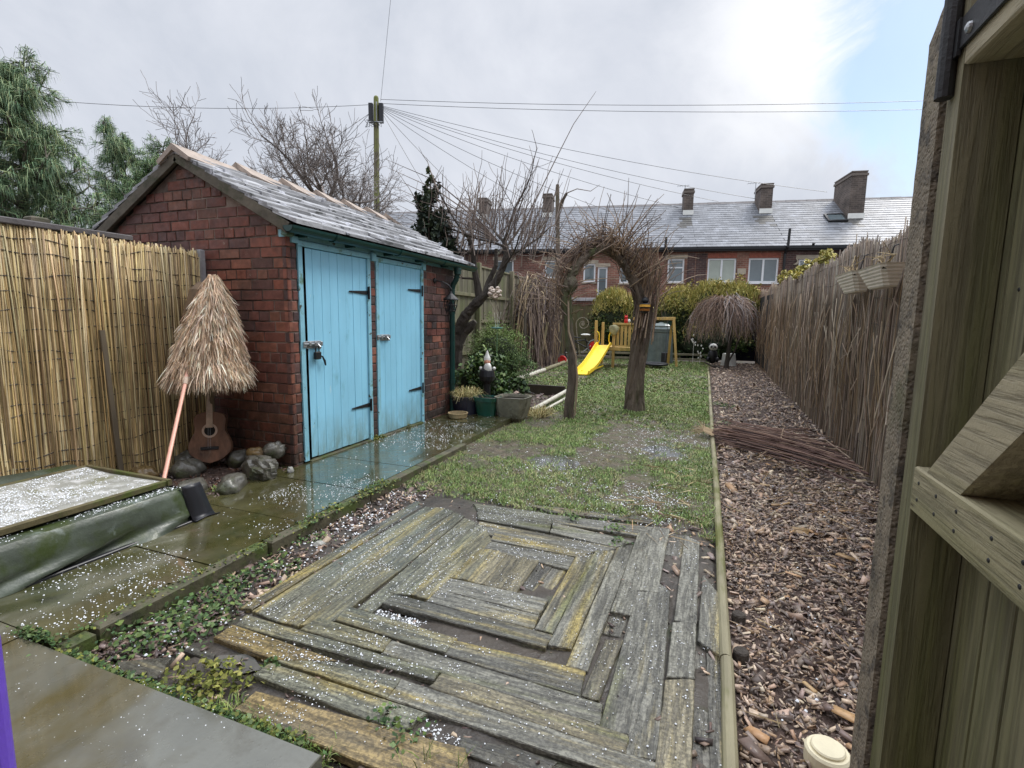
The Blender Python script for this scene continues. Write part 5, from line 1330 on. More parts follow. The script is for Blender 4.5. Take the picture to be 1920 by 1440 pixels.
# the long shoot arching to the right and a few wide arching ones to the left
T.small.tube([(-3.3, Y0, 2.55), (-3.0, Y0, 2.95), (-2.72, Y0, 3.45), (-2.45, Y0, 3.95), (-2.2, Y0, 4.4), (-1.85, Y0, 4.85)], [.014, .012, .010, .008, .006, .003], 5, TW[1])
for k in range(7):
    e = (-5.3 - .12 * k, Y0 - .3 + .1 * k, 3.1 + .2 * k)
    T.small.tube([(-3.5, Y0, 2.6), (-4.1, Y0 - .1, 2.75 + .08 * k), (-4.7, Y0 - .1, 2.8 + .15 * k), e], [.016, .012, .009, .003], 5, TW[k % 4])
roughen(T.big, .007)
T.big.build('trunk', M['barkdark'], t); T.small.build('branches', M['twig'], t, colored=True)
sb = thing('shell_ball', (-3.38, 8.05, 1.70), 'hanging ball of pale shells below the apple tree fork', 'ornament')
b = MB(); rd = random.Random(2)
for k in range(34):
    u = Vector((rd.gauss(0, 1), rd.gauss(0, 1), rd.gauss(0, 1))).normalized(); b.blob((-3.38 + u.x * .10, 8.05 + u.y * .10, 1.70 + u.z * .10), (.035, .035, .026), .1, k, 6, 8)
b.build('shells', mat('shell', S(206, 190, 176), var=.25, rough=.4), sb, smooth=True)
b = MB(); b.tube([(-3.38, 8.05, 1.81), (-3.42, 8.2, 2.08), (-3.44, 8.44, 2.12)], .004, 4); b.build('string', M['iron'], sb)
# bird feeder
bf = thing('bird_feeder', (-3.71, 8.95, -.05), 'thin pole carrying a small pale blue dish among the shrubs', 'bird feeder')
b = MB(); b.tube([(-3.69, 8.9, -.06), (-3.71, 8.95, 1.1)], .007, 6); b.build('pole', mat('green_wire', S(110, 150, 110), rough=.4), bf)
b = MB(); b.lathe((-3.71, 8.95, 1.06), [(.02, 0), (.10, .008), (.12, .03), (.112, .03), (.02, .015)], 18); b.build('dish', mat('blue_dish', S(130, 196, 206), rough=.4, var=.1), bf)
b = MB(); [b.tube([(-3.71 + .03 * k, 8.95, 1.08), (-3.71 + .045 * k, 8.95, 1.25), (-3.71 + .07 * k, 8.97, 1.38)], .006, 5) for k in (-1, 0, 1)]; b.build('prong', M['whitepole'], bf)

# left boundary fence of close boards --------------------------------------
lb = thing('board_fence', (-4.95, 11, 0), 'weathered grey green board fence with rails along the left border', 'fence')
M['fboard'] = mat('fence_board', (1, 1, 1), attr=True, rough=.8, var=.3, scale=5, bump=.5, bscale=40, stretch=(1, 1, .2), spots=[(S(100, 104, 72), 3, .5, .66)])
b = MB(); rd = random.Random(8); y = 6.2
while y < 18.1:
    f = rd.uniform(.75, 1.15); c = S(114, 110, 92)
    b.box((-4.97 + rd.uniform(0, .012), y, .0), (-4.95 + rd.uniform(0, .012), y + .118, 2.46 + rd.uniform(-.02, .02) - .004 * y), (c[0] * f, c[1] * f, c[2] * f)); y += .125
b.build('panel', M['fboard'], lb)
for zz in (.5, 1.2, 1.78):
    b = MB(); b.bar((-4.92, 6.2, zz), (-4.92, 18.1, zz - .03), .04, .07, bev=.004); b.build('rail', M['greywood'], lb)
b = MB(); b.bar((-4.95, 6.2, 2.46), (-4.95, 18.1, 2.40), .07, .04, bev=.004); b.build('capping', M['greywood'], lb)
for yy in (6.3, 8.5, 10.6, 12.7, 14.8, 16.9):
    b = MB(); b.box((-4.93, yy, 0), (-4.83, yy + .1, 2.5), bev=.006); b.build('post', M['greywood'], lb)
# saplings against it
for i, (x, y, h, lab) in enumerate([(-4.35, 12.2, 2.3, 'dark pollarded sapling stump in front of the left fence'), (-4.3, 13.2, 1.9, 'pale leaning sapling stem near the left fence'), (-4.5, 11.0, 2.0, 'slim forked sapling behind the bird feeder'), (-4.15, 14.0, 1.5, 'short pale sapling beside the vine tangle')]):
    t = thing('sapling', (x, y, -.05), lab, 'sapling', 'saplings along the left fence'); T = Tree(60 + i)
    p = Vector((x, y, -.06)); q = Vector((x + .25 * (i == 1) + .05, y, h * .62)); T.big.tube([p, p.lerp(q, .5) + Vector((.03, 0, 0)), q], [.05, .042, .036], 7, [S(86, 80, 70), S(158, 148, 118), S(110, 100, 84), S(150, 140, 112)][i])
    for k in range(6): T.limb(q - Vector((0, 0, rd.uniform(0, .25))), (rd.gauss(0, .6), rd.gauss(0, .6), 1), h * .3, .014, 2, .2, 0, .1, (2, 4), .6, (20, 55), .4, .003, TW, .3, 3, .02)
    T.big.build('trunk', M['twig'], t, colored=True); T.small.build('branches', M['twig'], t, colored=True)
# vine tangle
t = thing('vine_tangle', (-4.2, 13.6, -.05), 'thick brown tangle of bare climbing stems left of the willow arch', 'climber')
b = MB(); rd = random.Random(19)
VC = [S(122, 106, 98), S(100, 86, 80), S(148, 130, 114), S(168, 148, 118), S(84, 72, 70)]
for k in range(430):
    x0, y0, z0_ = rd.gauss(-4.42, .30), rd.gauss(13.7, .5), rd.uniform(1.2, 2.35)
    pts = [(x0, y0, z0_)]; n = 6; dx, dy = rd.gauss(0, .13), rd.gauss(-.03, .15); z = z0_; x, y = x0, y0; vz = rd.uniform(-.05, .22)
    for i in range(n):
        x += dx * .55 + rd.gauss(0, .04); y += dy * .5 + rd.gauss(0, .04); z += vz; vz -= rd.uniform(.08, .2)
        if z < -.03: z = -.03
        pts.append((x, y, z))
    if max(p_[0] for p_ in pts) > -3.85: continue
    r_ = rd.choice([.006, .008, .011, .014]); b.tube(pts, r_, 4, VC[rd.randrange(5)], cap=False)
for k in range(60):
    x0, y0 = rd.gauss(-4.4, .3), rd.gauss(13.6, .3); b.tube([(x0, y0, -.05), (x0 + rd.gauss(0, .1), y0, .6), (x0 + rd.gauss(0, .2), y0 + .05, 1.3), (x0 + rd.gauss(0, .3), y0, 1.9)], rd.uniform(.008, .02), 5, VC[rd.randrange(5)], cap=False)
b.build('stems', M['twig'], t, colored=True)
gp = thing('bare_post', (-4.2, 14.75, -.05), 'tall stripped tree trunk with one cut fork rising out of the vine tangle', 'post')
b = MB(); b.tube(*dense([(-4.2, 14.75, -.06), (-4.21, 14.84, 2.0), (-4.26, 14.9, 3.5), (-4.30, 14.94, 4.32), (-4.34, 15.0, 5.2)], [.09, .078, .07, .06, .048], 5), 10); b.tube([(-4.28, 14.92, 4.39), (-4.17, 14.87, 4.66), (-4.0, 14.8, 4.89)], [.052, .048, .036], 8); roughen(b, .005); b.build('trunk', M['bark'], gp)
b = MB(); b.tube([(-4.0, 14.8, 4.89), (-3.68, 14.73, 4.97), (-3.27, 14.66, 4.86), (-3.0, 14.6, 5.0)], [.018, .013, .010, .005], 5, TW[1]); b.build('shoot', M['twig'], gp, colored=True)

# ================================================================== willow arch
wa = thing('willow_arch', (-1.3, 6.95, -.06), 'living willow arch with two rough trunks and a woven twig crown over the lawn', 'arch')
la = [(-1.63, 6.5, -.1), (-1.65, 6.5, .05), (-1.61, 6.5, .5), (-1.65, 6.51, .9), (-1.70, 6.52, 1.25), (-1.735, 6.53, 1.52), (-1.70, 6.55, 1.78), (-1.60, 6.6, 1.98), (-1.45, 6.68, 2.13), (-1.25, 6.78, 2.22)]
ra = [(-.91, 7.45, -.1), (-.92, 7.45, .2), (-.90, 7.43, .6), (-.87, 7.42, .95), (-.82, 7.4, 1.28), (-.86, 7.37, 1.52), (-.95, 7.3, 1.74), (-1.05, 7.2, 1.93), (-1.18, 7.05, 2.10), (-1.35, 6.9, 2.20)]
b = MB(); b.tube(*dense(la, [.075, .064, .056, .056, .058, .07, .066, .056, .05, .04], 5), 14); b.blob((-1.67, 6.50, 1.70), (.085, .08, .11), .4, 8, 12, 14); roughen(b, .006); b.build('trunk', M['bark'], wa)
b = MB(); b.tube(*dense(ra, [.15, .12, .105, .105, .105, .085, .07, .06, .05, .04], 5), 16)
rd = random.Random(44)
for k in range(7):
    a = k * .9; b.tube([(x + r_ * math.cos(a + i * .35), y + r_ * math.sin(a + i * .35), z) for i, ((x, y, z), r_) in enumerate(zip(ra[:7], [.13, .10, .095, .10, .10, .09, .075]))], [.042, .034, .03, .034, .03, .026, .022], 7)
roughen(b, .010)
b.build('trunk', M['bark'], wa)
b = MB()
AC = [S(134, 114, 98), S(112, 94, 82), S(156, 136, 114), S(96, 82, 74), S(142, 118, 94)]
arch = [Vector(p) for p in (la[4:] + list(reversed(ra[4:]))[1:])]
def apt(t):
    x = t * (len(arch) - 1); i = min(len(arch) - 2, int(x)); return arch[i].lerp(arch[i + 1], x - i)
for k in range(300):
    t0 = rd.uniform(.02, .9); ln = rd.uniform(.12, .45); s_ = 1 if rd.random() < .6 else -1
    off = abs(rd.gauss(-.01, .075)); sd_ = rd.gauss(0, .09); pts = []
    for i in range(7):
        t = min(1, max(0, t0 + s_ * ln * i / 6)); p = apt(t); c = Vector((-1.28, 6.95, 1.3)); o = (p - c); o.y *= .3; o.normalize()
        e = off * (1 + .9 * i / 6 * rd.uniform(.5, 1.2)); pts.append(p + o * e + Vector((.67 * sd_, .74 * sd_, 0)) + Vector((rd.gauss(0, .02), rd.gauss(0, .02), rd.gauss(0, .02))))
    r_ = rd.choice([.003, .004, .005, .007, .010]); b.tube(pts, [r_ * (1 - .6 * i / 6) for i in range(7)], 4, AC[rd.randrange(5)], cap=False)
for k in range(130):                     # long shoots: a fountain from the right shoulder, some drooping
    p = apt(rd.uniform(.55, 1.0)) + Vector((rd.gauss(0, .05), rd.gauss(0, .06), 0)); u = rd.random()
    d = Vector((rd.gauss(.28, .3), rd.gauss(0, .25), rd.uniform(.4, 1.0))).normalized(); L_ = rd.uniform(.4, 1.0); pts = [p]; q = p
    for i in range(6): q = q + d * L_ / 6; d = (d + Vector((-.05 - .12 * u, 0, -.09 - .2 * u * (i > 1))) + Vector((rd.gauss(0, .07), rd.gauss(0, .07), 0))).normalized(); pts.append(q)
    b.tube(pts, [.008 * (1 - .75 * i / 6) + .0008 for i in range(7)], 4, AC[rd.randrange(5)], cap=False)
for k in range(120):
    p = apt(rd.uniform(.0, .6)) + Vector((rd.gauss(0, .05), rd.gauss(0, .06), 0)); d = Vector((rd.gauss(-.15, .4), rd.gauss(0, .3), rd.uniform(.1, .8))).normalized(); L_ = rd.uniform(.3, .8); pts = [p]; q = p
    for i in range(5): q = q + d * L_ / 5; d = (d + Vector((rd.gauss(0, .12), rd.gauss(0, .1), -.06))).normalized(); pts.append(q)
    b.tube(pts, [.007 * (1 - .75 * i / 5) + .0008 for i in range(6)], 4, AC[rd.randrange(5)], cap=False)
for k in range(36):                      # stems running up the right trunk
    x0 = -.80 + rd.gauss(0, .10); b.tube([(x0, 7.3 + rd.gauss(0, .08), rd.uniform(.9, 1.3)), (x0 + .05, 7.3, 1.6), (x0 + .06 + rd.gauss(0, .06), 7.28, 1.95), (x0 + rd.gauss(.02, .12), 7.25, 2.3)], [.010, .008, .006, .003], 4, AC[rd.randrange(5)], cap=False)
b.tube([(-1.68, 6.44, 1.5), (-1.66, 6.43, 1.1), (-1.56, 6.43, .8), (-1.53, 6.44, .5), (-1.55, 6.45, 0)], .012, 6, AC[2])
b.build('twigs', M['twig'], wa, colored=True)
be = thing('bee_ornament', (-.80, 7.22, 1.40), 'black and yellow striped bee shaped ornament fixed to the right arch trunk', 'ornament')
M['beey'] = mat('bee_yellow', S(220, 164, 60), rough=.4, var=.12); M['beeo'] = mat('bee_brown', S(150, 96, 44), rough=.4, var=.15)
def band(z0, z1, r0, r1, m_, nm_):
    b = MB(); b.lathe((-.80, 7.20, 0), [(r0 * .7, z0), (r0, z0 + .002), (r1, z1 - .002), (r1 * .7, z1)], 18); b.build(nm_, m_, be)
band(1.36, 1.385, .045, .06, M['black'], 'stripe'); band(1.386, 1.42, .066, .07, M['beeo'], 'stripe'); band(1.421, 1.438, .07, .073, M['black'], 'stripe'); band(1.439, 1.475, .074, .07, M['beey'], 'stripe'); band(1.476, 1.49, .068, .062, M['black'], 'stripe')
b = MB(); b.blob((-.80, 7.20, 1.53), (.05, .05, .045), .03, 1, 10, 12); b.build('head', M['black'], be, smooth=True)
# ================================================================== children's play corner
M['playwood'] = mat('yellow_play_timber', S(188, 156, 92), rough=.6, var=.25, scale=8, bump=.3, bscale=40, stretch=(1, 1, .25), spots=[(S(132, 120, 60), 4, .52, .68)])
M['yellow'] = mat('yellow_plastic', S(244, 206, 46), rough=.35, var=.06, scale=6, bump=.05)
M['red'] = mat('red_plastic', S(206, 36, 34), rough=.35, var=.12, bump=.05)
M['grey'] = mat('grey_plastic', S(128, 136, 138), rough=.4, var=.2, scale=8, bump=.1, coat=.3)
pf = thing('play_tower', (-2.3, 14.3, -.06), 'small wooden play platform with slatted side and yellow hand grips', 'play tower')
X0, X1, YA, YB = -2.86, -1.78, 14.1, 15.1
for (x, y, h) in ((X0, YA, 1.25), (-2.36, YA, 1.18), (X0, YB, 1.2), (X1, YA, 1.2), (X1, YB, 1.2)):
    b = MB(); b.box((x - .035, y - .035, -.08), (x + .035, y + .035, h), bev=.006); b.build('post', M['playwood'], pf)
b = MB()
for k in range(8): b.box((X0, YA + .04 + k * .125, .50), (X1, YA + .155 + k * .125, .525), bev=.003)
b.build('platform', M['playwood'], pf)
b = MB(); b.box((X0, YA - .05, .43), (X1, YA - .036, .53), bev=.003); b.box((X0, YB + .036, .43), (X1, YB + .05, .53), bev=.003); b.build('platform_rim', M['playwood'], pf)
b = MB()
for k in range(5): b.box((-2.29 + k * .105, YA + .0, .56), (-2.22 + k * .105, YA + .018, 1.13), bev=.003)
b.build('slat_side', M['playwood'], pf)
b = MB(); b.box((-2.40, YA - .03, 1.135), (-1.75, YA + .05, 1.19), bev=.005); b.box((-2.32, YA - .02, .54), (-1.82, YA + .03, .58)); b.build('hand_rail', M['playwood'], pf)
for x, s in ((-2.82, 1), (-2.40, -1)):
    b = MB(); b.tube([(x, YA - .04, .60), (x + .05 * s, YA - .09, .62), (x + .075 * s, YA - .10, .70), (x + .075 * s, YA - .10, .84), (x + .05 * s, YA - .09, .92), (x, YA - .04, .94)], .014, 8); b.build('grip', M['yellow'], pf)
b = MB(); b.blob((-2.36, YA - .09, 1.0), (.13, .05, .14), .35, 8, 8, 10); b.build('soft_toy', mat('faded_plush', S(150, 146, 112), var=.4, bump=.6), pf)
sl_ = thing('slide', (-2.66, 12.7, -.05), 'bright yellow plastic slide running down onto the lawn', 'slide')
b = MB(); prof = [(-2.60, 13.98, .555), (-2.60, 13.88, .55), (-2.61, 13.6, .47), (-2.62, 13.3, .36), (-2.64, 13.0, .25), (-2.655, 12.7, .145), (-2.67, 12.4, .065), (-2.68, 12.1, .015), (-2.69, 11.8, -.012), (-2.69, 11.66, -.03)]
cs = [(-.20, .0), (-.20, .085), (-.175, .09), (-.16, .02), (-.145, .0), (.145, .0), (.16, .02), (.175, .09), (.20, .085), (.20, .0), (.14, -.02), (-.14, -.02)]
vs = []
for x, y, z in prof: vs += [(x + a, y, z + .02 + c * (1 if y < 13.9 else .9)) for a, c in cs]
m_ = len(cs); b.add(vs, [(i * m_ + k, i * m_ + (k + 1) % m_, (i + 1) * m_ + (k + 1) % m_, (i + 1) * m_ + k) for i in range(len(prof) - 1) for k in range(m_)] + [tuple(range(m_)), tuple(range(len(vs) - 1, len(vs) - 1 - m_, -1))])
b.build('chute', M['yellow'], sl_)
b = MB(); [b.box((-2.76 + k * .2, 12.0, .02), (-2.74 + k * .2, 13.7, .05)) for k in (0, 1)]; b.build('rib', M['yellow'], sl_)
toy = thing('fox_toy', (-2.02, 14.12, 1.19), 'small red and white toy perched on the rail of the play platform', 'toy')
b = MB(); b.lathe((-2.05, 14.12, 1.19), [(.05, 0), (.055, .06), (.035, .13), (.02, .15)], 10); b.blob((-2.05, 14.1, 1.345), (.045, .045, .04), .05, 2, 8, 10); [b.lathe((-2.05 + s * .025, 14.1, 1.37), [(.016, 0), (.002, .05)], 6) for s in (-1, 1)]; b.build('body', M['red'], toy)
b = MB(); b.blob((-1.965, 14.1, 1.25), (.04, .03, .045), .05, 3, 8, 10); b.build('tail', M['white'], toy)
sw = thing('swing_frame', (-1.4, 15.4, -.06), 'low wooden swing frame with a round black nest seat', 'swing')
b = MB(); b.bar((-2.05, 15.43, 1.31), (-.84, 15.43, 1.335), .07, .085, bev=.006); b.build('beam', M['playwood'], sw)
for (x, xb, y, yb) in ((-.89, -.73, 15.42, 15.40), (-.93, -1.02, 15.46, 16.0)):
    b = MB(); b.bar((xb, yb - .02, -.1), (x, y, 1.36), .07, .07, up=(0, 1, 0), bev=.006); b.build('leg', M['playwood'], sw)
b = MB(); b.add([(-1.1, 15.45, 1.27), (-.93, 15.45, 1.27), (-.95, 15.47, 1.10), (-1.1, 15.45, 1.24), (-1.1, 15.46, 1.27), (-.93, 15.46, 1.27), (-.95, 15.48, 1.10)], [(0, 1, 2), (4, 6, 5), (0, 2, 6, 4)]); b.build('corner_plate', M['green'], sw)
for x in (-1.53, -1.03):
    b = MB(); b.tube([(x + (-1.28 - x) * .05, 15.40, 1.27), (x, 14.85, .14)], .008, 6); b.build('rope', M['black'], sw)
b = MB(); cx, cy, cz = -1.28, 14.70, .06
b.tube([(cx + .33 * math.cos(t), cy + .33 * math.sin(t), cz) for t in np.linspace(0, 6.283, 33)[:-1]], .035, 8, closed=True); b.build('nest_rim', M['black'], sw, smooth=True)
b = MB(); b.lathe((cx, cy, cz - .03), [(.31, .02), (.2, -.02), (.001, -.035)], 24, cap=False); b.build('nest_seat', M['grey'], sw)
# compost bin
cb = thing('compost_bin', (-1.32, 16.6, -.06), 'tall grey green compost bin with domed lid behind the swing', 'compost bin')
M['bin'] = mat('grey_green_plastic', S(96, 108, 106), rough=.35, var=.25, scale=5, bump=.1, coat=.3)
b = MB(); b.lathe((-1.32, 16.6, -.08), [(.42, 0), (.40, .2), (.385, .5), (.36, .85), (.35, .98), (.37, 1.0), (.37, 1.04)], 28); b.build('body', M['bin'], cb)
b = MB(); b.lathe((-1.32, 16.6, .965), [(.375, 0), (.38, .05), (.36, .09), (.345, .10), (.345, .15), (.30, .19), (.2, .22), (.08, .23), (.07, .25), (.001, .26)], 28); b.build('lid', M['bin'], cb)
b = MB(); b.box((-1.24, 16.19, .0), (-.98, 16.26, .30), bev=.01); b.build('hatch', M['black'], cb)
b = MB()
for k in range(6): b.tube([(-1.32 + .385 * math.cos(a), 16.6 + .385 * math.sin(a), .1) for a in [4.0 + k * .25]] + [(-1.32 + .36 * math.cos(a), 16.6 + .36 * math.sin(a), .86) for a in [4.0 + k * .25]], .012, 6)
b.build('rib', M['bin'], cb)
# bicycle behind the slide
bk = thing('bicycle', (-3.45, 15.7, -.05), 'little child bike with red wheel disc parked behind the slide', 'bicycle')
def wheel(c, r, disc):
    b = MB(); b.tube([(c[0] + r * math.cos(t) * .92, c[1] + r * math.cos(t) * .38, c[2] + r * math.sin(t)) for t in np.linspace(0, 6.283, 25)[:-1]], .016, 6, closed=True); w_ = b.build('wheel', M['grey'] if disc else M['black'], bk)
    b = MB(); n_ = Vector((.38, -.92, 0)); 
    if disc: b.lathe(c, [(r * .8, -.012), (r * .8, .012), (.02, .03)], 20, rot=n_.to_track_quat('Z', 'Y').to_matrix()); b.build('disc', M['red'], bk)
    else:
        for k in range(8): t = k * .785; b.tube([c, (c[0] + r * math.cos(t) * .92, c[1] + r * math.cos(t) * .38, c[2] + r * math.sin(t))], .004, 4)
        b.build('spoke', M['steel'], bk)
wheel((-3.12, 15.75, .36), .20, True); wheel((-3.78, 15.5, .16), .2, False)
b = MB()
for p, q in (((-3.78, 15.5, .16), (-3.68, 15.54, .55)), ((-3.68, 15.54, .50), (-3.30, 15.68, .30)), ((-3.30, 15.68, .30), (-3.38, 15.65, .62)), ((-3.38, 15.65, .56), (-3.66, 15.55, .52)), ((-3.30, 15.68, .3), (-3.12, 15.75, .36)), ((-3.12, 15.75, .36), (-3.38, 15.65, .55)), ((-3.9, 15.46, .66), (-3.5, 15.58, .62))): b.tube([p, q], .018, 8)
b.build('frame', M['iron'], bk)
b = MB(); b.blob((-3.38, 15.65, .72), (.15, .07, .035), .05, 1, 8, 12, rotz=.4); b.build('saddle', M['white'], bk)
b = MB(); b.tube([(-3.42, 15.6, .2), (-3.3, 15.64, .3), (-3.2, 15.6, .38)], .016, 6); b.box((-3.5, 15.58, .15), (-3.4, 15.64, .18)); b.build('crank', M['steel'], bk)
bk.location = (-3.57, 15.7, .03)
# iron spiral, behind the bike
si = thing('spiral_ornament', (-3.64, 16.0, -.05), 'iron spiral garden ornament above the child bike', 'ornament')
b = MB(); sp = []
for i in range(60):
    a = i / 59; t = -2.6 - a * 9.0; r_ = .24 * (1 - a * .72); sp.append((-3.64 + r_ * math.cos(t), 16.0, 1.02 + r_ * math.sin(t)))
b.tube(sp, .012, 6); b.tube([(-3.86, 16.0, .9), (-3.8, 16.0, .5), (-3.7, 16.0, -.06)], .012, 6); b.lathe((-3.64, 15.99, 1.02), [(.055, -.01), (.055, .01)], 14, rot=Matrix.Rotation(R(90), 3, 'X')); b.build('scroll', mat('rusty_iron', S(150, 142, 122), var=.3, rough=.6), si)
si.location = (-3.67, 16.0, .06)
rb = thing('red_ball', (-3.93, 14.6, .06), 'red plastic play disc lying on the log edging left of the arch', 'toy')
b = MB(); b.lathe((-3.93, 14.55, .07), [(.10, -.04), (.125, -.03), (.13, .0), (.12, .03), (.10, .035), (.09, .02), (.001, .02)], 20, rot=Matrix.Rotation(R(84), 3, 'X')); b.build('disc', M['red'], rb)
bp = thing('low_timber_border', (-2, 17.2, -.06), 'two low grey timber rails closing the far end of the lawn', 'garden edging')
for zz in (.02, .18):
    b = MB(); b.bar((-4.1, 16.9, zz), (.12, 17.75, zz), .06, .07, bev=.006); b.build('rail', M['greywood'], bp)
for x, y in ((-3.0, 17.1), (-1.5, 17.4), (.1, 17.72)):
    b = MB(); b.box((x, y, -.1), (x + .07, y + .07, .24), bev=.005); b.build('post', M['greywood'], bp)

# ------------------------------------------------------------------ hedges, back fence
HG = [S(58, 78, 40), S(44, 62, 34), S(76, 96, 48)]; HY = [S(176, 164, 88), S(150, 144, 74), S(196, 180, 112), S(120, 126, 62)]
rs = np.random.RandomState(51)
def hedge(loc, parts, label):
    t = thing('golden_hedge', loc, label, 'hedge', 'golden hedges along the back fence')
    fs = []
    for c, rad, n in parts:
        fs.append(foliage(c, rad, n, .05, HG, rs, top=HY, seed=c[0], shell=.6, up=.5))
        k = int(n * .30); th = rs.rand(k) * 6.283; q = np.sqrt(rs.rand(k))
        P = np.stack([c[0] + rad[0] * q * np.cos(th), c[1] + rad[1] * q * np.sin(th), c[2] + rad[2] * np.sqrt(np.clip(1 - q * q, 0, 1)) * rs.uniform(.75, 1.02, k)], 1)
        D = np.stack([rs.normal(0, .45, k), rs.normal(0, .4, k), np.ones(k)], 1); D /= np.linalg.norm(D, axis=1)[:, None]
        fs.append(needles(P, D, .22, .016, rs, pal(rs, k, HY, .2), .1))
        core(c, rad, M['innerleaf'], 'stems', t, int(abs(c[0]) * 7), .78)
    V, F, C = join(fs); link_mesh('foliage', V, F, M['leaf'], t, C=C)
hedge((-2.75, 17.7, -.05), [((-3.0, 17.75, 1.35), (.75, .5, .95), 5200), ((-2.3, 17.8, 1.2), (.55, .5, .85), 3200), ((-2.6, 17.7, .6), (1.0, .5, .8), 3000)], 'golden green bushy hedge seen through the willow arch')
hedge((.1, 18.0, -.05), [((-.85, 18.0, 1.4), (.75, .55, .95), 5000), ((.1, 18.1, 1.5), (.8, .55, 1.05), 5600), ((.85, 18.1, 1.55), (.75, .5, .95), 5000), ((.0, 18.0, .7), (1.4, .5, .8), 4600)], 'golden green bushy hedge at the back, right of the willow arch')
bf2 = thing('back_fence', (-3.5, 18.3, 0), 'olive brown board fence closing the far end of the garden', 'fence')
b = MB(); x = -5.2
while x < 2.0:
    f = rd.uniform(.75, 1.1); c = S(104, 96, 66); b.box((x, 18.42, 0), (x + .14, 18.45, 1.78 + rd.uniform(-.02, .02)), (c[0] * f, c[1] * f, c[2] * f)); x += .147
b.build('panel', M['fboard'], bf2)
b = MB(); b.box((-5.2, 18.40, 1.79), (2, 18.47, 1.83)); b.build('capping', M['oldwood'], bf2)
b = MB(); b.box((-.75, 18.22, .0), (1.55, 18.26, .95)); b.build('dark_netting', mat('dark_blue_netting', S(26, 28, 46), rough=.8, var=.3), bf2)

# weeping tree -----------------------------------------------------------
t = thing('weeping_tree', (.62, 15.8, -.06), 'bare weeping tree with an umbrella of drooping brown twigs', 'tree')
b = MB(); b.tube([(.60, 15.8, -.1), (.63, 15.8, .3), (.66, 15.82, .7), (.60, 15.8, 1.1), (.58, 15.8, 1.55), (.5, 15.8, 1.72)], [.075, .055, .05, .05, .05, .05], 9)
b.tube([(.64, 15.8, .1), (.8, 15.75, .45), (.9, 15.75, .8), (.75, 15.8, 1.2), (.6, 15.8, 1.5)], [.03, .025, .022, .02, .02], 7)
b.tube([(.45, 15.75, -.06), (.2, 15.7, .0), (.0, 15.7, .1)], [.05, .03, .02], 7); b.build('trunk', M['barkdark'], t)
b = MB(); rd = random.Random(61); WC = [S(128, 106, 92), S(148, 124, 108), S(104, 84, 74), S(166, 144, 126), S(146, 138, 136)]
for k in range(760):
    a = rd.uniform(0, 6.283); reach = rd.uniform(.35, 1.08) * (1.05 if math.cos(a) < 0 else .92); h = 1.72 + rd.gauss(.02, .06)
    top_ = h + .22 * rd.random(); zend = rd.uniform(.62, 1.05) + .35 * (1 - reach)
    pts = []
    for i in range(8):
        f = i / 7; r_ = reach * math.sin(f * 1.57) ** .85; z = h + (top_ - h) * math.sin(min(1, f * 2.2) * 1.57) - max(0, f - .28) ** 1.35 * (top_ - zend) / (.72 ** 1.35)
        w_ = .05 * math.sin(f * 9 + k); pts.append((.5 + r_ * math.cos(a) - w_ * math.sin(a) + rd.gauss(0, .04), 15.8 + r_ * math.sin(a) * .95 + w_ * math.cos(a) + rd.gauss(0, .02), z + rd.gauss(0, .035)))
    r0 = rd.choice([.006, .008, .010]); b.tube(pts, [r0 * (1.3 - f / 7) for f in range(8)], 3, WC[rd.randrange(5)], cap=False)
b.build('twigs', M['twig'], t, colored=True)
wb = thing('white_bucket', (.72, 16.9, -.06), 'upturned white bucket behind the weeping tree trunk', 'bucket')
b = MB(); b.lathe((.70, 16.75, -.06), [(.23, 0), (.235, .015), (.22, .02), (.18, .36), (.17, .37), (.0, .37)], 24); b.build('bucket', M['white'], wb)
# black and white garden figures under the tree
def panda(x, y, h, label, s):
    t = thing('panda_figure', (x, y, -.05), label, 'garden figure')
    b = MB(); b.blob((x, y, h * .35), (.13 * s, .11 * s, h * .36), .08, 3, 10, 12); [b.blob((x + d * .11 * s, y - .09, h * .2), (.05 * s, .06 * s, .07 * s), .05, 4, 8, 8) for d in (-1, 1)]; [b.blob((x + d * .085 * s, y, h * .93), (.035 * s, .03, .035 * s), .05, 5, 6, 8) for d in (-1, 1)]; b.build('body', M['black'], t, smooth=True)
    b = MB(); b.blob((x, y - .02, h * .8), (.11 * s, .10 * s, .095 * s), .04, 6, 10, 12); b.build('head', M['white'], t, smooth=True)
    b = MB(); [b.blob((x + d * .045 * s, y - .11 * s, h * .82), (.028 * s, .02, .03 * s), 0, 7, 6, 8) for d in (-1, 1)]; b.blob((x, y - .125 * s, h * .76), (.018, .015, .014), 0, 8, 6, 8); b.build('eye_patch', M['black'], t, smooth=True)
panda(.24, 16.6, .62, 'black and white figure beside the weeping tree trunk', 1.15)
for i, (x, y, z, lab) in enumerate([(-.33, 16.7, .68, 'upper white flower head of the dark plant left of the weeping tree'), (-.12, 16.75, .28, 'lower white flower head by the dark plant left of the weeping tree')]):
    b = MB()
    rq = random.Random(i)
    for k in range(9): b.blob((x + rq.gauss(0, .05), y, z + rq.gauss(0, .1)), (.022, .02, .03), .2, k, 5, 6)
    b.tube([(x, y, -.05), (x, y, z)], .006, 5); tag(b.build('white_flowers', M['white'], loc=(x, y, -.05)), lab, 'flowers', 'white flowers under the weeping tree')

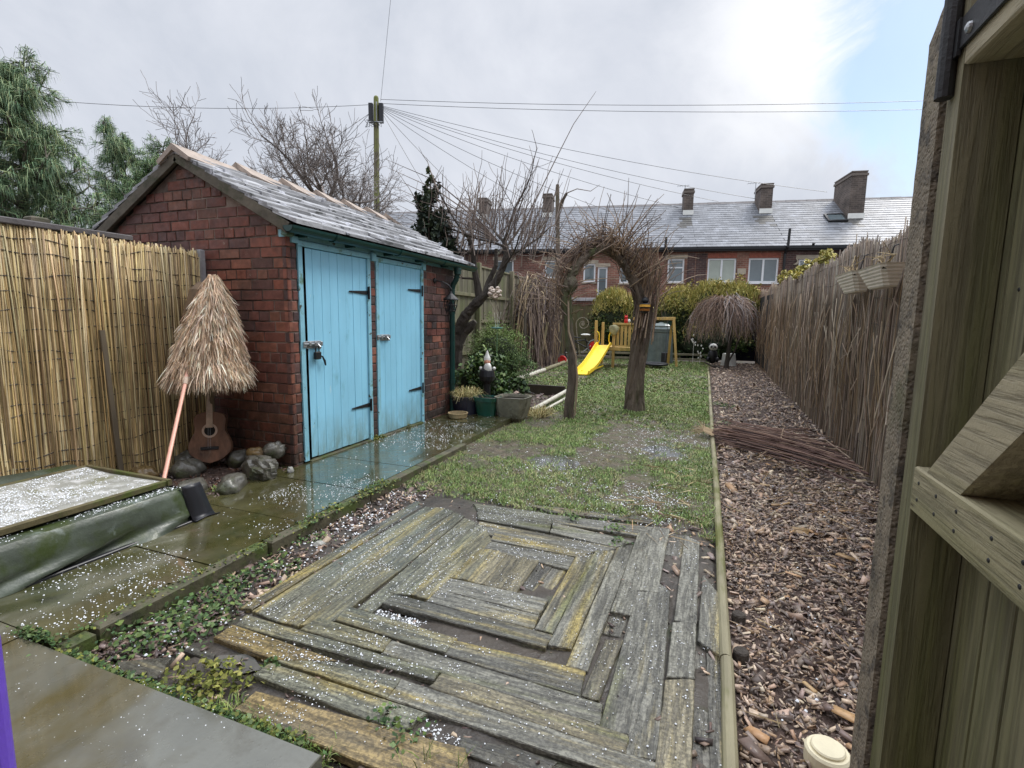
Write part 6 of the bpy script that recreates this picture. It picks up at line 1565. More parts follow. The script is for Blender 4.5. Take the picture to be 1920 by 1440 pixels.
# ================================================================== right reed screen
rfn = thing('reed_fence', (1.5, 10, 0), 'tall weathered brown reed screen running along the right side of the garden', 'fence')
rs = np.random.RandomState(71)
RY0, RY1 = 1.9, 18.3
wig2 = VN(72)
pathR = lambda t: (1.335 + .25 * t + .03 * (wig2(t * 30, t * 0) - .5), RY0 + (RY1 - RY0) * t ** 1.25)
BC = [S(146, 130, 112), S(126, 110, 94), S(166, 152, 134), S(104, 90, 76), S(136, 116, 92), S(152, 142, 130), S(116, 104, 92)]
ztR = lambda t: 1.90 + .30 * t + .05 * np.sin(t * 40)
z0R = lambda t: np.full_like(t, -.1)
parts = [reeds(4300, pathR, z0R, lambda t: ztR(t) + rs.normal(0, .02, len(t)) + (rs.rand(len(t)) < .06) * rs.uniform(0, .10, len(t)), .0058, BC, rs, sway=.012, spread=.005), reeds(3300, lambda t: (pathR(t)[0] + .018, pathR(t)[1]), z0R, ztR, .0065, [S(112, 98, 82), S(128, 112, 94), S(96, 82, 70)], rs, sway=.018, spread=.006)]
P_ = reeds(420, lambda t: (pathR(t)[0] - .012, pathR(t)[1]), lambda t: rs.uniform(0, .6, len(t)), lambda t: rs.uniform(1.0, 1.9, len(t)), .006, [S(166, 146, 126), S(150, 128, 100), S(176, 160, 140)], rs, sway=.08, spread=.006)
parts.append(P_)
V, F, C = join(parts)
# lower part and far end warmer, as the reed itself is there
f = np.clip((V[:, 1] - 9) / 8, 0, 1)[:, None]; C = C * (1 - f * .5) + C * np.array([1.25, 1.02, .8]) * f * .5
link_mesh('reed_screen', V, F, M['reed'], rfn, C=C)
b = MB()
for k, zz in enumerate(np.arange(.15, 1.85, .21)):
    b.tube([(pathR(np.array([t]))[0][0] - .014, pathR(np.array([t]))[1][0], zz + .3 * t * zz / 1.9 + .015 * math.sin(t * 70 + k)) for t in np.linspace(0, 1, 70)], .002, 4, cap=False)
b.build('tie_wire', M['wire'], rfn)
b = MB()
for k in range(10): y = RY0 + k * 1.64; b.box((1.42 + .015 * k, y, 0), (1.44 + .015 * k, y + 1.63, 1.78 + .028 * k))
b.build('fence_boards', M['dark'], rfn)
# two ribbed planters hooked on it
M['ribbed'] = mat('beige_ribbed_plastic', S(222, 212, 198), rough=.45, var=.12, scale=8, bump=.05)
def planter(y0, y1, zt_, zb, label):
    t = thing('hanging_planter', (1.27, (y0 + y1) / 2, zb), label, 'planter', 'beige planters hung on the reed screen')
    b = MB(); n = 13; vs = []; ins_ = .12
    for i in range(n + 1):
        f = i / n; z = zb + (zt_ - zb) * f; pr = .004 if i % 2 else 0
        a, c = y0 + ins_ * (1 - f) - pr, y1 - ins_ * (1 - f) + pr; x_ = 1.31 - .07 - .07 * f - pr; xb = 1.318
        vs += [(xb, a, z), (x_ + .03, a, z), (x_, a + .03, z), (x_, c - .03, z), (x_ + .03, c, z), (xb, c, z)]
    b.add(vs, [(i * 6 + k, i * 6 + (k + 1) % 6, (i + 1) * 6 + (k + 1) % 6, (i + 1) * 6 + k) for i in range(n) for k in range(6)] + [(5, 4, 3, 2, 1, 0)])
    b.build('box', M['ribbed'], t)
    b = MB(); b.box((1.19, y0 + .03, zt_ - .04), (1.31, y1 - .03, zt_ - .02)); b.build('compost', M['soil'], t)
    b = MB(); b.tube([(1.30, (y0 + y1) / 2, zt_), (1.33, (y0 + y1) / 2, zt_ + .16), (1.36, (y0 + y1) / 2, zt_ + .17)], .006, 5); b.build('hook', M['iron'], t)
    b = MB(); rq = random.Random(int(y0 * 10))
    for k in range(9): q = Vector((1.24, rq.uniform(y0 + .1, y1 - .1), zt_ - .02)); b.tube([q, q + Vector((rq.gauss(0, .04), rq.gauss(0, .08), .08)), q + Vector((rq.gauss(0, .08), rq.gauss(0, .2), rq.uniform(.05, .2)))], [.004, .003, .002], 4, S(170, 150, 110))
    b.build('dead_stalks', M['twig'], t, colored=True)
planter(4.50, 5.17, 1.70, 1.535, 'beige ribbed trough hung on the brown reed screen, nearer one')
planter(5.30, 5.98, 1.72, 1.54, 'beige ribbed trough hung on the brown reed screen, farther one')
# yellow climber topping the fence
t = thing('yellow_climber', (1.5, 8.2, 1.95), 'pale yellow leafy plant spilling over the top of the brown reed screen', 'climber')
rs = np.random.RandomState(81); yl = [S(208, 196, 118), S(186, 176, 96), S(222, 210, 150), S(150, 150, 84)]
fs = [foliage((1.50 + .015 * k, 8.2 + k * .75, 2.13 + .025 * k - .05 * (k % 2)), (.12, .40, .12 + .03 * (k < 2)), 420, .035, yl, rs, seed=k, aspect=1.5) for k in range(8)]
V, F, C = join(fs); link_mesh('leaves', V, F, M['leaf'], t, C=C)
# brushwood bundle
t = thing('brushwood_heap', (.75, 5.85, -.08), 'heap of long cut brown twigs lying across the bark bed to the reed screen', 'brushwood')
b = MB(); rd = random.Random(91); SCx = [S(112, 84, 72), S(90, 66, 58), S(134, 106, 92), S(74, 56, 50), S(150, 124, 104)]
for k in range(260):
    u = rd.gauss(0, .17); s0, s1 = rd.uniform(.0, .25), rd.uniform(.6, 1.05); pts = []
    zz = abs(rd.gauss(0, .075)); bow = rd.gauss(0, .08); tail = rd.gauss(0, .30)
    for i in range(7):
        f = s0 + (s1 - s0) * i / 6; x = .12 + 1.22 * f; y = 6.1 - .42 * f + u * (.75 + .9 * f) + bow * math.sin(f * 3.14) + tail * f * f
        pts.append((x, y, -.065 + zz * (1.1 - .5 * f) + .02 * math.sin(f * 3.1)))
    b.tube(pts, rd.choice([.003, .004, .005, .007]), 4, SCx[rd.randrange(5)], cap=False)
for k in range(40):
    p = Vector((.15, 6.1 + rd.gauss(0, .08), .0)); b.tube([p, p + Vector((-.1, .05, .03)), p + Vector((rd.uniform(-.25, -.1), rd.gauss(.06, .08), rd.uniform(-.04, .12)))], [.004, .003, .0015], 4, S(170, 148, 116), cap=False)
b.tube([(.55, 5.35, -.05), (.78, 5.75, .04), (.83, 5.95, .14)], .007, 5, S(164, 140, 116)); b.tube([(.95, 6.0, .05), (1.18, 5.75, .10), (1.36, 5.55, -.02)], .006, 5, S(170, 150, 130))
b.build('twigs', M['twig'], t, colored=True)

# ================================================================== gate and concrete post
cp = thing('concrete_post', (.5, 1.46, -.1), 'pitted grey brown concrete gate post with a sloping top', 'post')
b = MB(); n = 46; vs = []
pvn = VN(15)
Y1_, Y2_ = 1.412, 1.525
def zt_(y): return 1.965 - (y - Y1_) * .75
prof = [(.442, Y1_), (.442, Y2_ - .012), (.454, Y2_), (.56, Y2_), (.56, Y1_)]
sub = []
for a, c in zip(prof, prof[1:] + prof[:1]):
    k = 8 if abs(a[1] - c[1]) > .05 or abs(a[0] - c[0]) > .05 else 2
    for i in range(k): sub.append((a[0] + (c[0] - a[0]) * i / k, a[1] + (c[1] - a[1]) * i / k))
for j in range(n * 3 + 1):
    f = j / (n * 3)
    for i, (x, y) in enumerate(sub):
        z = -.2 + (zt_(y) + .2) * f; d = .0018 * (pvn.fbm(z * 40 + i * 3, i * 1.3) - .5)
        vs.append((x - d, y, z))
m_ = len(sub); nn = n * 3
b.add(vs, [(j * m_ + i, j * m_ + (i + 1) % m_, (j + 1) * m_ + (i + 1) % m_, (j + 1) * m_ + i) for j in range(nn) for i in range(m_)] + [tuple(nn * m_ + i for i in range(m_))])
b.build('shaft', M['concrete'], cp)
gt_ = thing('timber_gate', (.5, 1.0, 0), 'open ledged timber gate of green grey boards with a diagonal brace', 'gate')
GX = .45
b = MB(); b.box((GX, 1.333, -.03), (GX + .10, 1.395, 1.93), bev=.004); b.build('stile', M['gate'], gt_)
b = MB(); b.box((GX, .3, 1.765), (GX + .10, 1.331, 1.87), bev=.004); b.build('rail', M['gatex'], gt_)
b = MB(); b.box((GX - .002, .3, .842), (GX + .10, 1.331, .943), bev=.004); b.build('rail', M['gatex'], gt_)
b = MB(); b.box((GX, .3, .05), (GX + .10, 1.331, .15), bev=.004); b.build('rail', M['gatex'], gt_)
b = MB()
p0, p1 = (1.30, .945), (.42, 1.763); w_ = .095
pa, pb, pc, pdn = (1.27, .945), (1.325, .945), (.50, 1.763), (.38, 1.763)
quad = [(1.275, .9445), (1.125, .9445), (.36, 1.655), (.36, 1.763), (.405, 1.763)]
b.add([(GX + .001, y, z) for y, z in quad] + [(GX + .095, y, z) for y, z in quad], [(0, 1, 2, 3, 4), (9, 8, 7, 6, 5)] + [(i, (i + 1) % 5, 5 + (i + 1) % 5, 5 + i) for i in range(5)])
b.build('brace', M['gatex'], gt_)
y = 1.398; rq = random.Random(4)
while y > .3:
    b = MB(); wd = .094 + rq.uniform(-.006, .006); b.box((GX + .103, y - wd + .007, -.02), (GX + .122, y, 1.96), bev=.006); b.build('board', M['gate'], gt_); y -= wd + .002
hg = MB(); hg.box((GX - .008, .55, 1.80), (GX - .001, 1.345, 1.862), bev=.002)
hg.tube([(GX - .014, 1.372, 1.72), (GX - .014, 1.372, 2.02)], .017, 12); hg.box((GX - .012, 1.34, 1.79), (GX - .004, 1.375, 1.86))

nh = MB()
for k in range(9):
    for z_ in (.875, .912): nh.lathe((GX - .002, 1.30 - .1 * k + .012 * (k % 3), z_), [(.0045, 0), (.003, .0015)], 8, rot=Matrix.Rotation(R(-90), 3, 'Y'))
    nh.lathe((GX + .103, 1.36 - .1 * k, 1.30 + .02 * (k % 2)), [(.0045, 0), (.003, .0015)], 8, rot=Matrix.Rotation(R(-90), 3, 'Y'))
nh.build('nail_heads', M['iron'], gt_)
h_ = hg.build('strap_hinge', M['iron'], gt_)
for yy, zz in ((1.30, 1.822), (1.225, 1.842), (1.08, 1.83), (.95, 1.83)):
    bo = MB(); bo.lathe((GX - .008, yy, zz), [(.011, 0), (.010, .005), (.004, .008)], 10, rot=Matrix.Rotation(R(-90), 3, 'Y')); bo.build('bolt', M['steel'], h_)
# cream drain cap, purple pole
dc = thing('drain_cap', (.415, 1.62, -.12), 'cream plastic drain cap sticking out of the bark by the gate post', 'drain cap')
M['cream'] = mat('cream_plastic', S(226, 216, 184), rough=.5, var=.1, scale=12, bump=.15)
b = MB(); b.lathe((.415, 1.62, -.17), [(.048, 0), (.048, .10), (.057, .102), (.061, .108), (.061, .15), (.055, .157)], 28); b.build('pipe', M['cream'], dc)
b = MB(); b.lathe((.415, 1.62, -.013), [(.045, 0), (.046, .006), (.042, .010), (.001, .011)], 28); b.build('cap', M['cream'], dc)
pp = MB(); pp.lathe((-1.185, .447, .0), [(.03, 0), (.03, .66), (.026, .69), (.0, .695)], 16); tag(pp.build('purple_post', mat('purple_plastic', S(104, 72, 190), rough=.4, var=.1), loc=(-1.175, .46, 0)), 'purple plastic post at the left edge of the patio', 'post')
# ================================================================== terrace of houses beyond the garden
HA = R(9.0); HU = Vector((math.cos(HA), math.sin(HA), 0)); HN = Vector((-HU.y, HU.x, 0)); HP = Vector((2.45, 25, 0))
def HX(p): return HP + HU * p[0] + HN * p[1] + Vector((0, 0, p[2]))
def brickmat(name, c1, c2, mort, sc=1.0):
    m = bpy.data.materials.new(name); m.use_nodes = True; t = m.node_tree; b = t.nodes['Principled BSDF']
    a = t.nodes.new('ShaderNodeAttribute'); a.attribute_name = 'Col'      # Col carries wall coordinates (u, z)
    br = t.nodes.new('ShaderNodeTexBrick'); t.links.new(a.outputs['Vector'], br.inputs['Vector'])
    br.inputs['Color1'].default_value = (*c1, 1); br.inputs['Color2'].default_value = (*c2, 1); br.inputs['Mortar'].default_value = (*mort, 1)
    br.inputs['Scale'].default_value = 1; br.inputs['Brick Width'].default_value = .235; br.inputs['Row Height'].default_value = .082; br.inputs['Mortar Size'].default_value = .009; br.inputs['Bias'].default_value = -.1
    n = t.nodes.new('ShaderNodeTexNoise'); n.inputs['Scale'].default_value = 1.6; n.inputs['Detail'].default_value = 8; t.links.new(a.outputs['Vector'], n.inputs['Vector'])
    r = t.nodes.new('ShaderNodeMapRange'); r.inputs[1].default_value = .35; r.inputs[2].default_value = .7; r.inputs[3].default_value = .6; r.inputs[4].default_value = 1.25; t.links.new(n.outputs[0], r.inputs[0])
    mx = t.nodes.new('ShaderNodeMix'); mx.data_type = 'RGBA'; mx.blend_type = 'MULTIPLY'; mx.inputs[0].default_value = 1
    cc = t.nodes.new('ShaderNodeCombineColor'); [t.links.new(r.outputs[0], cc.inputs[i]) for i in range(3)]
    t.links.new(br.outputs['Color'], mx.inputs[6]); t.links.new(cc.outputs[0], mx.inputs[7]); t.links.new(mx.outputs[2], b.inputs['Base Color']); b.inputs['Roughness'].default_value = .85
    bp = t.nodes.new('ShaderNodeBump'); bp.inputs['Strength'].default_value = .5; bp.inputs['Distance'].default_value = .02; bp.invert = True; t.links.new(br.outputs['Fac'], bp.inputs['Height']); t.links.new(bp.outputs[0], b.inputs['Normal'])
    return m
HB = [brickmat('house_brick_red', S(138, 92, 80), S(114, 76, 68), S(150, 132, 118)), brickmat('house_brick_dark', S(98, 70, 66), S(74, 58, 58), S(118, 104, 96)), brickmat('house_brick_orange', S(146, 98, 82), S(120, 80, 68), S(156, 138, 122))]
M['stackbrick'] = brickmat('stack_brick', S(108, 96, 88), S(80, 72, 68), S(124, 114, 106))
M['houseslate'] = mat('house_slate', (1, 1, 1), attr=True, rough=.45, var=.2, scale=1.2, bump=.1, bscale=8, spots=[(S(176, 180, 190), 3.2, .60, .8)])
M['stone'] = mat('stone_sill', S(176, 164, 146), rough=.85, var=.25, scale=4, bump=.3)
M['upvc'] = mat('white_window_frame', S(232, 234, 236), rough=.35, var=.04, bump=0)
M['glass'] = mat('window_glass', S(96, 108, 112), rough=.06, var=.2, scale=1.5, bump=0, spec=.8, coat=.6)
M['blind'] = mat('curtained_glass', S(168, 176, 164), rough=.10, var=.12, scale=2, bump=0, coat=.5)
M['redlintel'] = mat('soldier_brick', S(158, 92, 74), rough=.8, var=.25, scale=8, bump=.3)
M['gutterb'] = mat('black_gutter', S(26, 26, 28), rough=.4, var=.1, bump=0)
EZH, RZH, RD = 4.50, 7.26, 4.0
def wallquad(b, u0, u1, z0, z1, w_=0.0):
    nu = 1; b.add([(u0, w_, z0), (u1, w_, z0), (u1, w_, z1), (u0, w_, z1)], [(0, 1, 2, 3)], [(u0 + 40, z0, 0), (u1 + 40, z0, 0), (u1 + 40, z1, 0), (u0 + 40, z1, 0)])
def make_house(u0, u1, bm, label, wins, ch=None, extra=None, dark=None):
    t = thing('terraced_house', tuple(HX((u0, 0, 0))), label, 'house', 'terraced houses beyond the garden')
    b = MB(HX); us = sorted({u0, u1} | {w['u'][0] for w in wins} | {w['u'][1] for w in wins})
    for a, c in zip(us[:-1], us[1:]):
        holes = sorted([w['z'] for w in wins if w['u'][0] <= a + 1e-6 and w['u'][1] >= c - 1e-6]); z = -.2
        for h in holes: wallquad(b, a, c, z, h[0]); z = h[1]
        wallquad(b, a, c, z, EZH)
    for w in wins:                         # reveals
        (a, c), (z0, z1) = w['u'], w['z']; d = .10
        for q in ([(a, 0, z0), (a, d, z0), (a, d, z1), (a, 0, z1)], [(c, 0, z1), (c, d, z1), (c, d, z0), (c, 0, z0)], [(a, 0, z1), (a, d, z1), (c, d, z1), (c, 0, z1)], [(a, d, z0), (a, 0, z0), (c, 0, z0), (c, d, z0)]):
            b.add(q, [(0, 1, 2, 3)], [(p[0] + 40, p[2], 0) for p in q])
    for s_ in ((u0 + .002, 0), (u1 - .002, 0)):
        q = [(s_[0], .01, -.2), (s_[0], 2 * RD - .01, -.2), (s_[0], 2 * RD - .01, EZH), (s_[0], RD, RZH - .05), (s_[0], .01, EZH)]
        b.add(q, [(0, 1, 2, 3, 4)], [(p[1] + 40, p[2], 0) for p in q])
    wallquad(b, u0, u1, -.2, EZH, 2 * RD)
    b.build('wall', HB[bm], t, colored=True)
    if dark:
        b = MB(HX); [b.box((a, -.012, z0), (c, -.001, z1)) for a, c, z0, z1 in dark]
        for v in range(len(b.V)): pass
        q = MB(HX); 
        for a, c, z0, z1 in dark: wallquad(q, a, c, z0, z1, -.012); 
        q.build('sooty_strip', HB[1], t, colored=True)
    for w in wins:
        (a, c), (z0, z1) = w['u'], w['z']; fr = .07
        b = MB(HX)
        b.box((a, .05, z0), (a + fr, .10, z1)); b.box((c - fr, .05, z0), (c, .10, z1)); b.box((a + fr, .05, z1 - fr), (c - fr, .10, z1)); b.box((a + fr, .05, z0), (c - fr, .10, z0 + fr))
        for k in range(1, w.get('n', 1)): x = a + (c - a) * k / w['n']; b.box((x - .04, .048, z0 + fr), (x + .04, .10, z1 - fr))
        if w.get('top'): b.box((a + fr, .048, z1 - .42), (c - fr, .10, z1 - .36))
        f_ = b.build('window', M['upvc'], t)
        b = MB(HX); b.box((a + fr, .085, z0 + fr), (c - fr, .095, z1 - fr)); b.build('pane', M[w.get('g', 'glass')], f_)
        if w.get('lead'):
            b = MB(HX)
            for k in range(9): x = a + (c - a) * k / 8; b.bar((x, .08, z1 - .3), (min(c - .06, x + .16), .08, z1 - .08), .008, .008); b.bar((x, .08, z1 - .08), (min(c - .06, x + .16), .08, z1 - .3), .008, .008)
            b.build('leading', M['upvc'], f_)
        b = MB(HX); b.box((a - .06, -.05, z0 - .06), (c + .06, .049, z0 - .002)); b.build('sill', M['stone'] if not w.get('ws') else M['upvc'], f_)
        b = MB(HX)
        if w.get('l') == 'red':
            k = a - .0
            while k < c: b.box((k, -.014, z1 + .004), (k + .07, -.002, z1 + .22)); k += .08
            b.build('lintel', M['redlintel'], f_)
        else: b.box((a - .12, -.016, z1 + .004), (c + .12, -.002, z1 + .17)); b.build('lintel', M['stone'], f_)
    # slated roof
    b = MB(HX); rq = random.Random(int(u0 * 10)); rows = 20; sl = math.hypot(RD + .25, RZH - EZH + .17)
    for k in range(rows):
        a = k / rows; c = (k + 1) / rows; w0, z0 = -.22 + (RD + .22) * a, EZH + .02 + (RZH - EZH - .02) * a; w1, z1 = -.22 + (RD + .22) * min(1, c + .012), EZH + .02 + (RZH - EZH - .02) * min(1, c + .012)
        x = u0 - (.14 if k % 2 else 0)
        while x < u1:
            xa, xb = max(x, u0), min(x + .277, u1)
            if xb - xa > .02:
                f = rq.uniform(.72, 1.2); e = rq.uniform(-.006, .006); col = (.17 * f, .178 * f, .195 * f)
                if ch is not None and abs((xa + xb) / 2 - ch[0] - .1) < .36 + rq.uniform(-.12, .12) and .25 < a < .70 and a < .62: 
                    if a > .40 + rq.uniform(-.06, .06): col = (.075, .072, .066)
                b.add([(xa, w0 + e, z0 + .022), (xb, w0 + e, z0 + .022), (xb, w1, z1), (xa, w1, z1), (xa, w0 + e, z0 - .004), (xb, w0 + e, z0 - .004)], [(0, 1, 2, 3), (4, 5, 1, 0)], col)
            x += .28
    b.add([(u0, 2 * RD + .2, EZH), (u1, 2 * RD + .2, EZH), (u1, RD, RZH), (u0, RD, RZH)], [(0, 1, 2, 3)], (.26, .27, .30))
    rf_ = b.build('roof', M['houseslate'], t, colored=True)
    b = MB(HX); n = int((u1 - u0) / .45); q = (u1 - u0) / n
    for k in range(n):
        uu = u0 + k * q; e = rq.uniform(-.008, .008); b.add([(uu + .005, RD - .16, RZH - .09 + e), (uu + .005, RD, RZH + .04 + e), (uu + .005, RD + .16, RZH - .09 + e), (uu + q - .005, RD - .16, RZH - .09 + e), (uu + q - .005, RD, RZH + .04 + e), (uu + q - .005, RD + .16, RZH - .09 + e)], [(0, 1, 4, 3), (1, 2, 5, 4), (0, 2, 1), (3, 4, 5)])
    b.build('ridge_tiles', mat('ridge_tile', S(104, 100, 100), var=.25), rf_)
    b = MB(HX); b.box((u0, -.30, EZH - .10), (u1, -.20, EZH - .005)); b.box((u0, -.2, EZH - .16), (u1, -.002, EZH - .03)); b.build('gutter', M['gutterb'], t)
    if ch is not None:
        cu, wd, ht, w0, w1 = ch; b = MB(HX)
        def side(p, q): 
            L_ = ((p[0] - q[0]) ** 2 + (p[1] - q[1]) ** 2) ** .5; b.add([(p[0], p[1], 4.9), (q[0], q[1], 4.9), (q[0], q[1], ht), (p[0], p[1], ht)], [(0, 1, 2, 3)], [(40, 4.9, 0), (40 + L_, 4.9, 0), (40 + L_, ht, 0), (40, ht, 0)])
        c4 = [(cu, w0), (cu + wd, w0), (cu + wd, w1), (cu, w1)]
        for i in range(4): side(c4[i], c4[(i + 1) % 4])
        b.add([(x, y, ht) for x, y in c4], [(0, 1, 2, 3)], (40, 8, 0)); c_ = b.build('chimney', M['stackbrick'], rf_, colored=True)
        b = MB(HX); b.box((cu - .04, w0 - .04, ht - .16), (cu + wd + .04, w1 + .04, ht - .06)); b.box((cu - .02, w0 - .02, ht + .002), (cu + wd + .02, w1 + .02, ht + .05))
        b.build('chimney_cap', M['stackbrick'], c_)
        b = MB(HX); zf = EZH + (RZH - EZH) * (w0 + .22) / (RD + .22); b.add([(cu - .03, w0 - .03, zf + .03), (cu + wd + .03, w0 - .03, zf + .03), (cu + wd + .03, w0 - .012, zf + .26), (cu - .03, w0 - .012, zf + .26)], [(0, 1, 2, 3)]); b.build('flashing', M['white'], c_)
    return t, rf_
def W(u0, u1, z0=2.99, z1=4.05, **k): return dict(u=(u0, u1), z=(z0, z1), **k)
make_house(-21.0, -17.2, 0, 'farthest left terraced house, mostly hidden behind the outhouse roof', [])
make_house(-17.2, -13.6, 1, 'terraced house of dark brick behind the apple tree branches', [W(-15.2, -14.3)], (-13.98, .46, 7.62, 2.9, 3.9))
make_house(-13.6, -10.2, 0, 'red terraced house glimpsed left of the bare post', [W(-12.3, -11.4), ], (-10.48, .46, 7.72, 2.9, 3.9))
make_house(-10.2, -6.75, 2, 'orange red terraced house with a narrow dark window behind the arch', [W(-9.88, -9.25, 3.2, 4.03), W(-8.06, -7.5, 3.02, 3.86), W(-7.4, -6.95, 2.3, 3.7)])
make_house(-6.75, -3.1, 2, 'red terraced house with one slim white window under a stone lintel', [W(-6.4, -6.0, 2.97, 3.94), W(-4.29, -3.57, top=True)], (-3.44, .44, 7.68, 2.75, 3.6), dark=[(-3.45, -3.12, 2.2, 4.3)])
th_, rr_ = make_house(-3.1, .56, 2, 'red terraced house with two white double windows under brick arches', [W(-2.58, -1.39, n=2, l='red', g='blind', ws=1), W(-.88, .33, n=2, l='red', ws=1)], (.05, .52, 7.78, 2.7, 3.9), dark=[(-3.08, -2.64, 2.0, 4.25)])
th2, rr2 = make_house(.56, 4.3, 1, 'dark brick terraced house with a roof window and a leaded pane', [W(1.12, 2.3, 2.9, 3.98, lead=True)], (3.62, .62, 8.0, 2.0, 3.9))
make_house(4.3, 8.4, 1, 'rightmost dark terraced house behind the brown reed screen', [W(5.4, 6.6)])
b = MB(HX); q = lambda u, w_: (u, w_, EZH + .02 + (RZH - EZH - .02) * (w_ + .22) / (RD + .22))
def on(u, w_, d): p = q(u, w_); return (p[0], p[1] - d * .55, p[2] + d * .83)
def slab(u0, u1, w0, w1, d0, d1, b): b.hexa([on(u0, w0, d0), on(u1, w0, d0), on(u1, w1, d0), on(u0, w1, d0)], [on(u0, w0, d1), on(u1, w0, d1), on(u1, w1, d1), on(u0, w1, d1)])
slab(2.72, 3.52, 1.72, 1.80, .02, .10, b); slab(2.72, 3.52, 2.32, 2.40, .02, .10, b); slab(2.72, 2.80, 1.801, 2.319, .02, .10, b); slab(3.44, 3.52, 1.801, 2.319, .02, .10, b); sk = b.build('skylight', M['gutterb'], rr2)
b = MB(HX); slab(2.801, 3.439, 1.801, 2.319, .03, .075, b); b.build('pane', M['glass'], sk)
for u, z0, z1, par in ((.50, 1.0, 5.2, th_), (-4.5, 4.3, 4.95, th_)):
    b = MB(HX); b.tube([(u, -.14, z0), (u, -.14, 4.2), (u + .04, -.36, 4.45), (u + .06, -.36, z1)], .055, 8); b.build('soil_pipe', M['gutterb'], par)
b = MB(HX); b.box((-1.33, -.03, 3.34), (-.98, -.004, 3.60), bev=.01); b.build('wall_vent', M['stone'], th_)
b = MB(HX); b.tube([(.95 + .12 * math.cos(t), -.04, 3.88 + .12 * math.sin(t)) for t in np.linspace(-2.0, 1.3, 9)], [.01, .03, .045, .05, .05, .045, .035, .02, .01], 8); b.build('moon_plaque', M['stone'], th2)
b = MB(HX); b.blob((1.55, -.25, EZH + .08), (.06, .09, .06), .1, 3, 6, 8); tag(b.build('bird', M['iron'], loc=tuple(HX((1.55, -.25, EZH)))), 'small dark bird sitting on the eaves gutter of the dark house', 'bird')
# aerials on two chimneys
for u, w_, z, lab in ((-3.3, 3.0, 7.7, 'thin television aerial on the chimney above the slim white window'), (.0, 3.2, 7.75, 'thin television aerial on the middle chimney')):
    b = MB(HX); b.tube([(u - .1, w_, z - .5), (u - .1, w_, z + .25)], .02, 5); b.tube([(u - .45, w_, z + .22), (u + .1, w_, z + .25)], .014, 4); [b.tube([(u - .45 + k * .12, w_ - .16, z + .22), (u - .45 + k * .12, w_ + .16, z + .22)], .008, 4) for k in range(5)]
    tag(b.build('tv_aerial', M['steel'], loc=tuple(HX((u, w_, z - .5)))), lab, 'aerial', 'aerials on the terrace chimneys')
# yard outbuilding between fence and terrace
yo = thing('yard_shed', tuple(HX((-7.9, -3.0, 0))), 'low brick yard building with a grey slab roof behind the back fence', 'shed')
b = MB(HX); [wallquad(b, -8.8, -7.1, -.2, 2.02, -3.0)]; b.add([(-7.1, -3, -.2), (-7.1, -1, -.2), (-7.1, -1, 2.02), (-7.1, -3, 2.02)], [(0, 1, 2, 3)], [(40, 0, 0), (42, 0, 0), (42, 2, 0), (40, 2, 0)]); b.build('wall', HB[0], yo, colored=True)
b = MB(HX); b.box((-8.9, -3.1, 2.03), (-7.0, -.9, 2.16), bev=.01); b.build('roof', mat('grey_slab', S(168, 166, 168), rough=.6, var=.25), yo)

# ================================================================== telegraph pole and wires
tpz = thing('telegraph_pole', (-15.0, 21.2, 0), 'mossy wooden telegraph pole with two junction boxes at its top', 'telegraph pole')
b = MB(); b.tube([(-14.9, 20.95, 0), (-14.96, 21.0, 6.4), (-15.1, 21.3, 11.45)], [.15, .135, .115], 12); b.lathe((-15.1, 21.3, 11.45), [(.115, 0), (.09, .06), (.03, .1)], 12); b.build('shaft', mat('mossy_pole', S(112, 116, 62), rough=.8, var=.35, scale=3, bump=.4, stretch=(1, 1, .2), spots=[(S(96, 90, 68), 2, .5, .6)]), tpz)
for s_, nm in ((-1, 'left'), (1, 'right')):
    d = Vector((.936, .352, 0)); c = Vector((-15.08, 21.25, 10.75)) + d * (.24 * s_)
    b = MB(); b.bar(c - Vector((0, 0, .42)), c + Vector((0, 0, .42)), .20, .22, up=tuple(d.cross(Vector((0, 0, 1)))), bev=.03); b.build('junction_box', M['black'], tpz)
b = MB(); c = Vector((-15.08, 21.25, 10.75)); d = Vector((.936, .352, 0)); b.bar(c - d * .36 + Vector((.02, -.14, -.43)), c + d * .36 + Vector((.02, -.14, -.43)), .03, .04); b.bar(c + d * .12 + Vector((0, -.16, -.40)), c + d * .12 + Vector((0, -.16, .45)), .05, .02); b.build('bracket', M['steel'], tpz)
b = MB(); rq = random.Random(3)
for k in range(8):
    p = c + d * rq.uniform(-.35, .4) + Vector((0, -.15, -.42)); b.tube([p, p + Vector((rq.gauss(0, .1), 0, -.25)), p + Vector((rq.gauss(0, .2), 0, -.15)), p + Vector((rq.gauss(0, .15), 0, .1))], .012, 4)
b.build('loose_cable', M['iron'], tpz)
AT = Vector((-14.85, 21.3, 11.2))
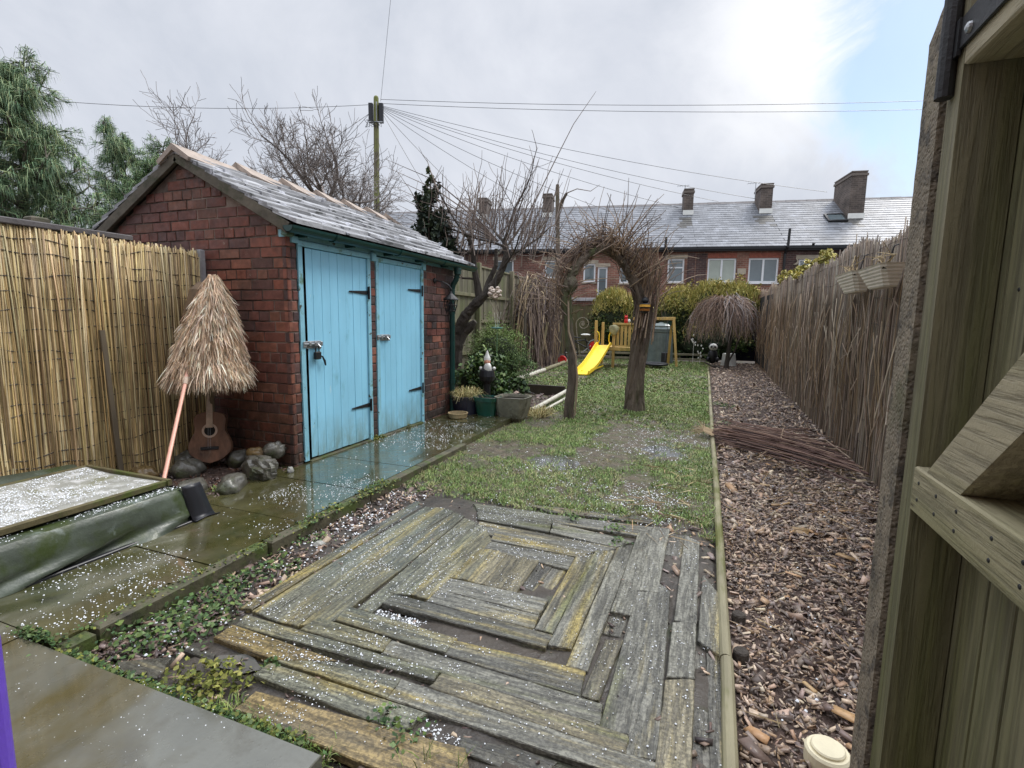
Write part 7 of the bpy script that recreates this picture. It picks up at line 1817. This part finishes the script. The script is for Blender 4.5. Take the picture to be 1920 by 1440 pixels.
WIRES = [((9.8, 28.9, 11.05), .25, 'upper of the two long level wires running right from the pole', .011), ((9.8, 28.9, 10.68), .25, 'lower of the two long level wires running right from the pole', .011),
         ((-27.5, 14.6, 10.4), .25, 'wire running left from the pole towards the pines', .011), ((-14.55, 22.3, 18.5), 0.0, 'wire rising steeply out of the picture above the pole', .010),
         ((4.9, 28.2, 7.35), .35, 'house wire from the pole to the chimney above the roof window', .010), ((1.9, 28.0, 7.2), .35, 'house wire from the pole to the middle chimney', .010), ((.2, 27.6, 7.1), .3, 'house wire from the pole just left of the middle chimney', .010),
         ((-1.6, 27.0, 6.8), .3, 'house wire from the pole to the roof right of the arch', .010), ((-3.7, 26.0, 6.2), .3, 'house wire from the pole to the roof over the arch', .010), ((-5.8, 25.5, 5.6), .25, 'house wire from the pole to the eaves by the bare post', .010),
         ((-8.6, 24.0, 4.6), .2, 'house wire from the pole to the eaves behind the apple tree', .010), ((-11.4, 23.4, 4.5), .15, 'steep house wire from the pole nearest its shaft on the right', .010), ((-20.5, 19.0, 5.5), .2, 'steep wire from the pole down to the left', .010), ((-22.5, 18.2, 6.2), .2, 'slanting wire from the pole down to the left', .010)]
for i, (e, sag, lab, r_) in enumerate(WIRES):
    a = AT + Vector((-.45 if e[0] < -15 else 0, -.1 if e[0] < -15 else 0, -.03 * i + (.15 if i in (0, 3) else 0))); e = Vector(e)
    b = MB(); b.tube([a.lerp(e, t) + Vector((0, 0, -4 * sag * t * (1 - t))) for t in np.linspace(0, 1, 15)], r_, 4, cap=False)
    tag(b.build('overhead_wire', M['gutterb'], loc=tuple(a)), lab, 'wire', 'telephone wires from the pole')
# a bare twiggy tree peeping past the gate post
t = thing('bare_tree', (5.4, 12.5, 0), 'bare twigs of a small tree showing between reed screen and concrete post', 'tree'); T = Tree(33)
T.big.tube([(5.4, 12.5, 0), (5.3, 12.5, 1.6)], [.08, .06], 8)
for k in range(6): T.limb((5.3, 12.5, 1.2 + .1 * k), (math.cos(k) * .6, math.sin(k) * .6, 1), 1.15, .03, 1, .2, 0, .05, (3, 4), .7, (25, 60), .5, .006, TW, .25, 3, .02)
T.big.build('trunk', M['bark'], t, colored=False); T.small.build('branches', M['twig'], t, colored=True)

# unseen house wall added behind the camera to keep sky off that side
oh = thing('unseen_house_wall', (-2, -2.4, 0), 'unseen red brick house wall added behind the viewpoint to block sky light', 'house')
def owx(p): return Vector((p[0], -2.4 + p[1], p[2]))
b = MB(owx); wallquad(b, -6.5, -1.7, -.15, 5.2); wallquad(b, -.7, 3.2, -.15, 5.2); wallquad(b, -1.7, -.7, 2.1, 5.2); b.build('wall', HB[0], oh, colored=True)
b = MB(owx); b.box((-1.69, -.09, -.1), (-.71, -.05, 2.09)); b.build('door', M['upvc'], oh)
b = MB(owx); b.box((-6.6, -3.0, 5.21), (3.3, .3, 5.4)); b.build('roof', M['gutterb'], oh)
